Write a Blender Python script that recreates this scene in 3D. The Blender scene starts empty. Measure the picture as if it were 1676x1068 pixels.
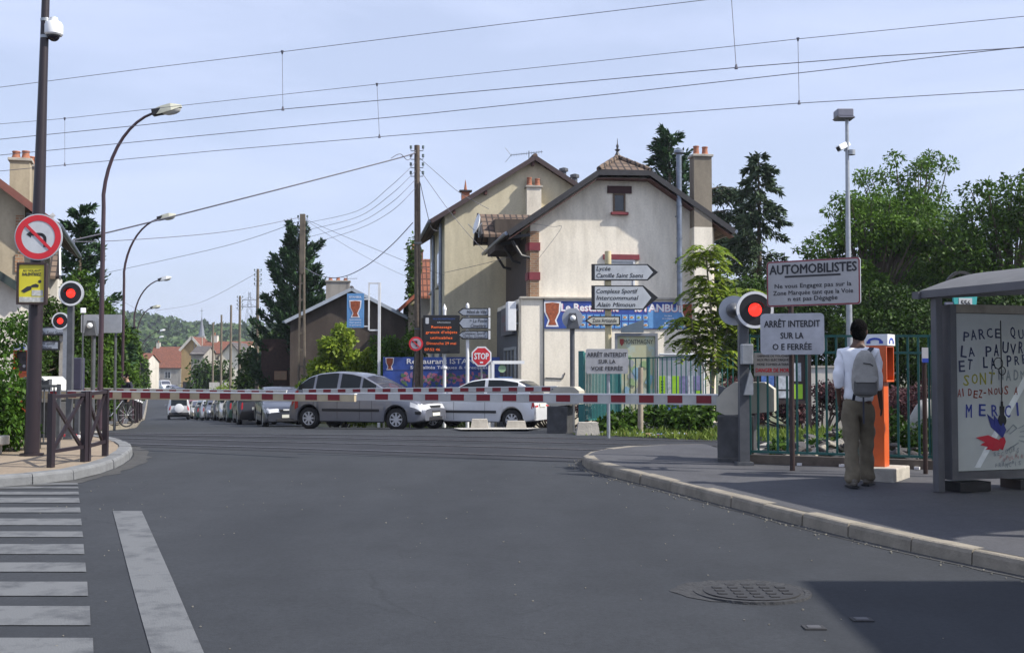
import bpy, bmesh, math, random
import numpy as np
from mathutils import Vector as V, Matrix as MX

R = math.radians
sc = bpy.context.scene
COL = sc.collection

# ------------------------------------------------------------------ camera
F, CX, CY, HOR, EZ = 1900.0, 838.0, 534.0, 610.0, 1.6
PITCH = math.atan((HOR - CY) / F)
cam_d = bpy.data.cameras.new('camera')
cam_d.sensor_width = 36.0
cam_d.lens = 36.0 * F / 1676.0
cam_d.clip_end = 5000
cam = bpy.data.objects.new('camera', cam_d)
COL.objects.link(cam)
cam.location = (0, 0, EZ)
cam.rotation_euler = (R(90) + PITCH, 0, 0)
sc.camera = cam

# ------------------------------------------------------------------ world and sun
SUN_EL, SUN_AZ = R(44.5), R(-14)          # azimuth measured from +X, negative = towards the camera
w = bpy.data.worlds.new('World')
sc.world = w
w.use_nodes = True
nt = w.node_tree
nt.nodes.clear()
out = nt.nodes.new('ShaderNodeOutputWorld')
bg = nt.nodes.new('ShaderNodeBackground')
sky = nt.nodes.new('ShaderNodeTexSky')
sky.sky_type = 'NISHITA'
sky.sun_disc = False
sky.sun_elevation = SUN_EL
sky.sun_rotation = R(90) - SUN_AZ
sky.air_density = 1.0
sky.dust_density = 1.6
sky.ozone_density = 1.6
tc = nt.nodes.new('ShaderNodeTexCoord')
mp = nt.nodes.new('ShaderNodeMapping')
mp.inputs['Scale'].default_value = (1.2, 1.2, 7.0)
mp.inputs['Rotation'].default_value = (0.05, 0.16, 0.3)
nz = nt.nodes.new('ShaderNodeTexNoise')
nz.inputs['Scale'].default_value = 2.3
nz.inputs['Detail'].default_value = 7
nz.inputs['Roughness'].default_value = 0.55
nz.inputs['Distortion'].default_value = 0.6
rp = nt.nodes.new('ShaderNodeMapRange')
rp.inputs[1].default_value = 0.36
rp.inputs[2].default_value = 0.72
rp.inputs[3].default_value = 0.6
rp.inputs[4].default_value = 0.86
mixc = nt.nodes.new('ShaderNodeMix')
mixc.data_type = 'RGBA'
mixc.inputs[7].default_value = (6.0, 6.75, 9.1, 1)
nt.links.new(tc.outputs['Generated'], mp.inputs['Vector'])
nt.links.new(mp.outputs[0], nz.inputs['Vector'])
nt.links.new(nz.outputs[0], rp.inputs[0])
nt.links.new(rp.outputs[0], mixc.inputs[0])
nt.links.new(sky.outputs[0], mixc.inputs[6])
nt.links.new(mixc.outputs[2], bg.inputs[0])
bg.inputs[1].default_value = 0.097
nt.links.new(bg.outputs[0], out.inputs[0])

sun_d = bpy.data.lights.new('sun', 'SUN')
sun_d.energy = 4.9
sun_d.angle = R(0.9)
sun_d.color = (1.0, 0.95, 0.86)
sun = bpy.data.objects.new('sun', sun_d)
COL.objects.link(sun)
SDIR = V((math.cos(SUN_EL) * math.cos(SUN_AZ), math.cos(SUN_EL) * math.sin(SUN_AZ), math.sin(SUN_EL)))
sun.rotation_euler = SDIR.to_track_quat('Z', 'Y').to_euler()
sun.location = (20, -10, 30)
sc.view_settings.view_transform = 'Standard'
sc.view_settings.look = 'None'
sc.view_settings.exposure = 0.43
sc.view_settings.gamma = 1.0

# ------------------------------------------------------------------ places
PROFILE = [(-60, -1.85), (0, -1.68), (6, -1.56), (10, -1.44), (14, -1.33), (17, -1.25), (19, -1.22), (22, -1.23), (27, -1.38),
           (34, -1.62), (43, -1.97), (56, -2.35), (70, -2.85), (95, -3.7), (130, -3.95), (160, -4.0), (200, -3.65), (250, -3.0),
           (300, -2.6), (400, -2.0), (700, 0), (3000, 0)]
_px = np.array([p[0] for p in PROFILE], float)
_pz = np.array([p[1] for p in PROFILE], float)


def _pchip(x):
    h = np.diff(_px); d = np.diff(_pz) / h
    m = np.zeros_like(_px)
    for i in range(1, len(_px) - 1):
        if d[i - 1] * d[i] > 0:
            m[i] = 2 * d[i - 1] * d[i] / (d[i - 1] + d[i])
    m[0], m[-1] = d[0], d[-1]
    i = int(np.clip(np.searchsorted(_px, x) - 1, 0, len(h) - 1))
    t = (x - _px[i]) / h[i]
    return ((2*t**3-3*t*t+1)*_pz[i] + (t**3-2*t*t+t)*h[i]*m[i] + (-2*t**3+3*t*t)*_pz[i+1] + (t**3-t*t)*h[i]*m[i+1])


BREAKS = np.array(list(np.arange(-60, 45, 1.0)) + list(np.arange(45, 120, 5.0)) + list(np.arange(120, 400, 20.0)) + [400, 500, 600, 700, 3000])
BZ = np.array([_pchip(b) for b in BREAKS]) + EZ


def gz(Y):
    return float(np.interp(Y, BREAKS, BZ))


_cp, _sp = math.cos(PITCH), math.sin(PITCH)


def ray(px, py):
    u = (px - CX) / F; v = (CY - py) / F
    return u, _cp - _sp * v, _sp + _cp * v


def at(px, py, Y):
    u, dy, dz = ray(px, py)
    k = Y / dy
    return V((u * k, Y, EZ + dz * k))


def on(px, Y, off=0.0):
    z = gz(Y) + off
    v = 0.0
    X = (px - CX) / F * Y
    for _ in range(3):
        t = (z - EZ) / Y                      # dz/dy = t
        v = (t * _cp - _sp) / (_cp + t * _sp)
        k = Y / (_cp - _sp * v)
        X = (px - CX) / F * k
    return V((X, Y, z))


def ground(px, py, off=0.0):
    u, dy, dz = ray(px, py)
    t = dz / dy
    y = 2.0
    while y < 600:
        if EZ + t * y <= gz(y) + off:
            break
        y += 0.05 if y < 60 else 0.5
    return V((u * y / dy, y, gz(y) + off))


# ------------------------------------------------------------------ materials
_M = {}


def mat(name, col, rough=0.7, metal=0.0, var=0.12, scale=6.0, bump=0.0, bscale=40.0, spec=0.5, col2=None, thr=None, coat=0.0, emit=None, es=0.0, island=0.0):
    if name in _M:
        return _M[name]
    m = bpy.data.materials.new(name)
    m.use_nodes = True
    t = m.node_tree
    p = t.nodes['Principled BSDF']
    p.inputs['Roughness'].default_value = rough
    p.inputs['Metallic'].default_value = metal
    p.inputs['Specular IOR Level'].default_value = spec
    p.inputs['Coat Weight'].default_value = coat
    p.inputs['Base Color'].default_value = (*col, 1)
    if emit:
        p.inputs['Emission Color'].default_value = (*emit, 1)
        p.inputs['Emission Strength'].default_value = es
    tcn = t.nodes.new('ShaderNodeTexCoord')
    if var > 0 or col2:
        n = t.nodes.new('ShaderNodeTexNoise')
        n.inputs['Scale'].default_value = scale
        n.inputs['Detail'].default_value = 6
        n.inputs['Roughness'].default_value = 0.62
        t.links.new(tcn.outputs['Object'], n.inputs['Vector'])
        cr = t.nodes.new('ShaderNodeMapRange')
        lo, hi = thr if thr else (0.3, 0.7)
        cr.inputs[1].default_value = lo
        cr.inputs[2].default_value = hi
        t.links.new(n.outputs[0], cr.inputs[0])
        mx = t.nodes.new('ShaderNodeMix')
        mx.data_type = 'RGBA'
        a = tuple(c * (1 - var) for c in col)
        b = col2 if col2 else tuple(min(1, c * (1 + var)) for c in col)
        mx.inputs[6].default_value = (*a, 1)
        mx.inputs[7].default_value = (*b, 1)
        t.links.new(cr.outputs[0], mx.inputs[0])
        last = mx.outputs[2]
        if island:
            g = t.nodes.new('ShaderNodeNewGeometry')
            r2 = t.nodes.new('ShaderNodeMapRange')
            r2.inputs[3].default_value = 1 - island
            r2.inputs[4].default_value = 1 + island
            t.links.new(g.outputs['Random Per Island'], r2.inputs[0])
            hs = t.nodes.new('ShaderNodeHueSaturation')
            t.links.new(r2.outputs[0], hs.inputs['Value'])
            t.links.new(last, hs.inputs['Color'])
            last = hs.outputs[0]
        t.links.new(last, p.inputs['Base Color'])
    if bump:
        n2 = t.nodes.new('ShaderNodeTexNoise')
        n2.inputs['Scale'].default_value = bscale
        n2.inputs['Detail'].default_value = 4
        t.links.new(tcn.outputs['Object'], n2.inputs['Vector'])
        bp = t.nodes.new('ShaderNodeBump')
        bp.inputs['Strength'].default_value = bump
        bp.inputs['Distance'].default_value = 0.02
        t.links.new(n2.outputs[0], bp.inputs['Height'])
        t.links.new(bp.outputs[0], p.inputs['Normal'])
    _M[name] = m
    return m


def leaf_mat(name, c1, c2, trans=0.3, rough=0.55):
    if name in _M:
        return _M[name]
    m = bpy.data.materials.new(name)
    m.use_nodes = True
    t = m.node_tree
    p = t.nodes['Principled BSDF']
    o = t.nodes['Material Output']
    p.inputs['Roughness'].default_value = rough
    p.inputs['Specular IOR Level'].default_value = 0.2
    g = t.nodes.new('ShaderNodeNewGeometry')
    tcn = t.nodes.new('ShaderNodeTexCoord')
    n = t.nodes.new('ShaderNodeTexNoise')
    n.inputs['Scale'].default_value = 0.9
    n.inputs['Detail'].default_value = 3
    t.links.new(tcn.outputs['Object'], n.inputs['Vector'])
    ad = t.nodes.new('ShaderNodeMath'); ad.operation = 'ADD'
    t.links.new(g.outputs['Random Per Island'], ad.inputs[0])
    t.links.new(n.outputs[0], ad.inputs[1])
    mr = t.nodes.new('ShaderNodeMapRange')
    mr.inputs[1].default_value = 0.3
    mr.inputs[2].default_value = 1.35
    t.links.new(ad.outputs[0], mr.inputs[0])
    mx = t.nodes.new('ShaderNodeMix'); mx.data_type = 'RGBA'
    mx.inputs[6].default_value = (*c1, 1)
    mx.inputs[7].default_value = (*c2, 1)
    t.links.new(mr.outputs[0], mx.inputs[0])
    t.links.new(mx.outputs[2], p.inputs['Base Color'])
    tr = t.nodes.new('ShaderNodeBsdfTranslucent')
    t.links.new(mx.outputs[2], tr.inputs[0])
    ms = t.nodes.new('ShaderNodeMixShader')
    ms.inputs[0].default_value = trans
    t.links.new(p.outputs[0], ms.inputs[1])
    t.links.new(tr.outputs[0], ms.inputs[2])
    t.links.new(ms.outputs[0], o.inputs[0])
    _M[name] = m
    return m


def brick_mat(name, c1, c2, mortar, sx=1.0, bw=0.24, bh=0.075, ms=0.012, rough=0.85, vec='xz', bump=0.25, off=0.5):
    if name in _M:
        return _M[name]
    m = bpy.data.materials.new(name)
    m.use_nodes = True
    t = m.node_tree
    p = t.nodes['Principled BSDF']
    p.inputs['Roughness'].default_value = rough
    tcn = t.nodes.new('ShaderNodeTexCoord')
    mpn = t.nodes.new('ShaderNodeMapping')
    if vec == 'xz':
        mpn.inputs['Rotation'].default_value = (R(-90), 0, 0)
    t.links.new(tcn.outputs['UV' if vec == 'uv' else 'Object'], mpn.inputs['Vector'])
    b = t.nodes.new('ShaderNodeTexBrick')
    b.inputs['Scale'].default_value = sx
    b.inputs['Brick Width'].default_value = bw
    b.inputs['Row Height'].default_value = bh
    b.inputs['Mortar Size'].default_value = ms
    b.inputs['Color1'].default_value = (*c1, 1)
    b.inputs['Color2'].default_value = (*c2, 1)
    b.inputs['Mortar'].default_value = (*mortar, 1)
    b.offset = off
    t.links.new(mpn.outputs[0], b.inputs['Vector'])
    n = t.nodes.new('ShaderNodeTexNoise')
    n.inputs['Scale'].default_value = 2.5
    n.inputs['Detail'].default_value = 6
    t.links.new(tcn.outputs['Object'], n.inputs['Vector'])
    r2 = t.nodes.new('ShaderNodeMapRange')
    r2.inputs[3].default_value = 0.6
    r2.inputs[4].default_value = 1.4
    t.links.new(n.outputs[0], r2.inputs[0])
    hs = t.nodes.new('ShaderNodeHueSaturation')
    t.links.new(r2.outputs[0], hs.inputs['Value'])
    t.links.new(b.outputs[0], hs.inputs['Color'])
    t.links.new(hs.outputs[0], p.inputs['Base Color'])
    bp = t.nodes.new('ShaderNodeBump')
    bp.inputs['Strength'].default_value = bump
    bp.inputs['Distance'].default_value = 0.03
    bp.invert = True
    t.links.new(b.outputs['Fac'], bp.inputs['Height'])
    t.links.new(bp.outputs[0], p.inputs['Normal'])
    _M[name] = m
    return m


def wall_mat(name, col, stain, lo=0.45, hi=0.75, scale=0.7, rough=0.9):
    """render with large soft stains, vertical streaks and fine grain"""
    if name in _M:
        return _M[name]
    m = bpy.data.materials.new(name)
    m.use_nodes = True
    t = m.node_tree
    p = t.nodes['Principled BSDF']
    p.inputs['Roughness'].default_value = rough
    p.inputs['Specular IOR Level'].default_value = 0.2
    tcn = t.nodes.new('ShaderNodeTexCoord')
    mpn = t.nodes.new('ShaderNodeMapping')
    mpn.inputs['Scale'].default_value = (1.6, 1.6, 0.55)
    t.links.new(tcn.outputs['Object'], mpn.inputs['Vector'])
    n = t.nodes.new('ShaderNodeTexNoise')
    n.inputs['Scale'].default_value = scale
    n.inputs['Detail'].default_value = 8
    n.inputs['Roughness'].default_value = 0.68
    n.inputs['Distortion'].default_value = 0.4
    t.links.new(mpn.outputs[0], n.inputs['Vector'])
    cr = t.nodes.new('ShaderNodeMapRange')
    cr.inputs[1].default_value = lo
    cr.inputs[2].default_value = hi
    t.links.new(n.outputs[0], cr.inputs[0])
    mx = t.nodes.new('ShaderNodeMix'); mx.data_type = 'RGBA'
    mx.inputs[6].default_value = (*col, 1)
    mx.inputs[7].default_value = (*stain, 1)
    t.links.new(cr.outputs[0], mx.inputs[0])
    n2 = t.nodes.new('ShaderNodeTexNoise')
    n2.inputs['Scale'].default_value = 14
    n2.inputs['Detail'].default_value = 5
    t.links.new(tcn.outputs['Object'], n2.inputs['Vector'])
    r2 = t.nodes.new('ShaderNodeMapRange')
    r2.inputs[3].default_value = 0.86
    r2.inputs[4].default_value = 1.14
    t.links.new(n2.outputs[0], r2.inputs[0])
    hs = t.nodes.new('ShaderNodeHueSaturation')
    n3 = t.nodes.new('ShaderNodeTexNoise')
    n3.inputs['Scale'].default_value = 1.0
    n3.inputs['Detail'].default_value = 6
    m3 = t.nodes.new('ShaderNodeMapping')
    m3.inputs['Scale'].default_value = (2.6, 2.6, 0.5)
    t.links.new(tcn.outputs['Object'], m3.inputs['Vector'])
    t.links.new(m3.outputs[0], n3.inputs['Vector'])
    r3 = t.nodes.new('ShaderNodeMapRange')
    r3.inputs[1].default_value = 0.45
    r3.inputs[2].default_value = 0.8
    r3.inputs[3].default_value = 1.03
    r3.inputs[4].default_value = 0.78
    t.links.new(n3.outputs[0], r3.inputs[0])
    mm = t.nodes.new('ShaderNodeMath'); mm.operation = 'MULTIPLY'
    t.links.new(r2.outputs[0], mm.inputs[0])
    t.links.new(r3.outputs[0], mm.inputs[1])
    t.links.new(mm.outputs[0], hs.inputs['Value'])
    t.links.new(mx.outputs[2], hs.inputs['Color'])
    t.links.new(hs.outputs[0], p.inputs['Base Color'])
    bp = t.nodes.new('ShaderNodeBump')
    bp.inputs['Strength'].default_value = 0.15
    bp.inputs['Distance'].default_value = 0.02
    t.links.new(n2.outputs[0], bp.inputs['Height'])
    t.links.new(bp.outputs[0], p.inputs['Normal'])
    _M[name] = m
    return m


def road_mat(name, c1, c2, crack=0.35):
    m = bpy.data.materials.new(name)
    m.use_nodes = True
    t = m.node_tree
    p = t.nodes['Principled BSDF']
    p.inputs['Roughness'].default_value = 0.88
    p.inputs['Specular IOR Level'].default_value = 0.3
    tcn = t.nodes.new('ShaderNodeTexCoord')
    big = t.nodes.new('ShaderNodeTexNoise')
    big.inputs['Scale'].default_value = 0.35
    big.inputs['Detail'].default_value = 7
    big.inputs['Roughness'].default_value = 0.6
    mpn = t.nodes.new('ShaderNodeMapping')
    mpn.inputs['Rotation'].default_value = (0, 0, R(-20))
    mpn.inputs['Scale'].default_value = (1.6, 0.5, 1)
    t.links.new(tcn.outputs['Object'], mpn.inputs['Vector'])
    t.links.new(mpn.outputs[0], big.inputs['Vector'])
    fine = t.nodes.new('ShaderNodeTexNoise')
    fine.inputs['Scale'].default_value = 90
    fine.inputs['Detail'].default_value = 3
    t.links.new(tcn.outputs['Object'], fine.inputs['Vector'])
    mid = t.nodes.new('ShaderNodeTexNoise')
    mid.inputs['Scale'].default_value = 28
    mid.inputs['Detail'].default_value = 4
    t.links.new(tcn.outputs['Object'], mid.inputs['Vector'])
    cr = t.nodes.new('ShaderNodeMapRange')
    cr.inputs[1].default_value = 0.35
    cr.inputs[2].default_value = 0.68
    t.links.new(big.outputs[0], cr.inputs[0])
    mx = t.nodes.new('ShaderNodeMix'); mx.data_type = 'RGBA'
    mx.inputs[6].default_value = (*c1, 1)
    mx.inputs[7].default_value = (*c2, 1)
    t.links.new(cr.outputs[0], mx.inputs[0])
    ad = t.nodes.new('ShaderNodeMath'); ad.operation = 'ADD'
    t.links.new(fine.outputs[0], ad.inputs[0])
    t.links.new(mid.outputs[0], ad.inputs[1])
    r2 = t.nodes.new('ShaderNodeMapRange')
    r2.inputs[1].default_value = 0.55
    r2.inputs[2].default_value = 1.45
    r2.inputs[3].default_value = 0.74
    r2.inputs[4].default_value = 1.26
    t.links.new(ad.outputs[0], r2.inputs[0])
    # fine cracks, only in places
    vo = t.nodes.new('ShaderNodeTexVoronoi')
    vo.feature = 'DISTANCE_TO_EDGE'
    vo.inputs['Scale'].default_value = 0.42
    wb = t.nodes.new('ShaderNodeTexNoise')
    wb.inputs['Scale'].default_value = 2.2
    wb.inputs['Detail'].default_value = 5
    t.links.new(tcn.outputs['Object'], wb.inputs['Vector'])
    wm = t.nodes.new('ShaderNodeVectorMath'); wm.operation = 'MULTIPLY_ADD'
    t.links.new(wb.outputs['Color'], wm.inputs[0])
    wm.inputs[1].default_value = (0.5, 0.5, 0.0)
    t.links.new(tcn.outputs['Object'], wm.inputs[2])
    t.links.new(wm.outputs[0], vo.inputs['Vector'])
    c1_ = t.nodes.new('ShaderNodeMapRange')
    c1_.inputs[1].default_value = 0.0
    c1_.inputs[2].default_value = 0.008
    c1_.inputs[3].default_value = 1 - crack
    c1_.inputs[4].default_value = 1.0
    t.links.new(vo.outputs['Distance'], c1_.inputs[0])
    cm = t.nodes.new('ShaderNodeMapRange')
    cm.inputs[1].default_value = 0.5
    cm.inputs[2].default_value = 0.62
    t.links.new(big.outputs[0], cm.inputs[0])
    cx_ = t.nodes.new('ShaderNodeMix'); cx_.data_type = 'FLOAT'
    cx_.inputs[2].default_value = 1.0
    t.links.new(cm.outputs[0], cx_.inputs[0])
    t.links.new(c1_.outputs[0], cx_.inputs[3])
    # blotchy stains
    st = t.nodes.new('ShaderNodeTexNoise')
    st.inputs['Scale'].default_value = 1.5
    st.inputs['Detail'].default_value = 8
    st.inputs['Roughness'].default_value = 0.7
    t.links.new(tcn.outputs['Object'], st.inputs['Vector'])
    sr = t.nodes.new('ShaderNodeMapRange')
    sr.inputs[1].default_value = 0.3
    sr.inputs[2].default_value = 0.72
    sr.inputs[3].default_value = 0.84
    sr.inputs[4].default_value = 1.14
    t.links.new(st.outputs[0], sr.inputs[0])
    m1_ = t.nodes.new('ShaderNodeMath'); m1_.operation = 'MULTIPLY'
    t.links.new(r2.outputs[0], m1_.inputs[0]); t.links.new(cx_.outputs[0], m1_.inputs[1])
    m2_ = t.nodes.new('ShaderNodeMath'); m2_.operation = 'MULTIPLY'
    t.links.new(m1_.outputs[0], m2_.inputs[0]); t.links.new(sr.outputs[0], m2_.inputs[1])
    hs = t.nodes.new('ShaderNodeHueSaturation')
    t.links.new(m2_.outputs[0], hs.inputs['Value'])
    t.links.new(mx.outputs[2], hs.inputs['Color'])
    t.links.new(hs.outputs[0], p.inputs['Base Color'])
    bp = t.nodes.new('ShaderNodeBump')
    bp.inputs['Strength'].default_value = 0.4
    bp.inputs['Distance'].default_value = 0.004
    t.links.new(fine.outputs[0], bp.inputs['Height'])
    t.links.new(bp.outputs[0], p.inputs['Normal'])
    _M[name] = m
    return m


# ------------------------------------------------------------------ mesh builder
class MB:
    """collects shapes; build() links them as ONE mesh object"""

    def __init__(self):
        self.v, self.f, self.mi, self.ms, self.sm = [], [], [], [], []
        self.cur, self.smooth = 0, False

    def m(self, material, smooth=False):
        if material not in self.ms:
            self.ms.append(material)
        self.cur = self.ms.index(material)
        self.smooth = smooth
        return self

    def add(self, vs, fs, smooth=None):
        o = len(self.v)
        self.v += [tuple(p) for p in vs]
        s = self.smooth if smooth is None else smooth
        for f in fs:
            self.f.append([i + o for i in f])
            self.mi.append(self.cur)
            self.sm.append(s)
        return self

    def box(self, c, s, rz=0.0, M=None, bev=0.0):
        x, y, z = (k / 2 for k in s)
        if bev:
            b = min(bev, x * .9, y * .9, z * .9)
            bm = bmesh.new()
            bmesh.ops.create_cube(bm, size=1)
            for q in bm.verts:
                q.co = V((q.co.x * s[0], q.co.y * s[1], q.co.z * s[2]))
            bmesh.ops.bevel(bm, geom=bm.edges[:], offset=b, segments=2, profile=0.6, affect='EDGES')
            bm.verts.index_update()
            vs = [q.co.copy() for q in bm.verts]
            fs = [[q.index for q in f.verts] for f in bm.faces]
            bm.free()
        else:
            vs = [V((i * x, j * y, k * z)) for k in (-1, 1) for j in (-1, 1) for i in (-1, 1)]
            fs = [(0, 2, 3, 1), (4, 5, 7, 6), (0, 1, 5, 4), (1, 3, 7, 5), (3, 2, 6, 7), (2, 0, 4, 6)]
        T = MX.Translation(c) @ MX.Rotation(rz, 4, 'Z')
        if M is not None:
            T = MX.Translation(c) @ M
        return self.add([T @ p for p in vs], fs)

    def beam(self, p0, p1, wx, wz, up=V((0, 0, 1))):
        p0, p1 = V(p0), V(p1)
        d = (p1 - p0).normalized()
        s = d.cross(up)
        if s.length < 1e-5:
            s = V((1, 0, 0))
        s.normalize()
        u = s.cross(d)
        vs = [p + s * a * wx / 2 + u * b * wz / 2 for p in (p0, p1) for a, b in ((-1, -1), (1, -1), (1, 1), (-1, 1))]
        return self.add(vs, [(0, 1, 2, 3), (7, 6, 5, 4), (0, 4, 5, 1), (1, 5, 6, 2), (2, 6, 7, 3), (3, 7, 4, 0)])

    def tube(self, pts, r, seg=10, caps=True):
        pts = [V(p) for p in pts]
        rs = r if isinstance(r, (list, tuple)) else [r] * len(pts)
        if len(rs) == 2 and len(pts) > 2:
            rs = [rs[0] + (rs[1] - rs[0]) * i / (len(pts) - 1) for i in range(len(pts))]
        vs, fs = [], []
        prev = None
        for i, p in enumerate(pts):
            d = (pts[min(i + 1, len(pts) - 1)] - pts[max(i - 1, 0)]).normalized()
            if prev is None:
                s = d.cross(V((0, 0, 1)))
                if s.length < 1e-4:
                    s = V((1, 0, 0))
            else:
                s = prev - d * prev.dot(d)
            s.normalize()
            prev = s
            u = d.cross(s)
            for k in range(seg):
                a = 2 * math.pi * k / seg
                vs.append(p + (s * math.cos(a) + u * math.sin(a)) * rs[i])
        for i in range(len(pts) - 1):
            for k in range(seg):
                k2 = (k + 1) % seg
                fs.append((i * seg + k, i * seg + k2, (i + 1) * seg + k2, (i + 1) * seg + k))
        self.add(vs, fs, True)
        if caps:
            self.add([vs[k] for k in range(seg)], [list(range(seg))[::-1]], False)
            self.add([vs[(len(pts) - 1) * seg + k] for k in range(seg)], [list(range(seg))], False)
        return self

    def prism(self, pts, y0, y1, M=None, axis='y'):
        """pts are (x,z); extruded from y0 (front) to y1"""
        n = len(pts)
        if axis == 'y':
            a = [V((p[0], y0, p[1])) for p in pts]; b = [V((p[0], y1, p[1])) for p in pts]
        elif axis == 'x':
            a = [V((y0, p[0], p[1])) for p in pts]; b = [V((y1, p[0], p[1])) for p in pts]
        else:
            a = [V((p[0], p[1], y0)) for p in pts]; b = [V((p[0], p[1], y1)) for p in pts]
        vs = a + b
        if M is not None:
            vs = [M @ p for p in vs]
        area = sum(pts[i][0] * pts[(i + 1) % n][1] - pts[(i + 1) % n][0] * pts[i][1] for i in range(n))
        fs = [list(range(n)), list(range(2 * n - 1, n - 1, -1))] + [(i, i + n, (i + 1) % n + n, (i + 1) % n) for i in range(n)]
        flip = (area < 0)
        if axis == 'y':
            pass
        elif axis == 'x':
            flip = not flip
        else:
            flip = not flip
        if y1 < y0:
            flip = not flip
        if flip:
            fs = [list(f)[::-1] for f in fs]
        return self.add(vs, fs)

    def lathe(self, prof, M=None, seg=20, caps=True):
        """prof = (r,z) list, about Z"""
        vs, fs = [], []
        for r, z in prof:
            for k in range(seg):
                a = 2 * math.pi * k / seg
                vs.append(V((r * math.cos(a), r * math.sin(a), z)))
        if M is not None:
            vs = [M @ p for p in vs]
        for i in range(len(prof) - 1):
            for k in range(seg):
                k2 = (k + 1) % seg
                fs.append((i * seg + k, i * seg + k2, (i + 1) * seg + k2, (i + 1) * seg + k))
        if caps and prof[0][0] > 1e-4:
            fs.append(list(range(seg))[::-1])
        if caps and prof[-1][0] > 1e-4:
            fs.append([(len(prof) - 1) * seg + k for k in range(seg)])
        return self.add(vs, fs)

    def disc(self, c, r, y0, y1, seg=32, r2=None):
        """disc facing -Y, centre (x,z)"""
        return self.prism([(c[0] + r * math.cos(2 * math.pi * k / seg), c[1] + (r2 or r) * math.sin(2 * math.pi * k / seg)) for k in range(seg)], y0, y1)

    def sphere(self, c, r, seg=14, M=None):
        r = r if isinstance(r, (tuple, list)) else (r, r, r)
        n = seg // 2
        prof = [(math.sin(math.pi * i / n), -math.cos(math.pi * i / n)) for i in range(n + 1)]
        T = MX.Translation(c) @ (M if M is not None else MX.Identity(4)) @ MX.Diagonal((*r, 1))
        s = self.smooth
        self.smooth = True
        self.lathe([(max(a, 1e-5), b) for a, b in prof], T, seg)
        self.smooth = s
        return self

    def quad(self, a, b, c, d):
        return self.add([a, b, c, d], [(0, 1, 2, 3)])

    def text(self, s, x, z, h, y=-0.02, align='C', width=None, shear=0.0, bold=0.0, M=None, th=0.0, serif=False):
        """capital height h, baseline z, on a plane facing -Y"""
        cu = bpy.data.curves.new('t', 'FONT')
        cu.body = s
        cu.size = 1.0
        cu.shear = shear
        cu.resolution_u = 2
        cu.fill_mode = 'FRONT'
        ob = bpy.data.objects.new('t', cu)
        me = ob.to_mesh()
        vs = [p.co.copy() for p in me.vertices]
        fs = [list(p.vertices) for p in me.polygons]
        ob.to_mesh_clear()
        bpy.data.objects.remove(ob)
        bpy.data.curves.remove(cu)
        if not vs:
            return self
        x0 = min(p.x for p in vs); x1 = max(p.x for p in vs)
        k = h / 0.72
        kx = k if not width else width / max(1e-5, x1 - x0)
        W = (x1 - x0) * kx
        ox = {'C': x - W / 2, 'L': x, 'R': x - W}[align]
        b = min(bold, .06) * k
        for n_, (dx, dz) in enumerate(((0, 0),) if b <= 0 else ((-b, 0), (b, 0), (0, b * .8), (0, -b * .8))):
            ps = [V((ox + (p.x - x0) * kx + dx, y - n_ * .0004, z + p.y * k + dz)) for p in vs]
            if M is not None:
                ps = [M @ p for p in ps]
            self.add(ps, fs)
        return self

    def build(self, name, parent=None, world=False, loc=None, angle=35):
        me = bpy.data.meshes.new(name)
        off = V((0, 0, 0))
        if world and parent is not None:
            off = parent.location
        if loc is not None:
            off = V(loc)
        vs = [(p[0] - off[0], p[1] - off[1], p[2] - off[2]) for p in self.v] if off.length else self.v
        me.from_pydata(vs, [], self.f)
        for mm in self.ms:
            me.materials.append(mm)
        me.polygons.foreach_set('material_index', self.mi)
        me.polygons.foreach_set('use_smooth', self.sm)
        me.update()
        if any(self.sm):
            me.set_sharp_from_angle(angle=R(angle))
        o = bpy.data.objects.new(name, me)
        COL.objects.link(o)
        if parent is not None:
            o.parent = parent
        if loc is not None:
            o.location = loc
        return o


def tag(o, label, cat, group=None):
    o['label'] = label
    o['category'] = cat
    if group:
        o['group'] = group
    return o


def thing(name, label, cat, loc, rz=0.0, group=None):
    o = bpy.data.objects.new(name, None)
    o.empty_display_size = 0.2
    COL.objects.link(o)
    o.location = loc
    o.rotation_euler = (0, 0, rz)
    return tag(o, label, cat, group)


def structure(o):
    o['kind'] = 'structure'
    return o


def dup(root, loc, rz=None, label=None, swap=None, group=None, scale=None):
    r = root.copy()
    COL.objects.link(r)
    r.location = loc
    if rz is not None:
        r.rotation_euler = (0, 0, rz)
    if scale:
        r.scale = scale
    if label:
        r['label'] = label
    if group:
        r['group'] = group

    def rec(src, dst):
        for ch in list(src.children):
            c = ch.copy()
            COL.objects.link(c)
            c.parent = dst
            if swap:
                for i, s in enumerate(c.material_slots):
                    mm_ = s.material
                    if mm_ in swap:
                        s.link = 'OBJECT'
                        s.material = swap[mm_]
            rec(ch, c)
    rec(root, r)
    return r


def rrect(w, h, r, cx=0, cz=0, n=5):
    pts = []
    for sx, sz, a0 in ((1, -1, -90), (1, 1, 0), (-1, 1, 90), (-1, -1, 180)):
        for i in range(n):
            a = R(a0 + 90 * i / (n - 1))
            pts.append((cx + sx * (w / 2 - r) + r * math.cos(a), cz + sz * (h / 2 - r) + r * math.sin(a)))
    return pts


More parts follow.
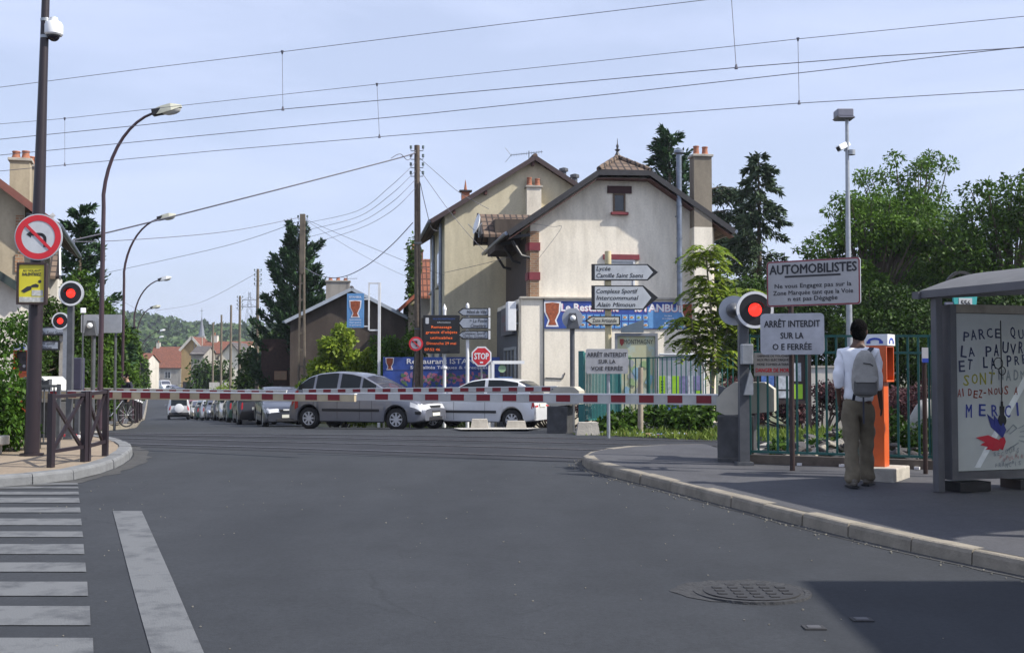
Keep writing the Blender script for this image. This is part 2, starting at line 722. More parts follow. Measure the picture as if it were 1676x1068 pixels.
def drape(name, poly, m, off=0.0, xcuts=None):
    """a flat outline laid on the ground profile"""
    bm = bmesh.new()
    bm.faces.new([bm.verts.new((p[0], p[1], 0)) for p in poly])
    bmesh.ops.triangulate(bm, faces=bm.faces[:])
    y0 = min(p[1] for p in poly); y1 = max(p[1] for p in poly)
    for b in BREAKS:
        if y0 + 1e-4 < b < y1 - 1e-4:
            bmesh.ops.bisect_plane(bm, geom=bm.verts[:] + bm.edges[:] + bm.faces[:], plane_co=(0, b, 0), plane_no=(0, 1, 0), dist=1e-5)
    for q in bm.verts:
        q.co.z = gz(q.co.y) + off
    bmesh.ops.recalc_face_normals(bm, faces=bm.faces[:])
    if sum(f.normal.z for f in bm.faces) < 0:
        bmesh.ops.reverse_faces(bm, faces=bm.faces[:])
    me = bpy.data.meshes.new(name)
    bm.to_mesh(me)
    bm.free()
    me.materials.append(m)
    o = bpy.data.objects.new(name, me)
    COL.objects.link(o)
    return o


# ------------------------------------------------------------------ common materials
BLACK = mat('black_paint', (0.012, 0.012, 0.014), 0.5, var=0.1)
WHITE = mat('white_paint', (0.74, 0.75, 0.76), 0.45, var=0.06)
SIGNW = mat('sign_white', (0.50, 0.52, 0.54), 0.5, var=0.12, scale=5)
SIGNG = mat('sign_grey_back', (0.36, 0.38, 0.42), 0.5, metal=0.3, var=0.1)
RED = mat('sign_red', (0.56, 0.02, 0.03), 0.42, var=0.07)
DKRED = mat('barrier_red', (0.20, 0.006, 0.014), 0.45, var=0.1)
BLUE = mat('sign_blue', (0.03, 0.07, 0.42), 0.45, var=0.05)
GALV = mat('galvanised_steel', (0.34, 0.36, 0.38), 0.45, metal=0.55, var=0.15, scale=12)
DKGAL = mat('weathered_grey_steel', (0.095, 0.1, 0.11), 0.5, metal=0.3, var=0.2, scale=9)
CREAM = mat('cream_casing', (0.44, 0.41, 0.34), 0.6, var=0.12, scale=4)
CONC = mat('concrete', (0.40, 0.37, 0.32), 0.92, var=0.22, scale=3.5, bump=0.4, bscale=30)
PURPLE = mat('aubergine_paint', (0.021, 0.014, 0.018), 0.4, var=0.12, spec=0.5)
LAMPP = mat('lamp_post_paint', (0.05, 0.028, 0.036), 0.4, var=0.12)
BROWN = mat('brown_paint', (0.035, 0.02, 0.018), 0.5, var=0.15)
LAMPRED = mat('signal_red_light', (0.5, 0.02, 0.01), 0.3, var=0, emit=(1.0, 0.03, 0.02), es=1.5)

# ================================================================== ground, roads, kerbs, track
ASPH = road_mat('asphalt', (0.0245, 0.0275, 0.0325), (0.037, 0.0405, 0.0465))
ASPH2 = road_mat('pavement_asphalt', (0.058, 0.059, 0.067), (0.084, 0.084, 0.09))
DECK = road_mat('crossing_deck_asphalt', (0.019, 0.0205, 0.026), (0.032, 0.034, 0.04))
BEIGE = road_mat('beige_surfacing', (0.22, 0.175, 0.13), (0.28, 0.225, 0.165))
DIRT = mat('dirt', (0.16, 0.13, 0.085), 0.95, var=0.3, scale=1.2, col2=(0.09, 0.12, 0.04), bump=0.5, bscale=8)
BALL = mat('ballast_stone', (0.2, 0.17, 0.145), 0.95, var=0.4, scale=14, bump=1.0, bscale=22)
KERB = mat('kerb_stone', (0.22, 0.195, 0.155), 0.9, var=0.25, scale=5, bump=0.35, bscale=45)
KERB2 = mat('kerb_granite', (0.16, 0.165, 0.17), 0.85, var=0.2, scale=6, bump=0.3, bscale=45)
PAINT = mat('worn_road_paint', (0.135, 0.141, 0.147), 0.8, var=0.1, scale=4.5, col2=(0.045, 0.048, 0.054), thr=(0.47, 0.74), bump=0.3, bscale=80)
RAIL = mat('rail_steel', (0.22, 0.2, 0.19), 0.35, metal=0.8, var=0.2)


def XL(Y): return -12.6 - 0.31 * (Y - 39)
def XR(Y): return -6.1 - 0.31 * (Y - 39)


structure(drape('ground', [(-700, -60), (700, -60), (1500, 2900), (-1500, 2900)], DIRT, -0.06))
road_poly = [(-70, -25), (70, -25), (70, 10), (12, 13.5), (4.2, 17.3), (3.75, 20.3), (1.35, 23.7), (0.9, 27.5), (1.6, 31.3), (8, 31.5), (45, 22),
             (45, 30), (8, 36.3), (-4.5, 37.2), (XR(38), 38), (XR(300), 300), (XL(300), 300), (XL(36), 36), (-10.9, 33), (-10.2, 28.5), (-9.2, 24), (-8.6, 21),
             (-10, 20.2), (-70, 15)]
structure(drape('road', road_poly, ASPH, 0.0))


def offset_path(path, d):
    out = []
    for i, p in enumerate(path):
        a = path[max(i - 1, 0)]; b = path[min(i + 1, len(path) - 1)]
        t = V((b[0] - a[0], b[1] - a[1]))
        t.normalize()
        out.append((p[0] - t.y * d, p[1] + t.x * d))
    return out


def resample(path, step):
    out = [path[0]]
    acc = 0.0
    for a, b in zip(path, path[1:]):
        L = math.hypot(b[0] - a[0], b[1] - a[1])
        n = max(1, round(L / step))
        for i in range(1, n + 1):
            out.append((a[0] + (b[0] - a[0]) * i / n, a[1] + (b[1] - a[1]) * i / n))
    return out


def smooth_path(path, it=2):
    for _ in range(it):
        q = [path[0]]
        for a, b in zip(path, path[1:]):
            q += [(a[0] * .75 + b[0] * .25, a[1] * .75 + b[1] * .25), (a[0] * .25 + b[0] * .75, a[1] * .25 + b[1] * .75)]
        q.append(path[-1])
        path = q
    return path


def kerb(path, inside, m, wd=0.17, h=0.13, step=1.0, name='kerb', seed=1):
    """inside=+1: pavement on the left of the path"""
    rnd = random.Random(seed)
    pts = resample(path, step)
    # merge short pieces
    q = [pts[0]]
    for p in pts[1:]:
        if math.hypot(p[0] - q[-1][0], p[1] - q[-1][1]) > step * 0.55:
            q.append(p)
    if q[-1] != pts[-1]:
        q.append(pts[-1])
    mb = MB().m(m)
    for a, b in zip(q, q[1:]):
        d = V((b[0] - a[0], b[1] - a[1], 0)); L = d.length
        if L < 0.05:
            continue
        d /= L
        n = V((-d.y, d.x, 0)) * inside
        g = 0.007
        A = V((a[0], a[1], gz(a[1]))) + d * g; B = V((b[0], b[1], gz(b[1]))) - d * g
        dz = rnd.uniform(-0.006, 0.006); dn = rnd.uniform(-0.008, 0.008)
        up = V((0, 0, 1))
        c = 0.025
        prof = [(0.0 + dn, -0.1), (0.012 + dn, h - c - 0.01 + dz), (c * .5 + .012 + dn, h - c * .35 + dz), (c + 0.015 + dn, h + dz), (wd + dn, h + dz), (wd + dn, -0.1)]
        vs = [P + n * s + up * z for P in (A, B) for s, z in prof]
        k = len(prof)
        fs = [tuple(range(k)), tuple(range(2 * k - 1, k - 1, -1))] + [(i, i + k, (i + 1) % k + k, (i + 1) % k) for i in range(k)]
        if inside < 0:
            fs = [f[::-1] for f in fs]
        mb.add(vs, fs)
    return structure(mb.build(name))


# right-hand pavement
kr = [tuple(ground(px, py)[:2]) for px, py in ((1150, 738), (1050, 740), (990, 746), (958, 753), (949, 761), (966, 771), (1060, 795), (1160, 821), (1260, 848), (1410, 886), (1540, 915), (1676, 944))]
d = V((kr[-1][0] - kr[-3][0], kr[-1][1] - kr[-3][1])).normalized()
kr = smooth_path(kr, 2) + [(kr[-1][0] + d.x * 6, kr[-1][1] + d.y * 6), (kr[-1][0] + d.x * 14, kr[-1][1] + d.y * 14)]
kerb(kr, +1, KERB, h=.12, name='kerb', seed=3)
inn = offset_path(kr, 0.1)
structure(drape('pavement', inn + [(40, inn[-1][1]), (40, 10.5), (8.4, 14.0), (3.2, 15.75)], ASPH2, 0.12))
# left-hand pavement corner
kl = [tuple(ground(px, py)[:2]) for px, py in ((150, 722), (185, 727), (208, 734), (219, 743), (213, 753), (185, 769), (130, 785), (60, 793), (0, 798), (-150, 806))]
kl = smooth_path(kl, 2)
kl.append((-40, kl[-1][1] - 0.6))
kerb(kl, -1, KERB2, wd=0.2, name='kerb', seed=5)
inn = offset_path(kl, -0.1)
structure(drape('pavement', inn + [(-40, 20.0), (-12, 20.6), (-8.0, 19.7)], BEIGE, 0.12))
# gutter of pale grit that gathers along the left kerb
GRIT = mat('pale_grit', (0.05, 0.05, 0.05), 0.95, var=0.3, scale=6, bump=0.4, bscale=60)
gutter = [p for p in offset_path(kl, 0.02) if p[0] > -14]
outer = [p for p in offset_path(kl, 0.22) if p[0] > -14]
rr = random.Random(4)
outer = [(p[0] + rr.uniform(-.08, .08), p[1] + rr.uniform(-.05, .05)) for p in outer]
structure(drape('gutter', gutter + outer[::-1], GRIT, 0.004))

# far street pavements
for side in (-1, 1):
    fx = XL if side < 0 else XR
    ys = [54.0] + list(range(56, 200, 8)) if side > 0 else [35.5] + list(range(40, 200, 8))
    if side < 0:
        path = [(-11.6, 33.2), (-11.35, 33.6), (-11.3, 34.4)] + [(fx(y), y) for y in ys[1:]]
    else:
        path = [(fx(y), y) for y in ys]
    kerb(path, +1 if side < 0 else -1, KERB, step=2.0, name='kerb', seed=8)
    inn = offset_path(path, 0.1 if side < 0 else -0.1)
    outp = [(p[0] + side * 2.6, p[1]) for p in inn]
    structure(drape('pavement', inn + outp[::-1], ASPH2, 0.12))

# crossing deck and rails
TS = -0.385
TN = math.hypot(1, TS)


def track_y(Y0, X): return Y0 + TS * X


for Y0 in (18.2, 21.4):
    e = 1.35
    structure(drape('crossing_deck', [(-9.4, track_y(Y0, -9.4) - e), (3.9, track_y(Y0, 3.9) - e), (3.9, track_y(Y0, 3.9) + e), (-9.4, track_y(Y0, -9.4) + e)], DECK, 0.004))
    for s in (-1, 1):
        y = Y0 + s * 0.768
        structure(drape('rail_groove', [(-9.4, track_y(y, -9.4) - .085), (3.9, track_y(y, 3.9) - .085), (3.9, track_y(y, 3.9) + .085), (-9.4, track_y(y, -9.4) + .085)], BLACK, 0.008))
        mb = MB().m(RAIL)
        xs = [-60, -40, -25] + [-15 + i for i in range(26)] + [20, 40]
        pts = [V((x, track_y(y, x), gz(track_y(y, x)) - 0.045)) for x in xs]
        for a, b in zip(pts, pts[1:]):
            mb.beam(a, b, 0.066, 0.12)
        structure(mb.build('rail'))
for sgn, x0, x1 in ((-1, -9.4, -60), (1, 3.9, 40)):
    structure(drape('ballast', [(x0, track_y(16.4, x0)), (x1, track_y(16.4, x1)), (x1, track_y(23.2, x1)), (x0, track_y(23.2, x0))], BALL, -0.03))
    mb = MB().m(mat('concrete_sleeper', (0.3, 0.28, 0.25), 0.9, var=0.2))
    n = int(abs(x1 - x0) / 0.62)
    for Y0 in (18.2, 21.4):
        for i in range(n):
            x = x0 + sgn * (0.4 + i * 0.62)
            y = track_y(Y0, x)
            mb.box((x, y, gz(y) - 0.1), (0.24, 2.5, 0.2), rz=math.atan(TS))
    structure(mb.build('sleepers'))

# painted markings
mb = MB().m(PAINT)
for y0, y1 in ((791.0, 794.0), (797.0, 800.0), (805.2, 810.2), (815.4, 823.2), (830.9, 839.5), (849.6, 860.2), (871.3, 880.2), (892.3, 908.5), (921.6, 937.5), (953.3, 975.5), (994.6, 1025), (1048, 1083), (1112, 1160)):
    x_end = 128 + (y0 - 803) * 0.098
    a = ground(x_end, y0); b = ground(x_end + 1.5, y1)
    tl = 0.0
    L = 7.0
    mb.quad((b.x - L, b.y + 0.03, gz(b.y) + .006), (b.x, b.y, gz(b.y) + .006), (a.x, a.y, gz(a.y) + .006), (a.x - L, a.y + 0.06, gz(a.y) + .006))
structure(mb.build('crosswalk_marking'))
line = [tuple(ground(px, py)[:2]) for px, py in ((184.5, 837.5), (232.0, 837.5), (283, 950), (333, 1068), (420, 1260), (316, 1260), (247, 1068), (214, 950))]
structure(drape('lane_marking', line, PAINT, 0.006))

# manhole with its ring, in the road
a = ground(1230, 970)
mh = thing('manhole_cover', 'round cast iron manhole cover set in cracked asphalt in the road', 'manhole', (a.x, a.y, gz(a.y)))
mb = MB().m(mat('cast_iron', (0.03, 0.03, 0.032), 0.75, metal=0.2, var=0.3, scale=20))
mb.prism([(.33 * math.cos(i * math.pi / 18), .33 * math.sin(i * math.pi / 18)) for i in range(36)], -0.02, 0.008, axis='z')
for i in range(5):
    for j in range(5):
        x, y = (i - 2) * .11, (j - 2) * .11
        if x * x + y * y < .075:
            mb.box((x, y, .01), (.06, .06, .008))
mb.build('cover', mh)
mb = MB().m(mat('cracked_patch', (0.03, 0.031, 0.034), 0.95, var=0.35, scale=16, bump=1, bscale=24))
mb.lathe([(.36, -.02), (.36, .006), (.40, .0065), (.41, -.02)], None, 36)
mb.build('rim', mh)
rr5 = random.Random(5)
pt = [(a.x + (.38 + rr5.uniform(-.03, .03) + (.16 if 1.9 < t_ < 4.2 else 0)) * math.cos(t_), a.y + (.38 + rr5.uniform(-.03, .03)) * math.sin(t_)) for t_ in [i * 6.283 / 40 for i in range(40)]]
structure(drape('road_patch', pt, mat('cracked_patch', (0.03, 0.031, 0.034), 0.95, var=.5, scale=22, bump=1, bscale=26), .004))
gr_ = [p for p in kr if p[1] > 3]
rr6 = random.Random(6)
structure(drape('gutter', [(p[0], p[1]) for p in offset_path(gr_, .02)] + [(p[0] + rr6.uniform(-.02, .02), p[1]) for p in offset_path(gr_, -.09)][::-1], GRIT, .004))
mb = MB().m(mat('grit_stone', (0.2, 0.19, 0.16), .9, var=.4, scale=20))
for p in resample(gr_, .05):
    for q in range(2):
        if rr6.random() < .55:
            s_ = rr6.uniform(.006, .02)
            x, y = p[0] - abs(rr6.gauss(0, .1)) , p[1] + rr6.uniform(-.1, .1)
            mb.box((x - .03, y, gz(y) + .006), (s_, s_ * rr6.uniform(.5, 1), s_ * .6), rz=rr6.uniform(0, 3))
for i in range(150):
    x = rr6.uniform(-5, 3.0); y = rr6.uniform(6.2, 15)
    s_ = rr6.uniform(.004, .012)
    mb.box((x, y, gz(y) + .004), (s_, s_, s_ * .6), rz=rr6.uniform(0, 3))
mb.build('grit')['kind'] = 'stuff'
for px, py in ((1332, 1028), (1410, 1014)):
    a = ground(px, py)
    mb = MB().m(mat('cast_iron', (0.06, 0.058, 0.06))).box((0, 0, 0.003), (0.13, 0.11, 0.010), bev=0.003)
    mb.m(mat('worn_metal', (0.09, 0.09, 0.095), 0.6, metal=0.3, var=.3)).box((0, 0, .0095), (.08, .07, .004))
    o = mb.build('valve_cover'); o.location = (a.x, a.y, gz(a.y))
    tag(o, 'small metal valve cover in the sunlit road edge of the shadow' if px < 1400 else 'small metal valve cover in the shaded part of the road', 'valve cover')

# the wooded hill
def hill_z(x, y):
    t = np.clip((y - 380) / 330, 0, 1)
    t = t * t * (3 - 2 * t)
    h = 26 + 3.5 * np.sin(x * 0.021 + 1.0) + 2.0 * np.sin(x * 0.055 + 2) - 0.00006 * (x + 250) ** 2 * (x < -250)
    fall = np.clip((x + 560) / 180, 0, 1) * np.clip((-20 - x) / 120, 0, 1)
    return np.interp(y, BREAKS, BZ) - 1 + h * t * fall


xs = np.linspace(-600, 40, 50); ys = np.linspace(380, 900, 30)
mb = MB().m(mat('hill_soil', (0.05, 0.075, 0.03), 0.95, var=0.3, scale=0.05))
vs = [V((x, y, float(hill_z(x, y)))) for y in ys for x in xs]
n = len(xs)
mb.add(vs, [(j * n + i, j * n + i + 1, (j + 1) * n + i + 1, (j + 1) * n + i) for j in range(len(ys) - 1) for i in range(n - 1)], True)
structure(mb.build('hill'))

# ================================================================== foliage
def leaf_mesh(name, P, D, N, ln, wd, m, parent=None, world_off=None):
    """P n x 3 leaf roots, D unit directions, N unit normals, ln/wd lengths; one diamond leaf each"""
    n = len(P)
    S = np.cross(D, N)
    S /= np.maximum(np.linalg.norm(S, axis=1, keepdims=True), 1e-6)
    ln = np.broadcast_to(np.asarray(ln, float).reshape(-1, 1), (n, 1))
    wd = np.broadcast_to(np.asarray(wd, float).reshape(-1, 1), (n, 1))
    v = np.empty((n, 4, 3))
    v[:, 0] = P
    v[:, 1] = P + D * ln * 0.5 + S * wd * 0.5
    v[:, 2] = P + D * ln - N * ln * 0.12
    v[:, 3] = P + D * ln * 0.5 - S * wd * 0.5
    if world_off is not None:
        v -= np.asarray(world_off)
    me = bpy.data.meshes.new(name)
    me.vertices.add(n * 4)
    me.vertices.foreach_set('co', v.reshape(-1))
    me.loops.add(n * 4)
    me.loops.foreach_set('vertex_index', np.arange(n * 4, dtype=np.int32))
    me.polygons.add(n)
    me.polygons.foreach_set('loop_start', np.arange(0, n * 4, 4, dtype=np.int32))
    me.polygons.foreach_set('loop_total', np.full(n, 4, dtype=np.int32))
    me.materials.append(m)
    me.update()
    me.validate()
    o = bpy.data.objects.new(name, me)
    COL.objects.link(o)
    if parent is not None:
        o.parent = parent
    return o


def unit(a):
    return a / np.maximum(np.linalg.norm(a, axis=1, keepdims=True), 1e-9)


def cloud_points(rng, clumps, n):
    """clumps: list of (centre, (rx,ry,rz)); points crowd the outer shell"""
    vol = np.array([c[1][0] * c[1][1] * c[1][2] for c in clumps]) ** 0.7
    idx = rng.choice(len(clumps), n, p=vol / vol.sum())
    C = np.array([tuple(c[0]) for c in clumps])[idx]
    Rr = np.array([c[1] for c in clumps])[idx]
    d = unit(rng.normal(size=(n, 3)))
    r = rng.uniform(0.25, 1.0, (n, 1)) ** 0.45
    r *= rng.uniform(0.9, 1.12, (n, 1))
    return C + d * r * Rr, d


def leaf_cloud(name, clumps, n, ln, m, parent=None, off=None, seed=0, wd=0.55, droop=0.25, wild=0.7):
    rng = np.random.default_rng(seed)
    P, d = cloud_points(rng, clumps, n)
    D = unit(d * 0.6 + rng.normal(size=(n, 3)) * wild + np.array([0, 0, -droop]))
    N = unit(rng.normal(size=(n, 3)) * 0.7 + np.array([0, 0, 0.9]) + d * 0.35)
    L = ln * rng.uniform(0.45, 1.5, n)
    return leaf_mesh(name, P, D, N, L, L * wd, m, parent, off)


BARK = mat('bark', (0.10, 0.08, 0.06), 0.95, var=0.3, scale=10, bump=0.6, bscale=25)
BARKL = mat('pale_bark', (0.26, 0.23, 0.18), 0.9, var=0.3, scale=10, bump=0.4, bscale=25)
L_ACACIA = leaf_mat('acacia_leaf', (0.014, 0.042, 0.005), (0.115, 0.215, 0.024), 0.33)
L_DARK = leaf_mat('dark_leaf', (0.006, 0.018, 0.003), (0.042, 0.088, 0.010), 0.2)
L_MID = leaf_mat('mid_leaf', (0.010, 0.032, 0.004), (0.078, 0.15, 0.016), 0.25)
L_YEL = leaf_mat('yellow_green_leaf', (0.045, 0.105, 0.008), (0.27, 0.35, 0.04), 0.35)
L_CONI = leaf_mat('conifer_needle', (0.008, 0.022, 0.01), (0.05, 0.105, 0.042), 0.12, 0.7)
L_CEDAR = leaf_mat('cedar_needle', (0.014, 0.03, 0.018), (0.075, 0.115, 0.06), 0.1, 0.7)
L_HEDGE = leaf_mat('hedge_leaf', (0.012, 0.04, 0.005), (0.065, 0.14, 0.014), 0.22)
L_RED = leaf_mat('purple_hedge_leaf', (0.035, 0.016, 0.018), (0.12, 0.05, 0.055), 0.2)
L_GRASS = leaf_mat('grass_blade', (0.05, 0.10, 0.012), (0.20, 0.26, 0.05), 0.3)
L_FAR = leaf_mat('far_wood_leaf', (0.010, 0.028, 0.008), (0.065, 0.115, 0.025), 0.1)


def tree(name, label, base, H, crown, n, ln, m, seed, trunk_r=0.14, bark=None, group=None, cat='tree', k=16, trunk_h=0.4, wd=0.55, clump=(0.22, 0.42), sprays=0):
    """crown: (centre height share, rx, ry, rz)"""
    rnd = random.Random(seed)
    t = thing(name, label, cat, base, 0, group)
    cz, rx, ry, rz = crown
    cc = V((0, 0, H * cz))
    clumps = []
    for i in range(k):
        while True:
            p = V((rnd.uniform(-1, 1), rnd.uniform(-1, 1), rnd.uniform(-1, 1)))
            if 0.25 < p.length < 1:
                break
        s = rnd.uniform(*clump)
        c = cc + V((p.x * rx * .8, p.y * ry * .8, p.z * rz * .82))
        clumps.append((c, (rx * s * 1.15, ry * s * 1.15, rz * s * .9)))
    for i in range(sprays):
        a_ = rnd.uniform(0, 6.283); e_ = rnd.uniform(.1, 1.35); q = rnd.uniform(.92, 1.2)
        p = V((math.cos(a_) * math.cos(e_), math.sin(a_) * math.cos(e_), math.sin(e_))) * q
        s = rnd.uniform(.07, .14)
        clumps.append((cc + V((p.x * rx, p.y * ry, p.z * rz * .95)), (rx * s * 1.3, ry * s, rz * s * .75)))
    mb = MB().m(bark or BARK)
    th = H * trunk_h
    top = V((rnd.uniform(-.1, .1) * rx, 0, th))
    mb.tube([(0, 0, -0.15), (0.02, 0, th * .5), top, cc + V((0, 0, rz * .5))], [trunk_r * 1.25, trunk_r, trunk_r * .75, trunk_r * .2], 9)
    for c, r in clumps:
        mid = top.lerp(c, 0.5) + V((0, 0, 0.12 * rz * rnd.uniform(0, 1)))
        mb.tube([top - V((0, 0, th * rnd.uniform(0, .2))), mid, c + V((0, 0, r[2] * .4))], [trunk_r * .45, trunk_r * .28, trunk_r * .08], 5, caps=False)
    mb.build('trunk', t)
    leaf_cloud('crown', clumps, int(n * 1.7), ln * .74, m, t, None, seed, wd)
    return t


def conifer(name, label, base, H, Rb, n_whorl, m, seed, rise=0.0, per=7, dens=26, ln=0.30, taper=1.0, start=0.08, ragged=0.25, spread=0.28, group=None, top_r=0.06):
    rng = np.random.default_rng(seed)
    rnd = random.Random(seed)
    t = thing(name, label, 'conifer', base, 0, group)
    mb = MB().m(BARK)
    mb.tube([(0, 0, -.15), (0, 0, H * .5), (0, 0, H * .97)], [Rb * .09 + .05, Rb * .06 + .03, 0.015], 8)
    Ps, Ds, Ns = [], [], []
    for i in range(n_whorl):
        f = start + (1 - start) * (i / n_whorl)
        z = H * f
        rad = Rb * ((1 - f) ** taper) + top_r
        for j in range(per):
            a = rnd.uniform(0, 6.283)
            L = rad * rnd.uniform(1 - ragged, 1 + ragged)
            dr = V((math.cos(a), math.sin(a), rise + rnd.uniform(-.12, .12)))
            p0 = V((0, 0, z + rnd.uniform(-.5, .5) * H / n_whorl))
            mb.tube([p0, p0 + dr * L * .6], [0.025, 0.008], 4, caps=False)
            cnt = int(dens * (0.4 + L / max(Rb, .01)))
            s = np.sqrt(rng.uniform(0.02, 1, cnt)) * L
            tip = (s / L) ** 2
            P = np.array(p0)[None, :] + np.outer(s, np.array(dr)) + rng.normal(size=(cnt, 3)) * spread * np.array([[.55, .55, .45]]) * (1.05 - .75 * (s / L))[:, None] * min(1.0, L * .9)
            P[:, 2] += tip * L * (0.22 if rise >= 0 else -0.12)
            D = unit(np.array(dr)[None, :] * 1.0 + rng.normal(size=(cnt, 3)) * .55 + np.array([0, 0, .25 if rise > 0 else -.1]))
            N = unit(rng.normal(size=(cnt, 3)) * .6 + np.array([0, 0, 1]))
            Ps.append(P); Ds.append(D); Ns.append(N)
    mb.build('trunk', t)
    P = np.concatenate(Ps); D = np.concatenate(Ds); N = np.concatenate(Ns)
    L = ln * rng.uniform(.6, 1.3, len(P))
    leaf_mesh('crown', P, D, N, L, L * .34, m, t)
    return t


def bush(name, label, base, clumps, n, ln, m, seed, cat='shrub', group=None, wd=0.55, stems=True):
    t = thing(name, label, cat, base, 0, group)
    if stems:
        mb = MB().m(BARK)
        for c, r in clumps[:12]:
            mb.tube([(c[0] * .25, c[1] * .25, -.1), (c[0] * .7, c[1] * .7, c[2] * .55), c], [.035, .025, .01], 5, caps=False)
        mb.build('stem', t)
    leaf_cloud('foliage', clumps, n, ln, m, t, None, seed, wd)
    return t


def rand_clumps(seed, k, bx, by, bz, r):
    rnd = random.Random(seed)
    out = []
    for i in range(k):
        s = rnd.uniform(*r)
        out.append((V((rnd.uniform(-bx, bx), rnd.uniform(-by, by), rnd.uniform(*bz))), (s, s, s * .85)))
    return out


# ---- conifers
conifer('cypress_tree', 'dark cypress with upswept branches behind the low dark house and lattice pole', on(488, 68), 11.5, 2.35, 19, L_CONI, 11, rise=0.7, per=6, dens=190, ln=.36, taper=.6, start=.05, ragged=.5, spread=.42)
conifer('pine_tree', 'dark green conifer beside the beige house, behind the round red sign', on(126, 44), 8.3, 1.75, 13, L_CONI, 12, rise=0.3, per=6, dens=110, ln=.3, taper=.8, start=.2, ragged=.3, spread=.42, top_r=.2)
conifer('spruce_tree', 'tall dark conifer top rising behind the roof and metal flue', on(1098, 57), 14.3, 2.7, 34, L_CONI, 13, rise=0.28, per=7, dens=62, ln=.36, taper=.8, start=.15, ragged=.35, spread=.5, top_r=.25)
conifer('monkey_puzzle_tree', 'thin ragged conifer with gaps, pointed top against sky right of the chimney', on(1245, 50), 11.9, 1.75, 30, L_CEDAR, 14, rise=-0.28, per=5, dens=80, ln=.3, taper=.55, start=.2, ragged=.35, spread=.3, top_r=.12)
# ---- cedar with flat plates
base = on(1160, 58)
t = thing('cedar_tree', 'blue grey cedar with flat spreading branches right of the tall chimney stack', 'conifer', base)
rng = np.random.default_rng(21); rnd = random.Random(21)
mb = MB().m(BARK).tube([(0, 0, -.2), (0, 0, 6), (0.1, 0, 11)], [.3, .22, .06], 8)
Ps, Ds, Ns = [], [], []
for i in range(30):
    z = rnd.uniform(5.0, 11.6); a = rnd.uniform(-1.3, 1.3); L = rnd.uniform(1.2, 2.7) * (1 if z < 10.4 else .75)
    d0 = V((math.cos(a), math.sin(a), .16))
    p0 = V((0, 0, z))
    mb.tube([p0, p0 + d0 * L * .5 + V((0, 0, .1)), p0 + d0 * L * .95 + V((0, 0, -.12))], [.06, .04, .012], 5, caps=False)
    c = 420
    s = np.sqrt(rng.uniform(.05, 1, c)) * L
    P = np.array(p0) + np.outer(s, np.array(d0)) + rng.normal(size=(c, 3)) * np.array([.2, .28, .09])
    P[:, 2] -= (s / L) ** 2 * .45
    Ps.append(P); Ds.append(unit(np.array(d0) + rng.normal(size=(c, 3)) * .8 + np.array([0, 0, -.35]))); Ns.append(unit(rng.normal(size=(c, 3)) * .4 + np.array([0, 0, 1])))
mb.build('trunk', t)
P = np.concatenate(Ps)
leaf_mesh('crown', P, np.concatenate(Ds), np.concatenate(Ns), .26 * rng.uniform(.6, 1.3, len(P)), .08, L_CEDAR, t)

# ---- broadleaved trees on the right
tree('acacia_tree', 'tall light green feathery tree behind the grey lamp mast', on(1432, 46), 9.5, (.64, 2.9, 2.3, 3.0), 17000, .2, L_ACACIA, 31, .17, k=50, clump=(.13, .3), sprays=26)
tree('acacia_tree', 'feathery light green tree with a bare topped crown, second behind the lamp mast', on(1495, 51), 11.8, (.66, 2.7, 2.2, 3.7), 14000, .21, L_ACACIA, 32, .17, k=50, clump=(.11, .27), sprays=30)
tree('maple_tree', 'dense green tree above the bus shelter roof at the right edge', on(1655, 44), 9.8, (.62, 3.2, 2.6, 3.4), 18000, .22, L_MID, 33, .2, k=42, clump=(.17, .35), sprays=24)
tree('maple_tree', 'green tree between the feathery trees and the dense right edge tree', on(1570, 48), 8.9, (.58, 2.4, 2.2, 2.9), 11000, .23, L_MID, 34, .18, k=38, clump=(.17, .36), sprays=20)
tree('holm_oak', 'dark bushy tree right of the white gabled house', on(1225, 43), 6.4, (.58, 1.7, 1.5, 2.3), 12000, .17, L_DARK, 35, .13, k=20, clump=(.22, .4))
tree('holm_oak', 'dark bushy tree behind the level crossing signal and white road sign', on(1310, 42), 5.8, (.55, 2.2, 1.7, 2.4), 14000, .17, L_DARK, 36, .13, k=22, clump=(.22, .42))
tree('holm_oak', 'dark tree behind the walking man and the telephone post', on(1440, 40), 5.3, (.5, 2.6, 1.7, 2.3), 15000, .17, L_DARK, 37, .14, k=24, clump=(.22, .4))
tree('holm_oak', 'dark tree behind the bus shelter panel', on(1570, 39), 5.4, (.5, 2.6, 1.7, 2.4), 13000, .17, L_DARK, 38, .14, k=24, clump=(.22, .4))
tree('holm_oak', 'dark tree at the far right behind the bus shelter roof', on(1690, 38), 5.6, (.5, 2.2, 1.6, 2.4), 9000, .17, L_DARK, 39, .14, k=20, clump=(.22, .4))
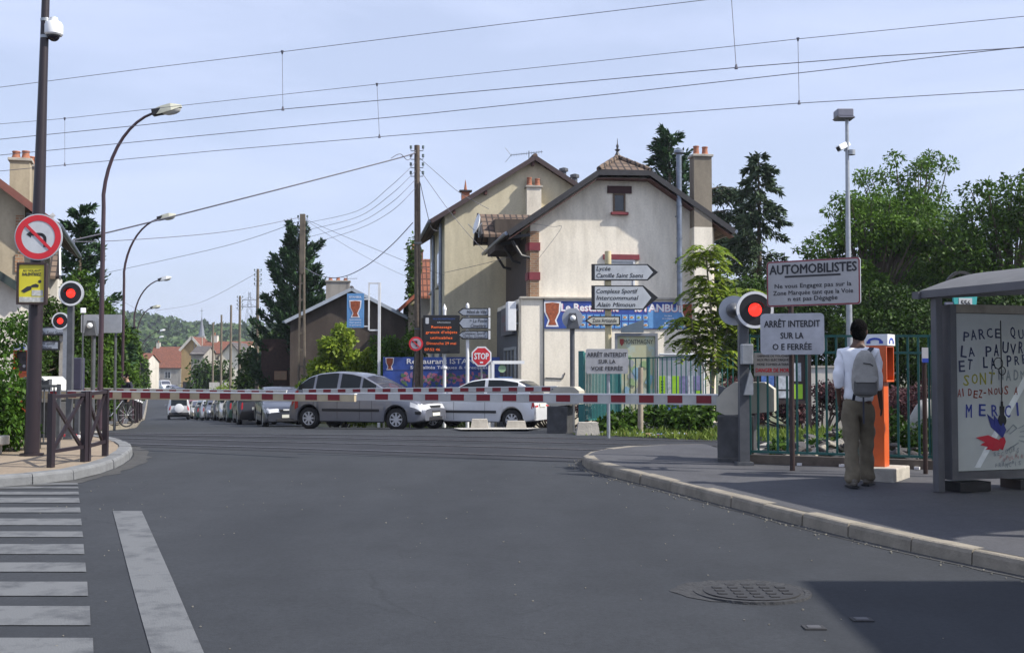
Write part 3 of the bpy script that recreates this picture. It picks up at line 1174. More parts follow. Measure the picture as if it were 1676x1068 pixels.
# young ailanthus: compound leaves on arching stalks
base = on(1163, 27.3)
t = thing('young_tree', 'slender young tree with long feathery yellow green leaves in front of the banner', 'tree', base)
rng = np.random.default_rng(41); rnd = random.Random(41)
mb = MB().m(BARKL)
H = 4.5
lean = lambda z: V((0.08 * math.sin(z), 0.05 * math.sin(z * 1.7), z))
mb.tube([lean(z * .385 - .1) for z in range(12)], [.045, .018], 7)
mb.tube([lean(1.2), V((.4, .1, 2.3)), V((.62, .1, 3.2))], [.025, .012], 6)
mb.tube([lean(1.0), V((-.3, .1, 1.9)), V((-.45, 0, 2.7))], [.022, .01], 6)
Ps, Ds, Ns, Ls = [], [], [], []
roots = [lean(rnd.uniform(1.4, 4.25)) for _ in range(84)] + [V((.4, .1, 2.3)).lerp(V((.62, .1, 3.25)), rnd.random()) for _ in range(48)] + [V((-.3, .1, 1.9)).lerp(V((-.45, 0, 2.75)), rnd.random()) for _ in range(42)] + [lean(4.15) for _ in range(20)]
for p0 in roots:
    a = rnd.uniform(0, 6.283); L = rnd.uniform(.45, .85)
    up = rnd.uniform(.25, 1.0)
    h = V((math.cos(a), math.sin(a), 0))
    prev = None
    for q in range(13):
        s = .15 + .85 * q / 12
        p = p0 + h * L * s * .95 + V((0, 0, L * (up * s - .85 * s * s)))
        for sd in (-1, 1):
            Ps.append(tuple(p)); dv = V((-h.y * sd, h.x * sd, 0)) * .8 + h * .5 + V((0, 0, -.25 + rnd.uniform(-.2, .2)))
            Ds.append(tuple(dv.normalized())); Ns.append((rnd.uniform(-.4, .4), rnd.uniform(-.4, .4), 1)); Ls.append(rnd.uniform(.13, .21))
    mb.tube([p0, p0 + h * L * .5 + V((0, 0, L * (up * .5 - .21))), p0 + h * L * .95 + V((0, 0, L * (up - .85)))], .006, 4, caps=False)
mb.build('trunk', t)
leaf_mesh('crown', np.array(Ps), np.array(Ds), unit(np.array(Ns)), np.array(Ls), np.array(Ls) * .4, L_YEL, t)

# ---- left side greenery
tree('linden_tree', 'bushy green tree behind the larger left signal light', on(118, 36), 4.9, (.52, 1.5, 1.4, 2.2), 11000, .17, L_MID, 51, .1, k=20, clump=(.22, .4))
tree('linden_tree', 'green tree behind the grey sign back and nearest street lamp', on(158, 40), 5.2, (.5, 1.2, 1.3, 2.4), 11000, .17, L_MID, 52, .1, k=20, clump=(.2, .4))
tree('linden_tree', 'small green tree left of the second street lamp', on(183, 50), 5.0, (.5, 1.0, 1.2, 2.4), 8000, .2, L_MID, 53, .1, k=18, clump=(.2, .4))
tree('linden_tree', 'low green tree behind the white signal housing on the left', on(60, 33), 3.9, (.5, 1.5, 1.3, 1.8), 9000, .16, L_DARK, 54, .1, k=18, clump=(.22, .42))
tree('linden_tree', 'far green tree behind the third street lamp', on(206, 72), 6.0, (.5, 1.0, 1.2, 2.8), 5000, .28, L_MID, 55, .12, k=16)
tree('linden_tree', 'far green tree standing before the distant wooded hill', on(222, 130), 7.8, (.5, 1.3, 1.8, 3.6), 3000, .5, L_MID, 56, .2, k=16)
bush('hedge_bush', 'bright green leafy bush above the low stone edging at the left edge', on(-22, 17.0, .1), rand_clumps(61, 26, .42, .5, (.25, 1.0), (.2, .32)), 9000, .085, L_HEDGE, 61)
bush('hedge_bush', 'taller green bush at the left edge in front of the pale house wall', on(-40, 19.6, .1), rand_clumps(62, 22, .55, .6, (.5, 2.0), (.24, .36)), 9000, .085, L_HEDGE, 62)
bush('hedge_bush', 'dark green bush behind the purple mast on the left', on(20, 30, .1), rand_clumps(63, 14, .9, .5, (.3, 1.7), (.3, .5)), 6000, .12, L_DARK, 63)
# ---- in front of the low dark house
bush('lilac_bush', 'large sunlit green bush in front of the low dark house gable', on(556, 43.6), rand_clumps(64, 46, 1.3, .8, (.4, 2.7), (.22, .5)) + rand_clumps(164, 9, .5, .5, (2.7, 3.5), (.2, .42)), 17000, .17, L_YEL, 64)
bush('lilac_bush', 'green bush behind the white post, right of the dark house', on(648, 42.4), rand_clumps(65, 34, 1.0, .6, (.4, 3.4), (.26, .5)), 12000, .13, L_ACACIA, 65)
bush('lilac_bush', 'dark shrub left of the dark house above the parked cars', on(430, 77), rand_clumps(66, 30, 1.2, .9, (.4, 5.6), (.6, .95)), 12000, .25, L_DARK, 66)
bush('lilac_bush', 'yellow green roadside shrub by the leaning poles down the street', on(380, 106), rand_clumps(67, 20, 1.6, .8, (.4, 2.3), (.6, 1.0)), 4500, .3, L_YEL, 67)
bush('lilac_bush', 'dark round bush before the white panel far down the street', on(340, 132), rand_clumps(68, 16, 1.7, 1.2, (1.2, 4.6), (.9, 1.5)), 4000, .4, L_DARK, 68)
# ---- hedges
bush('purple_hedge', 'low purple leaved hedge along the white house wall', on(905, 36.4), rand_clumps(71, 26, 1.55, .22, (.25, .95), (.2, .3)), 9000, .09, L_RED, 71, cat='hedge')
bush('purple_hedge', 'purple leaved hedge behind the green railings left of the man', on(1345, 33), rand_clumps(72, 40, 2.9, .3, (.3, 1.15), (.25, .4)), 14000, .10, L_RED, 72, cat='hedge')
bush('purple_hedge', 'purple leaved hedge behind the orange telephone post', on(1520, 32), rand_clumps(73, 34, 2.0, .3, (.3, 1.2), (.25, .4)), 9000, .10, L_RED, 73, cat='hedge')
bush('weed_bush', 'leafy weeds growing behind the railings beside the bus shelter', on(1490, 16.2), rand_clumps(74, 16, .42, .3, (.1, .6), (.12, .2)), 2000, .08, L_DARK, 74)
bush('weed_bush', 'low leafy weeds behind the railings left of the walking man', on(1345, 17.5), rand_clumps(75, 9, .8, .3, (.05, .25), (.1, .16)), 900, .08, L_MID, 75)

for k_, (px, Y, lab) in enumerate(((1128, 24.6, 'broad leaved weeds at the right end of the far grass strip'), (1098, 26.8, 'dark weeds against the far railings right of the wooden stake'), (1020, 25.2, 'tall weeds beside the thin sign post in the grass strip'))):
    bush('weed_bush', lab, on(px, Y), rand_clumps(174 + k_, 14, .5, .35, (.08, .5), (.12, .24)), 1500, .13, (L_MID, L_DARK, L_MID)[k_], 174 + k_)

# ---- grass strips and weeds
rng = np.random.default_rng(81)
def grass(name, poly_pts, n, h, m, seed, off=0.0):
    rng = np.random.default_rng(seed)
    P = []
    xs = [p[0] for p in poly_pts]; ys = [p[1] for p in poly_pts]
    def inside(x, y):
        r = False
        for i in range(len(poly_pts)):
            (x1, y1), (x2, y2) = poly_pts[i], poly_pts[i - 1]
            if (y1 > y) != (y2 > y) and x < (x2 - x1) * (y - y1) / (y2 - y1) + x1:
                r = not r
        return r
    while len(P) < n:
        x = rng.uniform(min(xs), max(xs)); y = rng.uniform(min(ys), max(ys))
        if inside(x, y):
            P.append((x, y, gz(y) + off))
    P = np.array(P)
    g = np.sin(P[:, 0] * 2.3 + P[:, 1]) * np.sin(P[:, 1] * 3.1) + rng.normal(size=n) * .4
    L = h * np.clip(.75 + .6 * g, .2, 2.2)
    D = unit(rng.normal(size=(n, 3)) * .45 + np.array([0, 0, 1]))
    N = unit(rng.normal(size=(n, 3)) + np.array([0, -.4, .2]))
    o = leaf_mesh(name, P, D, N, L, np.maximum(L * .2, .02), m)
    o['kind'] = 'stuff'
    return o
grass('grass', [(1.3, 23.9), (3.9, 20.6), (7.5, 21.5), (7.2, 27.0), (1.9, 27.6)], 9000, .17, L_GRASS, 82, -.05)
grass('grass', [(XL(36) - 2.8, 36), (XL(70) - 2.9, 70), (XL(70) - 6, 70), (XL(36) - 6, 36)], 3500, .35, L_GRASS, 83, -.05)
grass('grass', [(XR(39) + 2.8, 39), (XR(90) + 2.8, 90), (XR(90) + 6, 90), (XR(39) + 5, 39)], 4500, .4, L_GRASS, 84, -.05)
grass('grass', [(4.2, 15.9), (12, 13.9), (14, 15), (4.4, 18.2)], 1800, .16, L_GRASS, 85, -.05)

# ---- the far wood on the hill
rng = np.random.default_rng(91)
n = 2600
X = rng.uniform(-480, -60, n); Y = rng.uniform(400, 760, n)
Z = hill_z(X, Y)
clx = []
pts, ds = [], []
for x, y, z in zip(X, Y, Z):
    r = rng.uniform(3.0, 6.0)
    q = 26
    d = unit(rng.normal(size=(q, 3)))
    pts.append(np.array([x, y, z + r * .7]) + d * np.array([r, r, r * .95]) * rng.uniform(.7, 1.05, (q, 1)))
    ds.append(d)
P = np.concatenate(pts); d = np.concatenate(ds)
D = unit(d + rng.normal(size=P.shape) * .8)
N = unit(d + np.array([0, 0, .6]) + rng.normal(size=P.shape) * .4)
L = rng.uniform(2.4, 4.2, len(P))
o = leaf_mesh('woodland', P - D * L[:, None] * .5, D, N, L, L * .8, L_FAR)
o['kind'] = 'stuff'

# ================================================================== buildings
W_WHITE = wall_mat('white_render', (0.82, 0.755, 0.635), (0.53, 0.475, 0.38), .48, .85)
W_YEL = wall_mat('yellow_render', (0.60, 0.54, 0.39), (0.45, 0.40, 0.28), .45, .8)
W_BEIGE = wall_mat('beige_render', (0.42, 0.36, 0.26), (0.28, 0.24, 0.175), .42, .75)
W_PALE = wall_mat('pale_render', (0.58, 0.55, 0.49), (0.45, 0.42, 0.36), .5, .8)
W_GREY = wall_mat('grey_render', (0.33, 0.31, 0.28), (0.22, 0.2, 0.18), .45, .8)
W_DARK = wall_mat('dark_render', (0.075, 0.06, 0.052), (0.13, 0.11, 0.09), .45, .8)
W_STONE = mat('rubble_stone_wall', (0.28, 0.23, 0.16), 0.95, var=0.4, scale=5, col2=(0.5, 0.43, 0.33), bump=1, bscale=7)
BRICK = brick_mat('red_brick', (0.30, 0.10, 0.055), (0.22, 0.075, 0.045), (0.30, 0.25, 0.2))
BRICKO = brick_mat('old_brick', (0.32, 0.17, 0.09), (0.24, 0.13, 0.075), (0.30, 0.25, 0.18))


def tile_mat(name, c1, c2, mortar, rot):
    m = brick_mat(name, c1, c2, mortar, bw=0.22, bh=0.28, ms=0.03, vec='xy', bump=0.9, off=0.0)
    if rot:
        for n in m.node_tree.nodes:
            if n.type == 'MAPPING':
                n.inputs['Rotation'].default_value = (0, 0, R(90))
    return m


T_BRN_Y = tile_mat('brown_tiles', (0.16, 0.105, 0.075), (0.11, 0.07, 0.055), (0.03, 0.022, 0.02), True)
T_BRN_X = tile_mat('brown_tiles_hip', (0.17, 0.12, 0.085), (0.12, 0.08, 0.06), (0.03, 0.022, 0.02), False)
T_RED_Y = tile_mat('red_tiles', (0.25, 0.085, 0.045), (0.18, 0.065, 0.04), (0.08, 0.03, 0.02), True)
T_RED_X = tile_mat('red_tiles_front', (0.26, 0.09, 0.048), (0.19, 0.07, 0.042), (0.08, 0.03, 0.02), False)
T_GRY_X = tile_mat('grey_slates', (0.14, 0.125, 0.12), (0.10, 0.09, 0.09), (0.04, 0.035, 0.035), False)
T_GRY_Y = tile_mat('grey_slates_side', (0.14, 0.125, 0.12), (0.10, 0.09, 0.09), (0.04, 0.035, 0.035), True)
FASCIA = mat('dark_fascia', (0.03, 0.028, 0.03), 0.5, var=0.2)
FASCW = mat('pale_fascia', (0.36, 0.40, 0.46), 0.6, var=0.18, scale=3)
SOFFIT = mat('brown_soffit', (0.09, 0.035, 0.028), 0.7, var=0.2)
TERRA = mat('terracotta', (0.32, 0.125, 0.07), 0.8, var=0.25, scale=8)
MAROON = mat('maroon_paint', (0.20, 0.03, 0.04), 0.65, var=0.15)
GLASS = mat('dark_glass', (0.014, 0.018, 0.024), 0.06, var=0.0, spec=0.8)
SHUT = mat('white_shutter', (0.50, 0.51, 0.52), 0.6, var=0.08)
ZINC = mat('zinc_flue', (0.20, 0.23, 0.28), 0.42, metal=0.6, var=0.25, scale=5)


def slab(mb, poly, t):
    n = len(poly)
    vs = [V(p) for p in poly] + [V(p) - V((0, 0, t)) for p in poly]
    nrm = (vs[1] - vs[0]).cross(vs[2] - vs[1])
    fs = [list(range(n)), list(range(2 * n - 1, n - 1, -1))] + [(i, i + n, (i + 1) % n + n, (i + 1) % n) for i in range(n)]
    if nrm.z < 0:
        fs = [f[::-1] for f in fs]
    return mb.add(vs, fs)


def chimney(t, x, y, z0, z1, sx, sy, m, pots, parent=None, cap=True):
    mb = MB().m(m).box((x, y, (z0 + z1) / 2), (sx, sy, z1 - z0))
    if cap:
        mb.m(CONC).box((x, y, z1 + .04), (sx + .1, sy + .1, .08), bev=.015)
    c = mb.build('chimney', parent or t)
    for px, h in pots:
        p = MB().m(TERRA)
        p.lathe([(.115, z1 + .07), (.12, z1 + .12), (.1, z1 + .16), (.088, z1 + h), (.105, z1 + h + .02), (.1, z1 + h + .05), (.07, z1 + h + .04)], MX.Translation((x + px, y, 0)), 14)
        p.build('chimney_pot', c)
    return c


def window(t, x, z, w, h, y=0.0, pane=None, frame=None, lintel=None, sill=None, name='window', rot=None, shutter=False, bars=1):
    """front face at y (towards -Y)"""
    T = rot
    mb = MB().m(frame or WHITE)
    f = .055
    for c, s in (((x - w / 2 + f / 2, y - .015, z), (f, .07, h)), ((x + w / 2 - f / 2, y - .015, z), (f, .07, h)),
                 ((x, y - .0155, z - h / 2 + f / 2), (w - 2 * f, .069, f)), ((x, y - .0155, z + h / 2 - f / 2), (w - 2 * f, .069, f))):
        mb.box(c, s)
    for i in range(bars):
        mb.box((x - w / 2 + w * (i + 1) / (bars + 1), y - .016, z), (.04, .06, h - 2 * f))
    o = mb.build(name, t)
    if T:
        o.matrix_local = T
    mb = MB().m(SHUT if shutter else (pane or GLASS)).box((x, y - .004, z), (w - 2 * f, .03, h - 2 * f))
    if shutter:
        for i in range(int(h / .06)):
            mb.box((x, y - .021, z - h / 2 + f + .03 + i * .06), (w - 2 * f, .012, .045)) if i * .06 + f * 2 + .03 < h else None
    mb.build('roller_shutter' if shutter else 'pane', o)
    if lintel:
        MB().m(lintel).box((x, y - .03, z + h / 2 + .09), (w + .3, .1, .17)).build('lintel', o)
    if sill:
        MB().m(sill).box((x, y - .06, z - h / 2 - .05), (w + .16, .18, .09), bev=.01).build('sill', o)
    return o


def gable_house(name, label, loc, yaw, W, D, zl, zr, xr, zt, wall, roof, ovl=.4, ovr=.4, ovf=.3, rt=.14, fascia=None, cat='house', hip=0.0, ridge=True, side_only=False):
    """gable front at y=0 facing -Y; eaves at zl/zr, ridge height zt above x=xr"""
    t = thing(name, label, cat, loc, yaw)
    sl = (zt - zl) / xr; sr = (zt - zr) / (W - xr)
    pts = [(0, -1.2), (W, -1.2), (W, zr)]
    if hip:
        pts += [(xr + hip, zt - sr * hip), (xr - hip, zt - sl * hip)]
    else:
        pts += [(xr, zt)]
    pts += [(0, zl)]
    mb = MB().m(wall).prism(pts, 0, .3)
    mb.prism([(0, -1.2), (W, -1.2), (W, zr), (xr, zt), (0, zl)], D - .3, D)
    mb.box((.15, D / 2, zl / 2 - .6), (.3, D - .6, zl + 1.2))
    mb.box((W - .15, D / 2, zr / 2 - .6), (.3, D - .6, zr + 1.2))
    mb.build('wall', t)
    e = .02
    z_l = zl - sl * ovl + rt + e; z_r = zr - sr * ovr + rt + e; z_t = zt + rt + e
    mb = MB().m(roof)
    y0, y1 = -ovf, D + ovf
    if hip:
        hd = hip * 1.15
        slab(mb, [(-ovl, y0, z_l), (xr - hip, y0, z_t - sl * hip), (xr, y0 + hd, z_t), (xr, y1, z_t), (-ovl, y1, z_l)], rt)
        slab(mb, [(W + ovr, y1, z_r), (xr, y1, z_t), (xr, y0 + hd, z_t), (xr + hip, y0, z_t - sr * hip), (W + ovr, y0, z_r)], rt)
    else:
        slab(mb, [(-ovl, y0, z_l), (xr, y0, z_t), (xr, y1, z_t), (-ovl, y1, z_l)], rt)
        slab(mb, [(W + ovr, y1, z_r), (xr, y1, z_t), (xr, y0, z_t), (W + ovr, y0, z_r)], rt)
    if ridge:
        n = int((y1 - y0) / .38)
        for i in range(n):
            if hip and i * .38 < hip * 1.1:
                continue
            mb.tube([(xr, y0 + i * .38, z_t - .01), (xr, y0 + (i + 1) * .38 - .02, z_t - .01)], [.10, .12], 8)
    ro = mb.build('roof', t)
    if fascia:
        fb = MB().m(fascia)
        a = .17
        xa, xb = (xr - hip, xr + hip) if hip else (xr, xr)
        fb.beam((-ovl, y0 - .02, z_l - rt * .6), (xa, y0 - .02, z_t - sl * (xr - xa) - rt * .6), .05, a)
        fb.beam((W + ovr, y0 - .02, z_r - rt * .6), (xb, y0 - .02, z_t - sr * (xb - xr) - rt * .6), .05, a)
        if hip:
            fb.beam((xa, y0 - .021, z_t - sl * hip - rt * .7), (xb, y0 - .021, z_t - sr * hip - rt * .7), .055, a)
        fb.build('fascia', ro)
        g = MB().m(ZINC)
        g.tube([(-ovl - .06, y0, z_l - rt * .5), (-ovl - .06, y1, z_l - rt * .5)], .065, 8)
        g.tube([(W + ovr + .06, y0, z_r - rt * .5), (W + ovr + .06, y1, z_r - rt * .5)], .065, 8)
        g.build('gutter', ro)
    return t, ro, (z_l, z_r, z_t, sl, sr)


# ---- the white gabled house (restaurant)
HY = R(8)
h0 = at(868, 690, 38); hl = V((h0.x, 38, gz(38)))
HT = MX.Translation(hl) @ MX.Rotation(HY, 4, 'Z')
house, hroof, hz = gable_house('restaurant_house', 'white rendered gabled house with half hipped tile roof, tall chimney stack and banner', hl, HY, 6.25, 5.6,
                               6.75, 6.75, 3.06, 8.86, W_WHITE, T_BRN_Y, ovl=.8, ovr=.55, ovf=.5, hip=.86, fascia=FASCIA)
zt = hz[2]; sl = hz[3]
mb = MB().m(T_BRN_X)
slab(mb, [(3.06 - .9, -.54, zt - sl * .86 + .01), (3.06 + .9, -.54, zt - sl * .86 + .01), (3.06, .53, zt + .03)], .1)
hip_o = mb.build('hip', hroof)
mb = MB().m(T_BRN_X)
for s in (-1, 1):
    for i in range(4):
        a = V((3.06 + s * .86, -.5, zt - sl * .86 + .02)).lerp(V((3.06, .5, zt + .02)), i / 4)
        b = V((3.06 + s * .86, -.5, zt - sl * .86 + .02)).lerp(V((3.06, .5, zt + .02)), (i + 1) / 4)
        mb.tube([a, b], [.09, .105], 8)
mb.build('hip_ridge', hroof)
mb = MB().m(mat('dark_zinc', (0.06, 0.06, 0.065), 0.5, metal=0.4))
mb.smooth = True
mb.lathe([(.13, zt + .02), (.07, zt + .14), (.035, zt + .22), (.1, zt + .27), (.03, zt + .32), (.05, zt + .4), (.018, zt + .48), (.008, zt + .66)], MX.Translation((3.06, .5, 0)), 12)
mb.build('finial', hroof)
# brown soffit boards under the rakes
mb = MB().m(SOFFIT)
for xa, za, xb, zb in ((-.76, zt - sl * 3.82, 2.2, zt - sl * .86), (3.92, zt - hz[4] * .86, 6.78, zt - hz[4] * 3.72)):
    mb.beam((xa, -.26, za - .27), (xb, -.26, zb - .27), .44, .025)
mb.beam((2.2, -.26, zt - sl * .86 - .27), (3.92, -.26, zt - sl * .86 - .27), .44, .025)
mb.build('soffit', hroof)
for y in (-.35, 1.6, 4.0):
    MB().m(FASCIA).tube([(-.02, y + .3, 5.55), (-.3, y + .3, 5.62), (-.6, y + .3, 6.1)], .05, 6).beam((-.02, y + .3, 6.3), (-.72, y + .3, 6.2), .09, .1).build('eave_bracket', hroof)
MB().m(mat('dark_brown_panel', (0.05, 0.035, 0.028), .8, var=.25)).box((-.025, 3.05, 5.3), (.05, 5.05, 2.05)).build('side_panel', house)  # thin dark brown panel over the upper left side wall
# ground floor, slightly proud, with a ledge
gf = MB().m(W_WHITE).box((2.98, -.07, 1.55), (6.6, .14, 5.3))
gf.box((-.19, 2.8, 1.55), (.36, 5.6, 5.3))
gf.build('ground_floor_wall', house)
MB().m(mat('side_shade_colour', (0.07, 0.075, 0.09), .6, var=.2)).box((-.385, 2.9, 1.5), (.03, 5.2, 5.1)).build('side_shade_sheet', house)  # dark sheet puts shade into the colour of the left ground-floor wall
MB().m(CONC).box((2.98, -.1, 4.23), (6.72, .26, .07), bev=.015).build('ledge', house)
mb = MB().m(BRICKO).box((.13, -.02, 5.35), (.3, .08, 2.15))
mb.box((-.02, .25, 5.35), (.08, .5, 2.15))
q = mb.build('corner_brickwork', house)
mb = MB().m(MAROON)
for z in (4.95, 5.92):
    mb.box((.14, -.03, z), (.36, .12, .26)).box((-.03, .25, z), (.12, .54, .26))
mb.build('painted_quoin', q)
window(house, 2.99, 7.42, .42, .62, 0, frame=mat('old_wood', (0.13, 0.09, 0.06), .8), lintel=None, sill=MAROON, bars=0)
MB().m(mat('dark_lintel', (0.05, 0.018, 0.018), .7)).box((3.0, -.02, 7.86), (.82, .09, .24)).build('lintel', house)
wn = window(house, 3.05, 5.0, .92, 1.05, 0, shutter=True, lintel=MAROON, sill=MAROON, bars=0)
# projecting stack on the right
MB().m(W_WHITE).box((5.72, -.26, 2.8), (.62, .52, 7.6)).build('chimney_breast', house)
chimney(house, 5.72, -.26, 6.6, 8.95, .61, .51, wall_mat('stack_render', (0.27, 0.235, 0.185), (0.19, 0.165, 0.13), .4, .7), ((-.15, .34), (.15, .32)))
mb = MB().m(ZINC)
mb.tube([(4.93, -.42, 4.0), (4.93, -.42, 9.05)], .095, 12)
for z in (5.1, 6.2, 7.3, 8.4):
    mb.tube([(4.93, -.42, z), (4.93, -.42, z + .05)], .105, 12)
mb.lathe([(.09, 9.0), (.17, 9.06), (.17, 9.13), (.08, 9.2)], MX.Translation((4.93, -.42, 0)), 12)
mb.box((4.93, -.2, 5.6), (.04, .4, .04)).box((4.93, -.2, 7.0), (.04, .4, .04))
mb.build('flue_pipe', house)
MB().m(DKGAL).tube([(.42, -.17, 4.2), (.42, -.17, 1.3)], .022, 6).tube([(.48, -.16, 1.62), (1.05, -.16, 1.6), (1.12, -.16, 1.78)], .02, 5).build('drain_pipe', house)
# cross dormer on the left slope with its own small roof
mb = MB().m(W_DARK).box((-.35, 3.2, 6.55), (1.1, 2.2, 1.1))
dm = mb.build('dormer', house)
mb = MB().m(T_BRN_X)
slab(mb, [(-1.35, 2.0, 6.55), (.9, 2.0, 6.55), (.9, 3.3, 7.42), (-1.35, 3.3, 7.42)], .1)
slab(mb, [(-1.35, 4.6, 6.55), (-1.35, 3.3, 7.42), (.9, 3.3, 7.42), (.9, 4.6, 6.55)], .1)
mb.build('dormer_roof', dm)
MB().m(FASCIA).beam((-1.37, 1.98, 6.48), (-1.37, 3.3, 7.38), .05, .16).beam((-1.37, 4.62, 6.48), (-1.37, 3.3, 7.38), .05, .16).build('fascia', dm)
dish = HT @ V((-1.45, 2.2, 6.9))
t = thing('satellite_dish', 'white satellite dish on the left end of the small tiled dormer', 'satellite dish', dish)
mb = MB().m(WHITE)
mb.smooth = True
mb.lathe([(.01, .0), (.15, .015), (.3, .06), (.36, .1)], MX.Rotation(R(-75), 4, 'Y') @ MX.Rotation(R(15), 4, 'X'), 22)
mb.build('reflector', t)
MB().m(GALV).tube([(0, 0, -.45), (0, 0, -.05), (.12, 0, .05)], .02, 6).tube([(-.05, 0, -.3), (-.38, -.02, .02)], .012, 5).build('arm', t)
# shop front in the left side wall
def left(x, z, w, h, d, m, name, par):
    """box on the left wall: x = distance back from the front corner"""
    return MB().m(m).box((-.37 - d / 2, x, z), (d, w, h)).build(name, par)
sf = left(1.9, 3.55, 2.9, .95, .16, mat('dark_shop_sign', (0.05, 0.055, 0.085), .35, var=.15), 'shop_sign', house)
mb = MB().m(mat('faded_sign_lettering', (0.3, 0.08, 0.1), .5))
mb.text('LE RESTAURANT', 0, 3.55, .22, M=MX.Translation((-.54, 1.9, 0)) @ MX.Rotation(R(-90), 4, 'Z'), y=0)
mb.text('ISTANBUL', 0, 3.2, .2, M=MX.Translation((-.54, 1.9, 0)) @ MX.Rotation(R(-90), 4, 'Z'), y=0)
mb.build('lettering', sf)
lightbox = HT @ V((-.62, -.05, 3.15))
t = thing('light_box', 'white end of a lit shop sign box at the left corner of the white house', 'sign', lightbox, HY)
MB().m(WHITE).box((0, .2, .48), (.28, .5, .95), bev=.02).build('box', t)
MB().m(SIGNG).box((.2, .2, .7), (.12, .05, .05)).box((.2, .2, .25), (.12, .05, .05)).build('bracket', t)
mb = MB().m(GLASS).box((-.4, 1.7, 1.35), (.06, 2.6, 2.4))
sw = mb.build('shop_window', house)
mb = MB().m(GALV)
for y in (.4, 1.25, 2.1, 3.0):
    mb.box((-.44, y, 1.35), (.07, .08, 2.5))
mb.box((-.44, 1.7, 2.6), (.07, 2.7, .1))
mb.build('shop_frame', sw)
# white entrance frame before the shop
p = at(822, 640, 36.5)
t = thing('entrance_frame', 'white metal entrance frame beside the shop door, left of the white house', 'entrance', (p.x, 36.5, gz(36.5)), HY)
mb = MB().m(WHITE)
mb.box((-.3, 0, .95), (.09, .09, 2.2)).box((.2, 0, 2.05), (1.0, .1, .1)).box((-.3, .9, .95), (.07, .07, 2.2)).box((-.3, .45, 2.05), (.08, .9, .08))
mb.build('frame', t)
MB().m(mat('pale_green_panel', (0.28, 0.42, 0.25), .5)).disc((.0, 1.85), .12, .02, .05).build('badge', t)
MB().m(mat('poster_blue', (0.05, 0.12, 0.3), .5, var=.3)).box((.1, .03, 1.0), (.45, .03, 1.2)).build('poster', t)

# ---- banner on the white house
BAN = mat('banner_blue', (0.03, 0.07, 0.30), .5, var=.25, scale=2.5)
BANL = mat('banner_light_blue', (0.12, 0.30, 0.58), .5, var=.15, scale=3)
MEAT = mat('kebab_meat', (0.30, 0.075, 0.03), .7, var=.4, scale=14)
PINK = mat('lettering_pink_edge', (0.62, 0.16, 0.22), .5)
CRM = mat('lettering_white', (0.78, 0.78, 0.8), .5)


def kebab(mb, x, z, h, y):
    mb.m(CRM)
    o = [(-.30, .48), (.30, .48), (.27, .1), (.14, -.2), (.22, -.44), (-.22, -.44), (-.14, -.2), (-.27, .1)]
    mb.prism([(x + a * h * 1.15, z + b * h * 1.06) for a, b in o], y, y + .006)
    mb.m(MEAT)
    mb.prism([(x + a * h, z + b * h) for a, b in [(-.27, .44), (0, .47), (.27, .44), (.25, .1), (.1, -.22), (.17, -.4), (-.17, -.4), (-.1, -.22), (-.25, .1)]], y - .006, y)


bl = HT @ V((3.0, -.165, 3.68))
ban = thing('restaurant_banner', 'wide blue banner with kebab pictures and food grid on the white house wall', 'banner', bl, HY)
MB().m(BAN).box((0, 0, 0), (5.2, .02, .9)).build('sheet', ban)
mb = MB().m(BANL)
mb.box((1.75, -.013, -.08), (1.7, .006, .68))
for i in range(12):
    for j in range(2):
        mb.m(BANL).box((-1.75 + i * .235, -.013, -.08 - j * .25), (.2, .006, .2))
mb.build('panel', ban)
mb = MB()
rnd = random.Random(7)
cols = [mat('food_' + n, c, .6, var=.3, scale=20) for n, c in (('orange', (.5, .2, .05)), ('white', (.7, .68, .62)), ('red', (.4, .05, .03)), ('green', (.15, .25, .06)), ('brown', (.25, .12, .05)))]
for i in range(12):
    for j in range(2):
        mb.m(cols[1]).disc((-1.75 + i * .235, -.075 - j * .25), .07, -.02, -.016, 12, r2=.045)
        mb.m(rnd.choice(cols)).disc((-1.755 + i * .235, -.07 - j * .25), .05, -.024, -.0201, 10, r2=.032)
mb.build('food_picture', ban)
mb = MB()
kebab(mb, -2.3, 0, .85, -.02)
mb.build('kebab_picture', ban)
mb = MB()
kebab(mb, 2.32, 0, .85, -.02)
mb.build('kebab_picture', ban)
for tx, x_, w_ in (('Le Restaurant', -1.05, 1.9), ('ISTANBUL', 1.3, 1.65)):
    mb = MB().m(PINK).text(tx, x_ + .012, .118, .25, y=-.017, width=w_, bold=.055)
    mb.m(CRM).text(tx, x_, .13, .25, y=-.021, width=w_, bold=.035).build('lettering', ban)
mb = MB()
for z, s in ((-.03, 'Sur place'), (-.12, 'ou à emporter'), (-.27, 'Spécialités'), (-.36, 'turques et grecques')):
    mb.m(CRM).text(s, 1.6, z, .05, y=-.022, bold=.03)
mb.build('lettering', ban)

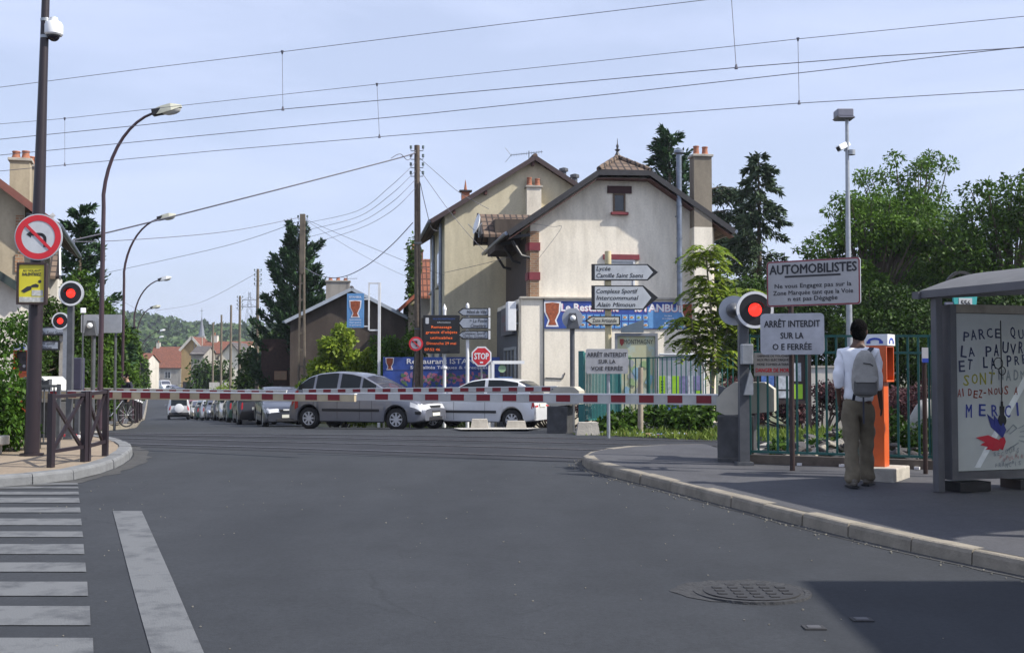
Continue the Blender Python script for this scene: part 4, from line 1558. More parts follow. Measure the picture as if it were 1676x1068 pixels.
# ---- the yellow house behind
YY = 44.4
y0 = at(727, 690, YY); yl = V((y0.x, YY, gz(YY)))
yh, yr, yz = gable_house('yellow_house', 'tall plain yellow rendered house with dark gable verge behind the white house', yl, HY, 7.0, 8.0,
                         8.05, 8.05, 3.48, 10.25, W_YEL, T_BRN_Y, ovl=.55, ovr=.5, ovf=.3, fascia=mat('brown_verge', (0.055, 0.035, 0.035), .6))
chimney(yh, 3.42, -.2, 0, 9.15, .56, .4, W_WHITE, ((-.16, .36), (.16, .32)))
mb = MB().m(SOFFIT)
for f in (.1, .45, .98):
    mb.box((3.48 * f, -.12, 8.05 + 2.2 * f - .1), (.1, .3, .14))
mb.build('purlin_end', yr)
mb = MB().m(TERRA).box((1.0, 2.0, 9.05), (.32, .28, .5))
mb.m(FASCIA).box((1.0, 2.0, 9.32), (.5, .4, .06)).m(TERRA).lathe([(.07, 9.34), (.04, 9.55), (.008, 9.78)], MX.Translation((1.0, 2.0, 0)), 8)
mb.build('roof_vent', yr)
mb = MB().m(ZINC).tube([(-.12, .4, -.5), (-.12, .4, 7.8)], .07, 8).tube([(-.12, 4.4, -.5), (-.12, 4.4, 7.8)], .07, 8)
mb.build('downpipe', yh)
MW = MX.Rotation(R(-90), 4, 'Z')
for yy, zz in ((2.2, 6.2), (2.2, 3.6), (5.8, 6.2), (5.8, 3.6)):
    mb = MB().m(SHUT).box((-.03, yy, zz), (.08, 1.05, 1.4)); o = mb.build('window', yh)
    MB().m(GLASS).box((-.06, yy, zz), (.06, .85, 1.2)).build('pane', o)
    MB().m(CONC).box((-.08, yy, zz - .76), (.2, 1.2, .08)).build('sill', o)
an = HT.inverted()
ap = at(866, 262, 46)
t = thing('tv_antenna', 'rake shaped aerial on the ridge of the yellow house', 'antenna', (ap.x, 46.4, ap.z - 0.45))
mb = MB().m(DKGAL).tube([(0, 0, -.2), (0, 0, .9)], .018, 6)
mb.tube([(-.75, 0, .72), (.55, 0, .86)], .012, 5)
for i in range(13):
    x = -.7 + i * .1
    mb.tube([(x, -.2, .725 + i * .011), (x, .2, .725 + i * .011)], .006, 4)
    mb.tube([(x, 0, .66 + i * .011), (x, 0, .79 + i * .011)], .006, 4)
mb.tube([(-.72, 0, .72), (-.95, 0, 1.02)], .008, 4).tube([(-.72, 0, .72), (-.95, 0, .44)], .008, 4)
mb.build('mast', t)
# a second rooftop on the ridge behind: two small cowls
ap = at(930, 290, 50)
t = thing('roof_cowl', 'pair of dark chimney cowls on the far slope of the yellow house', 'chimney cowl', ap - V((0, 0, 1.2)))
mb = MB().m(DKGAL)
for dx, dz in ((-.2, 0.25), (.28, -.02)):
    mb.tube([(dx, 0, -.3), (dx, 0, 1.2 + dz)], .12, 9).lathe([(.2, 1.2 + dz), (.2, 1.32 + dz), (.02, 1.38 + dz)], MX.Translation((dx, 0, 0)), 10)
mb.build('cowl', t)

# ---- stone house with ivy behind the pole
b0 = at(668, 690, 60)
st, sr_, sz = gable_house('stone_house', 'old stone house with red verge tiles behind the wooden utility pole', V((b0.x, 60, gz(60))), R(8), 5.4, 6, 6.1, 6.1, 2.7, 8.6, W_STONE, T_RED_Y,
                          ovl=.5, ovr=.4, ovf=.25, fascia=mat('red_verge', (0.30, 0.085, 0.045), .8, var=.25))
cp = at(664, 440, 61)
chimney(st, .45, 1.2, 4.5, 8.9, .7, .6, BRICK, ((-.15, .4),))
iv = thing('ivy', 'ivy climbing over the brick chimney and roof left of the utility pole', 'ivy', (b0.x + .2, 60.6, gz(60) + 2))
leaf_cloud('foliage', [(V((.05, -.1, z)), (.5 - .02 * z, .5, .8)) for z in np.linspace(0, 6.9, 10)] + [(V((1.2, -.7, 2.6)), (.7, .35, .8)), (V((1.7, -.7, 1.5)), (.9, .35, .9))], 4200, .2, L_MID, iv, None, 101)
MB().m(BARK).tube([(0, -.2, -2), (.05, -.25, 2), (0, -.2, 6)], [.07, .05, .02], 6).build('stem', iv)
ty = at(708, 395, 57)
t = thing('tiled_annex', 'narrow red tiled annex roof squeezed between the utility pole and yellow house', 'annex', (ty.x - .5, 57.5, gz(57.5)), R(8))
MB().m(W_GREY).box((.55, 1.6, 2.6), (1.3, 2.2, 7.2)).build('wall', t)
mb = MB().m(T_RED_X)
slab(mb, [(-.25, -.2, 6.2), (1.3, -.2, 6.2), (1.3, 1.5, 8.2), (.1, 1.5, 8.2)], .12)
mb.build('roof', t)

# ---- the low dark house
b0 = at(474, 660, 60)
dk, dr, dz = gable_house('dark_house', 'low brown house, walls darkened for shade, with pale grey verge boards behind the green bush', V((b0.x, 60, gz(60))), R(6), 6.1, 8, 5.15, 5.25, 3.15, 6.75, W_DARK, T_GRY_Y,  # shade of overhang and trees is put into the dark wall colour
                         ovl=.25, ovr=.3, ovf=.35, fascia=FASCW)
chimney(dk, 2.35, 2.0, 4.8, 7.35, 1.25, .6, W_GREY, ((-.4, .18), (0, .2), (.4, .18)))
window(dk, 1.4, 1.7, .9, 1.1, 0, lintel=None, sill=CONC)
dr_ = MB().m(mat('rusty_door', (0.16, 0.05, 0.03), .8, var=.3)).box((4.9, -.03, .9), (1.0, .08, 2.1)).build('door', dk)
ap = at(568, 470, 62)
t = thing('tv_antenna', 'thin aerial mast on the roof of the low dark house', 'antenna', (ap.x, 62, ap.z - 1.6))
mb = MB().m(DKGAL).tube([(0, 0, -.6), (0, 0, 2.2)], .02, 6).tube([(-.1, 0, 2.05), (.55, 0, 2.08)], .01, 5)
for i in range(6):
    mb.tube([(.0 + i * .1, -.15, 2.06), (.0 + i * .1, .15, 2.06)], .006, 4)
mb.build('mast', t)
b0 = at(456, 640, 67)
t = thing('brick_annex', 'dark brick lean-to with a small pale opening left of the dark house', 'annex', (b0.x, 67, gz(67)), R(6))
MB().m(mat('dark_brick', (0.05, 0.028, 0.022), .9, var=.3)).box((0, 1, 2.2), (2.0, 2, 5.0)).build('wall', t)
window(t, 0.1, 2.6, .7, .5, 0, pane=mat('tan_pane', (0.3, 0.2, 0.12), .5), frame=mat('old_frame', (0.35, 0.2, 0.12), .7))  # plain tan pane colour

# ---- left-hand beige house
l0 = at(36, 640, 28)
lh, lr, lz = gable_house('beige_house', 'beige house with brick corner and red verge at the left edge', V((l0.x, 28, gz(28))) - V((7.2 * math.cos(R(17)), 7.2 * math.sin(R(17)), 0)), R(17), 7.2, 7,
                         5.35, 5.45, 3.6, 8.2, W_BEIGE, T_BRN_Y, ovl=.5, ovr=.75, ovf=.35, fascia=mat('red_brown_verge', (0.17, 0.06, 0.045), .7, var=.2))
mb = MB().m(BRICKO)
for i in range(11):
    mb.box((7.2 - (.07 if i % 2 else .10), -.012, .3 + i * .47), (.14 if i % 2 else .20, .05, .43))
mb.build('corner_brickwork', lh)
chimney(lh, 6.75, 3.2, 4.5, 7.05, .5, .45, W_BEIGE, ((-.12, .24), (.12, .26)))
chimney(lh, 6.9, 5.3, 4.0, 7.25, .42, .45, W_BEIGE, ((-.1, .28), (.1, .28)))
mb = MB().m(SHUT)
for y in (.15, 1.8, 3.4, 5.0):
    mb.beam((7.22, y, 4.75), (7.85, y, 5.3), .07, .09).beam((7.22, y, 5.25), (7.85, y, 5.22), .07, .09).beam((7.25, y, 4.75), (7.25, y, 5.3), .07, .07)
mb.build('eave_bracket', lr)
window(lh, 5.2, 3.2, 1.0, 1.5, 0, lintel=BRICK, sill=CONC)
l1 = at(33, 600, 25.5)
la, lar, _ = gable_house('porch_annex', 'low white rendered annex with dark sloping verge at the left edge', V((l1.x, 25.5, gz(25.5))) - V((4.5 * math.cos(R(17)), 4.5 * math.sin(R(17)), 0)), R(17), 4.5, 2.4,
                         3.1, 3.1, 2.25, 4.6, W_PALE, T_GRY_Y, ovl=.2, ovr=.12, ovf=.2, rt=.1, fascia=mat('dark_green_verge', (0.03, 0.045, 0.04), .6))
window(la, 3.7, 1.9, .35, 1.3, 0, bars=0)
window(la, 2.4, 1.8, .9, 1.3, 0)
l2 = at(84, 480, 38)
t = thing('tiled_shed', 'small brown tiled roof with a white verge behind the yellow poster sign', 'shed', (l2.x - .3, 38, gz(38)), R(17))
MB().m(W_PALE).box((0, 1.2, 2.0), (.9, 2.0, 6.0)).build('wall', t)
mb = MB().m(T_BRN_X)
slab(mb, [(-.7, -.2, 4.95), (.55, -.2, 4.95), (.42, 1.2, 6.0), (-.7, 1.2, 6.0)], .1)
mb.build('roof', t)
MB().m(WHITE).beam((.56, -.22, 4.9), (.43, 1.2, 5.95), .06, .2).build('verge', t)

# ---- houses down the street
def far_house(label, px0, px1, y_eave, y_ridge, Y, D, wall, roof, ridge='x', wins=(), name='village_house', chim=None, verge=None):
    a = at(px0, y_eave, Y); b = at(px1, y_eave, Y); r = at(px0, y_ridge, Y)
    W = b.x - a.x; g = gz(Y)
    ze = a.z - g; zr = r.z - g + (0.0)
    t = thing(name, label, 'house', (a.x, Y, g))
    if ridge == 'y':
        mb = MB().m(wall).prism([(0, -2), (W, -2), (W, ze), (W / 2, zr), (0, ze)], 0, D)
        mb.build('wall', t)
        mb = MB().m(roof)
        s = (zr - ze) / (W / 2); o = .3
        slab(mb, [(-o, -o, ze - s * o + .2), (W / 2, -o, zr + .2), (W / 2, D, zr + .2), (-o, D, ze - s * o + .2)], .18)
        slab(mb, [(W + o, D, ze - s * o + .2), (W / 2, D, zr + .2), (W / 2, -o, zr + .2), (W + o, -o, ze - s * o + .2)], .18)
        ro = mb.build('roof', t)
        if verge:
            MB().m(verge).beam((-o, -o - .05, ze - s * o + .05), (W / 2, -o - .05, zr + .05), .1, .45).beam((W + o, -o - .05, ze - s * o + .05), (W / 2, -o - .05, zr + .05), .1, .45).build('verge', ro)
    else:
        zr2 = zr
        mb = MB().m(wall).box((W / 2, D / 2, ze / 2 - 1), (W, D, ze + 2))
        mb.prism([(0, ze), (D, ze), (D / 2, zr2 - .05)], 0, W, axis='x')
        mb.build('wall', t)
        mb = MB().m(roof)
        slab(mb, [(-.2, -.3, ze - .1), (W + .2, -.3, ze - .1), (W + .2, D / 2, zr2 + .1), (-.2, D / 2, zr2 + .1)], .18)
        slab(mb, [(-.2, D + .3, ze - .1), (-.2, D / 2, zr2 + .1), (W + .2, D / 2, zr2 + .1), (W + .2, D + .3, ze - .1)], .18)
        ro = mb.build('roof', t)
    for fx, z, w, h in wins:
        window(t, fx * W, z, w, h, 0)
    if chim:
        chimney(t, chim[0] * W, D / 2, ze, zr + 1.0, chim[1], chim[1], W_PALE, ((0, .5),))
    return t


far_house('long red roofed house at the far bend of the street', 243, 296, 601, 567, 275, 9, W_GREY, T_RED_X, wins=((.25, 2.3, 1.4, 1.6), (.6, 2.3, 1.4, 1.6)), chim=(.12, .8))
far_house('far grey house with a red roof seen left of the long red roof', 216, 238, 590, 578, 180, 7, W_PALE, T_RED_X, wins=((.5, 2.6, 1.0, 1.4),))
far_house('tan gabled house with white verge boards down the street', 297, 331, 571, 552, 215, 9, mat('tan_wall', (0.36, 0.25, 0.12), .9, var=.2, scale=.5), T_RED_Y, 'y', verge=W_PALE, wins=((.7, 3.0, .8, 1.3),))
far_house('red roofed house behind the row of poles down the street', 326, 402, 577, 558, 185, 9, W_WHITE, T_RED_X, wins=((.2, 3.2, 1.2, 1.5), (.45, 3.2, 1.2, 1.5), (.75, 3.2, 1.2, 1.5)), chim=(.18, 1.0))
far_house('pale house with a grey roof before the red roofed one', 358, 398, 584, 562, 140, 8, W_WHITE, T_GRY_Y, 'y', wins=((.35, 2.3, 1.0, 1.5),))
far_house('grey house front with a pale upper panel beside the tan gable', 313, 333, 578, 566, 178, 8, W_GREY, T_GRY_X, wins=((.5, 3.4, 1.0, 1.5),))
p = at(363, 615, 118)
t = thing('panel_wall', 'white panel wall standing behind the roadside poles', 'wall', (p.x, 118, gz(118)))
MB().m(W_PALE).box((0, 0, 2.1), (2.5, .15, 1.7)).build('panel', t)
MB().m(DKGAL).box((-1.1, .12, .6), (.1, .1, 2.4)).box((1.1, .12, .6), (.1, .1, 2.4)).build('post', t)
p = at(312, 634, 196)
t = thing('board_fence', 'dark board fence along the street before the tan gabled house', 'fence', (p.x, 196, gz(196)), R(-60))
mb = MB().m(mat('dark_boards', (0.05, 0.035, 0.03), .9, var=.3))
for i in range(40):
    mb.box((-5 + i * .26, 0, 1.1), (.24, .04, 2.2))
mb.build('board', t)
MB().m(BARK).box((-2.5, .06, 1.9), (10, .06, .1)).build('rail', t)
# church spire and pylon on the hill
p = at(330, 545, 395)
t = thing('church_spire', 'thin grey church spire rising before the wooded hill', 'church', (p.x, 395, gz(395)))
MB().m(W_GREY).box((0, 0, 7), (2.4, 2.4, 15)).build('tower', t)
zt_ = at(330, 518, 395).z - gz(395)
mb = MB().m(mat('slate_spire', (0.16, 0.17, 0.2), .7, var=.15))
mb.lathe([(1.3, 13.5), (.7, 17), (.05, zt_)], MX.Rotation(R(22.5), 4, 'Z'), 8)
mb.build('spire', t)
MB().m(DKGAL).tube([(0, 0, zt_ - .4), (0, 0, zt_ + 3)], .07, 6).beam((-.5, 0, zt_ + 2), (.5, 0, zt_ + 2), .1, .12).build('cross', t)
p = at(408, 530, 780)
zb = float(hill_z(p.x, 780))
ztop = at(410, 478, 780).z - zb
t = thing('electricity_pylon', 'faint lattice electricity pylon on the hilltop', 'pylon', (p.x, 780, zb))
mb = MB().m(mat('pylon_steel', (0.1, 0.11, 0.13), .6, metal=.3))
def legw(z): return 3.4 * (1 - z / ztop) ** 1.2 + .5
zs = np.linspace(-2, ztop, 9)
for a, b in zip(zs, zs[1:]):
    wa, wb = legw(max(a, 0)), legw(max(b, 0))
    for sx, sy in ((-1, -1), (1, -1), (1, 1), (-1, 1)):
        mb.tube([(sx * wa, sy * wa, a), (sx * wb, sy * wb, b)], .1, 4)
    for s in (-1, 1):
        mb.tube([(-wa, s * wa, a), (wb, s * wb, b)], .06, 3).tube([(wa, s * wa, a), (-wb, s * wb, b)], .06, 3)
mb.build('mast', t)
mb = MB().m(_M['pylon_steel'])
for f, L in ((.7, 5.5), (.84, 4.5)):
    mb.tube([(-L, 0, ztop * f), (L, 0, ztop * f)], .2, 4).tube([(-L, 0, ztop * f), (0, 0, ztop * f + 1.8)], .12, 4).tube([(L, 0, ztop * f), (0, 0, ztop * f + 1.8)], .12, 4)
mb.build('crossarm', t)

# ---- white low wall behind the railings on the right
for x0, x1, lab in ((1322, 1400, 'low white wall seen through the railings left of the man'),):
    a = at(x0, 620, 34); b = at(x1, 620, 34)
    t = thing('garden_wall', lab, 'wall', ((a.x + b.x) / 2, 34.6, gz(34.6)))
    MB().m(W_PALE).box((0, 0, .85), (b.x - a.x, .2, 1.9)).build('wall', t)
    MB().m(CONC).box((0, 0, 1.83), (b.x - a.x + .06, .28, .06)).build('coping', t)
# ---- unseen block added outside the frame, its corner shading the road
sh = ground(1310, 951)
corner = V((sh.x, sh.y, gz(sh.y))) + SDIR * (3.9 / SDIR.z)
kx, ky = corner.x, corner.y
t = thing('shadow_block', 'unseen flat roofed block added on the right pavement to shade the road', 'shadow_block', (kx + 1.8, ky - 2.3, gz(ky - 2)))
zc = corner.z - gz(ky - 2)
MB().m(W_WHITE).box((0, 0, zc / 2 - .1), (3.3, 4.3, zc - .25)).build('wall', t)
MB().m(FASCIA).box((0, 0, zc - .09), (3.6, 4.6, .18)).build('roof', t)
window(t, 0, 1.7, 1.6, 1.2, -2.15)

# ================================================================== street furniture
TEXTD = mat('lettering_dark', (0.025, 0.025, 0.03), .6, var=.1)
TEALG = mat('green_railing_paint', (0.016, 0.11, 0.095), .4, var=.15, spec=.5)
TEALL = mat('teal_railing_paint', (0.03, 0.16, 0.155), .45, var=.15)
WOOD = mat('weathered_wood', (0.11, 0.085, 0.065), .9, var=.3, scale=9, bump=.4, bscale=30)
WIRE = mat('wire_dark', (0.12, 0.12, 0.15), .6, var=0)
LATT = mat('lattice_concrete', (0.15, 0.125, 0.095), .9, var=.25, scale=5)
ORANGE = mat('orange_paint', (0.62, 0.10, 0.012), .45, var=.1, scale=5, coat=.2)
BEAMG = mat('barrier_grey_white', (0.50, 0.49, 0.465), .55, var=.2, scale=2.5)


# ---- street lamps on the left
def lamp(px, Y, top_px, top_py, label, H_head=.62, white=False):
    b = on(px, Y, .1)
    tip = at(top_px, top_py, Y)
    t = thing('street_lamp', label, 'street lamp', b, 0, 'curved street lamps along the left pavement')
    h = tip.z - b.z; dx = tip.x - b.x
    mb = MB().m(LAMPP)
    mb.tube([(0, 0, 0), (0, 0, .9)], .065, 12)
    pts = [V((0, 0, .9)), V((0.01, 0, h * .45)), V((0.02, 0, h * .68))]
    n = 10
    for i in range(1, n + 1):
        a = (math.pi / 2) * i / n * .86
        pts.append(V((dx * (1 - math.cos(a)) * 1.12, 0, h * .68 + (h * .30) * math.sin(a))))
    end = pts[-1]
    mb.tube(pts, [.05] * 2 + [.042 - .016 * i / (len(pts) - 3) for i in range(len(pts) - 2)], 10)
    mb.build('pole', t)
    M = MX.Translation(end) @ MX.Rotation(R(-12), 4, 'Y')
    mb = MB().m(WHITE if white else mat('lamp_housing', (0.52, 0.52, 0.42), .5, var=.12))
    hd = []
    for x, wy, z0, z1 in ((.0, .07, -.05, .06), (.18, .1, -.06, .1), (.42, .13, -.05, .11), (H_head, .05, -.0, .05)):
        hd.append([(x, -wy, z0), (x, wy, z0), (x, wy * .75, z1), (x, -wy * .75, z1)])
    vs = [M @ V(p) for r in hd for p in r]
    fs = [(3, 2, 1, 0)] + [(i * 4 + k, i * 4 + (k + 1) % 4, (i + 1) * 4 + (k + 1) % 4, (i + 1) * 4 + k) for i in range(3) for k in range(4)] + [(12, 13, 14, 15)]
    mb.add(vs, fs)
    hh = mb.build('lamp_head', t)
    MB().m(BLACK).box((.1, 0, .005), (.22, .17, .14), bev=.02).build('gear_box', hh).matrix_local = M
    gb = MB().m(mat('lamp_bowl', (0.45, 0.45, 0.42), .15, var=0)).sphere((.4, 0, -.04), (.2, .1, .08), 12)
    gb.build('bowl', hh).matrix_local = M
    return t


lamp(163, 24.5, 262, 171, 'nearest tall curved street lamp, in front of the thin wire bundle')
lamp(199, 39, 266, 349, 'second curved street lamp, grey head against the sky')
lamp(217, 55, 265, 452, 'third curved street lamp, with white head', white=True)
lamp(221, 72, 250, 499, 'fourth curved street lamp above the far trees')
lamp(228, 105, 264, 538, 'fifth curved street lamp far down the street, white head', white=True)
lamp(231, 130, 263, 549, 'sixth curved street lamp far down the street, under the white headed one', white=True)

# ---- utility poles
def guyed(label, px, Y, py_top, r0, r1, m, lattice=False, ins=True, group=None, lean=0.0, name='utility_pole', base_off=0.0):
    b = on(px, Y, base_off)
    h = at(px, py_top, Y).z - b.z
    t = thing(name, label, 'utility pole', b, 0, group)
    mb = MB().m(m)
    if lattice:
        w0, w1 = r0, r1
        for s in (-1, 1):
            mb.beam((s * w0, 0, -.2), (s * w1, 0, h * .72), .075, .16, V((0, 1, 0)))
        n = 9
        for i in range(n):
            f = (i + .4) / n * .72
            wv = w0 + (w1 - w0) * f / .72
            mb.box((0, 0, h * f), (wv * 2, .13, .1))
        mb.box((0, 0, h * .86), (w1 * 2 + .07, .16, h * .29))
    else:
        mb.tube([(0, 0, -.2), (lean * .5, 0, h * .5), (lean, 0, h)], [r0, (r0 + r1) / 2, r1], 12)
    mb.build('pole', t)
    if ins:
        a = MB().m(DKGAL)
        c = MB().m(mat('glass_insulator', (0.12, 0.16, 0.16), .2, var=0))
        for i in range(4):
            z = h - .18 - i * .28
            for s in (-1, 1):
                a.tube([(lean, 0, z), (lean + s * .2, 0, z), (lean + s * .2, 0, z + .1)], .014, 5)
                c.lathe([(.025, z + .07), (.045, z + .09), (.035, z + .13), (.045, z + .16), (.02, z + .18)], MX.Translation((lean + s * .2, 0, 0)), 8)
        a.build('bracket', t)
        c.build('insulator', t)
    return t


p1 = guyed('tall weathered wooden utility pole in front of the yellow house', 684, 37.8, 238, .11, .09, WOOD, lean=-.06)
MB().m(BLACK).tube([(.09, -.06, 1), (.07, -.09, 5), (.04, -.1, 8)], .022, 6).build('cable_run', p1)
MB().m(DKGAL).box((.0, -.1, 6.0), (.24, .03, .06)).box((0, -.1, 3.2), (.24, .03, .05)).build('strap', p1)
p1b = guyed('pale concrete post strapped beside the wooden utility pole', 690, 37.6, 520, .05, .045, LATT, ins=False)
p2 = guyed('concrete lattice utility pole in front of the dark cypress', 493, 50.3, 352, .15, .075, LATT, lattice=True)
g = 'concrete poles along the right side of the far street'
for px, Y, top, lab in ((420, 71, 440, 'nearest of the thin concrete poles down the street'), (391, 85.5, 484, 'second thin concrete pole down the street'),
                        (376.5, 95, 499, 'third thin concrete pole down the street'), (361, 108, 515, 'fourth thin concrete pole, in front of the red roof'),
                        (347.5, 123, 528, 'farthest thin concrete pole, beside the white panel')):
    guyed(lab, px, Y, top, .13, .085, LATT, ins=Y < 95, group=g)
guyed('pale thin pole beside the tan gabled house', 330, 190, 552, .09, .07, CONC, ins=False)
guyed('dark thin pole in front of the tan gabled house', 317, 188, 560, .09, .07, DKGAL, ins=False)

# ---- cables: each its own thing
def cable(pts, r, label, name='overhead_cable', n=8, m=None):
    P = [at(*p) for p in pts]
    dense = []
    for i in range(len(P) - 1):
        p0 = P[max(i - 1, 0)]; p1_ = P[i]; p2_ = P[i + 1]; p3 = P[min(i + 2, len(P) - 1)]
        for k in range(n):
            u = k / n
            dense.append(0.5 * ((2 * p1_) + (p2_ - p0) * u + (2 * p0 - 5 * p1_ + 4 * p2_ - p3) * u * u + (3 * p1_ - p0 - 3 * p2_ + p3) * u ** 3))
    dense.append(P[-1])
    o = MB().m(m or WIRE).tube(dense, r, 5).build(name, None, loc=tuple(P[0]))
    return tag(o, label, 'cable')


cable([(-260, 440, 28), (0, 412, 31), (152, 386, 32.5), (420, 319, 34), (640, 262, 37), (680, 250, 37.7)], .022, 'thick black cable rising from the left edge to the wooden pole top')
cable([(640, 259, 37), (655, 252, 37.2), (668, 262, 37.4), (680, 246, 37.7)], .012, 'short looped black cable hanging beside the wooden pole top')
cable([(490, 356, 50), (370, 379, 44), (185, 394, 36), (60, 394, 34)], .012, 'thin cable from the lattice pole to the left, upper one')
cable([(490, 362, 50), (370, 402, 52), (175, 446, 60)], .011, 'thin cable from the lattice pole to the left, lower one')
for i in range(4):
    cable([(680, 266 + i * 14, 37.7), (640, 304 + i * 14, 37.5), (585, 345 + i * 10, 44), (505, 364 + i * 12, 50)], .008,
          'thin sagging telephone wire between the two near poles, %s' % ('topmost', 'second from top', 'third from top', 'lowest')[i])
cable([(676, 364, 37.7), (640, 402, 40), (598, 436, 43), (560, 453, 46), (527, 452, 48), (498, 438, 50)], .016, 'thick sagging black cable from the wooden pole to the lattice pole')
cable([(503, 360, 50), (560, 385, 49), (640, 418, 47), (690, 438, 45.5), (727, 450, 44.4)], .009, 'thin wire from the lattice pole towards the yellow house, upper')
cable([(503, 362, 50), (580, 410, 52), (655, 448, 55), (700, 462, 60)], .008, 'thin wire from the lattice pole towards the yellow house, lower')
cable([(686, 258, 37.8), (718, 286, 38), (752, 315, 38.5), (800, 342, 39.3)], .009, 'thin wire from the wooden pole to the tiled dormer')
cable([(686, 276, 37.8), (730, 338, 38), (770, 387, 38.2), (806, 422, 38.6)], .009, 'thin wire slanting across the yellow wall to the white house eave')
cable([(688, 300, 37.8), (697, 340, 39), (706, 372, 42), (716, 378, 44)], .012, 'black cable looping from the wooden pole to the yellow house eave')
cable([(728, 446, 44.2), (790, 432, 41.5), (832, 421, 39.5)], .009, 'thin wire running across the yellow wall below the dormer')
cable([(872, 366, 37.8), (905, 371, 37.7), (918, 374, 37.6), (876, 430, 37.7)], .006, 'thin slack wire on the white gable wall by the left eave')
cable([(255, 508, 75), (330, 494, 90), (420, 447, 71)], .012, 'faint wire over the far street')
cable([(205, 495, 120), (300, 545, 180), (390, 560, 240)], .016, 'faint wire dropping down the far street')

# ---- catenaries of the railway
def cat_pt(px, py, Y0):
    u, dy, dz = ray(px, py)
    k = Y0 / (dy - TS * u)
    return V((u * k, dy * k, EZ + dz * k))


def interp_y(pts, px):
    for (x0, y0), (x1, y1) in zip(pts, pts[1:]):
        if x0 <= px <= x1:
            return y0 + (y1 - y0) * (px - x0) / (x1 - x0)


def catenary(label, Y0, mess, cont, drops, r=.006):
    t = thing('railway_catenary', label, 'catenary', cat_pt(cont[1][0], cont[1][1], Y0))
    for nm, pts, rr_ in (('messenger_wire', mess, r), ('contact_wire', cont, r * 1.15)):
        MB().m(WIRE).tube([cat_pt(x, y, Y0) for x, y in pts], rr_, 5).build(nm, t, world=True)
    for px0, px1 in drops:
        a = cat_pt(px0, interp_y(mess, px0), Y0); b = cat_pt(px1, interp_y(cont, px1), Y0)
        mb = MB().m(WIRE).tube([a, b], .005, 4)
        mb.tube([a - V((0, 0, .04)), a + V((0, 0, .02))], [.012, .028], 6).tube([b - V((0, 0, .02)), b + V((0, 0, .05))], [.028, .012], 6)
        mb.build('dropper', t, world=True)
    return t


catenary('near pair of railway wires with two droppers, passing over the pole and houses', 18.2,
         [(-700, 214), (-300, 176), (0, 143), (240, 112), (462, 85), (820, 40), (1155, 0), (1240, -10), (1800, -62), (2300, -95)],
         [(-700, 284), (-300, 254), (0, 228), (240, 204), (462, 179), (820, 146), (1203, 111), (1440, 92), (1676, 78), (2300, 36)], ((462, 463), (1197, 1205)))
catenary('far pair of railway wires with three droppers, lowest over the rooftops', 21.4,
         [(-700, 262), (-300, 230), (0, 203), (106, 194), (350, 167), (617, 138), (960, 102), (1306, 64), (1676, 27), (2300, -30)],
         [(-700, 332), (-300, 305), (0, 280), (106, 270), (350, 247), (621, 224), (960, 196), (1308, 169), (1676, 147), (2300, 108)], ((106, 106), (617, 621), (1306, 1308)))
o = MB().m(WIRE).tube([cat_pt(x, y, 19.0) for x, y in [(-700, 306), (-300, 279), (0, 254), (350, 220), (700, 186), (1000, 154), (1340, 116), (1560, 90), (1676, 77), (2300, 12)]], .0068, 5).build('railway_wire', None, loc=tuple(cat_pt(1000, 154, 19.0)))
tag(o, 'single railway wire between the two pairs, meeting one at the right edge', 'wire')

# ---- big purple mast on the left with no left turn sign and poster case
b = ground(52, 745, .12)
mast = thing('camera_mast', 'tall purple brown mast at the left edge carrying a round sign and poster', 'mast', b)
mb = MB().m(PURPLE)
mb.tube([(0, 0, -.05), (0.03, 0, 2.6), (.07, 0, 5.2), (.12, 0, 8.2)], [.102, .094, .062, .042], 16)
mb.tube([(0, 0, 0), (0, 0, .03)], .16, 16)
mb.build('pole', mast)
pc = at(88, 47, b.y)
cl = pc - b
mb = MB().m(GALV)
for z in (cl.z - .14, cl.z + .1, cl.z + .7):
    mb.tube([(.09, 0, z), (.09, 0, z + .04)], .066, 12)
mb.build('strap', mast)
dc = thing('dome_camera', 'white dome surveillance camera high on the purple mast', 'camera', pc)
mb = MB().m(WHITE)
mb.smooth = True
mb.lathe([(.01, .16), (.05, .155), (.06, .1), (.1, .09), (.125, .05), (.125, -.08), (.11, -.1), (.08, -.1)], None, 22)
mb.build('housing', dc)
mb = MB().m(WHITE).box((-.1, 0, .05), (.06, .1, .2), bev=.01).box((-.06, 0, .12), (.12, .06, .05))
mb.build('bracket', dc)
MB().m(mat('smoked_dome', (0.015, 0.012, 0.02), .08, var=0)).sphere((0, 0, -.1), .085, 16).build('dome', dc)

sg = at(63, 388, b.y - .18)
t = thing('no_left_turn_sign', 'large round red and white no left turn sign on the purple mast', 'road sign', sg, R(4))
r = .325


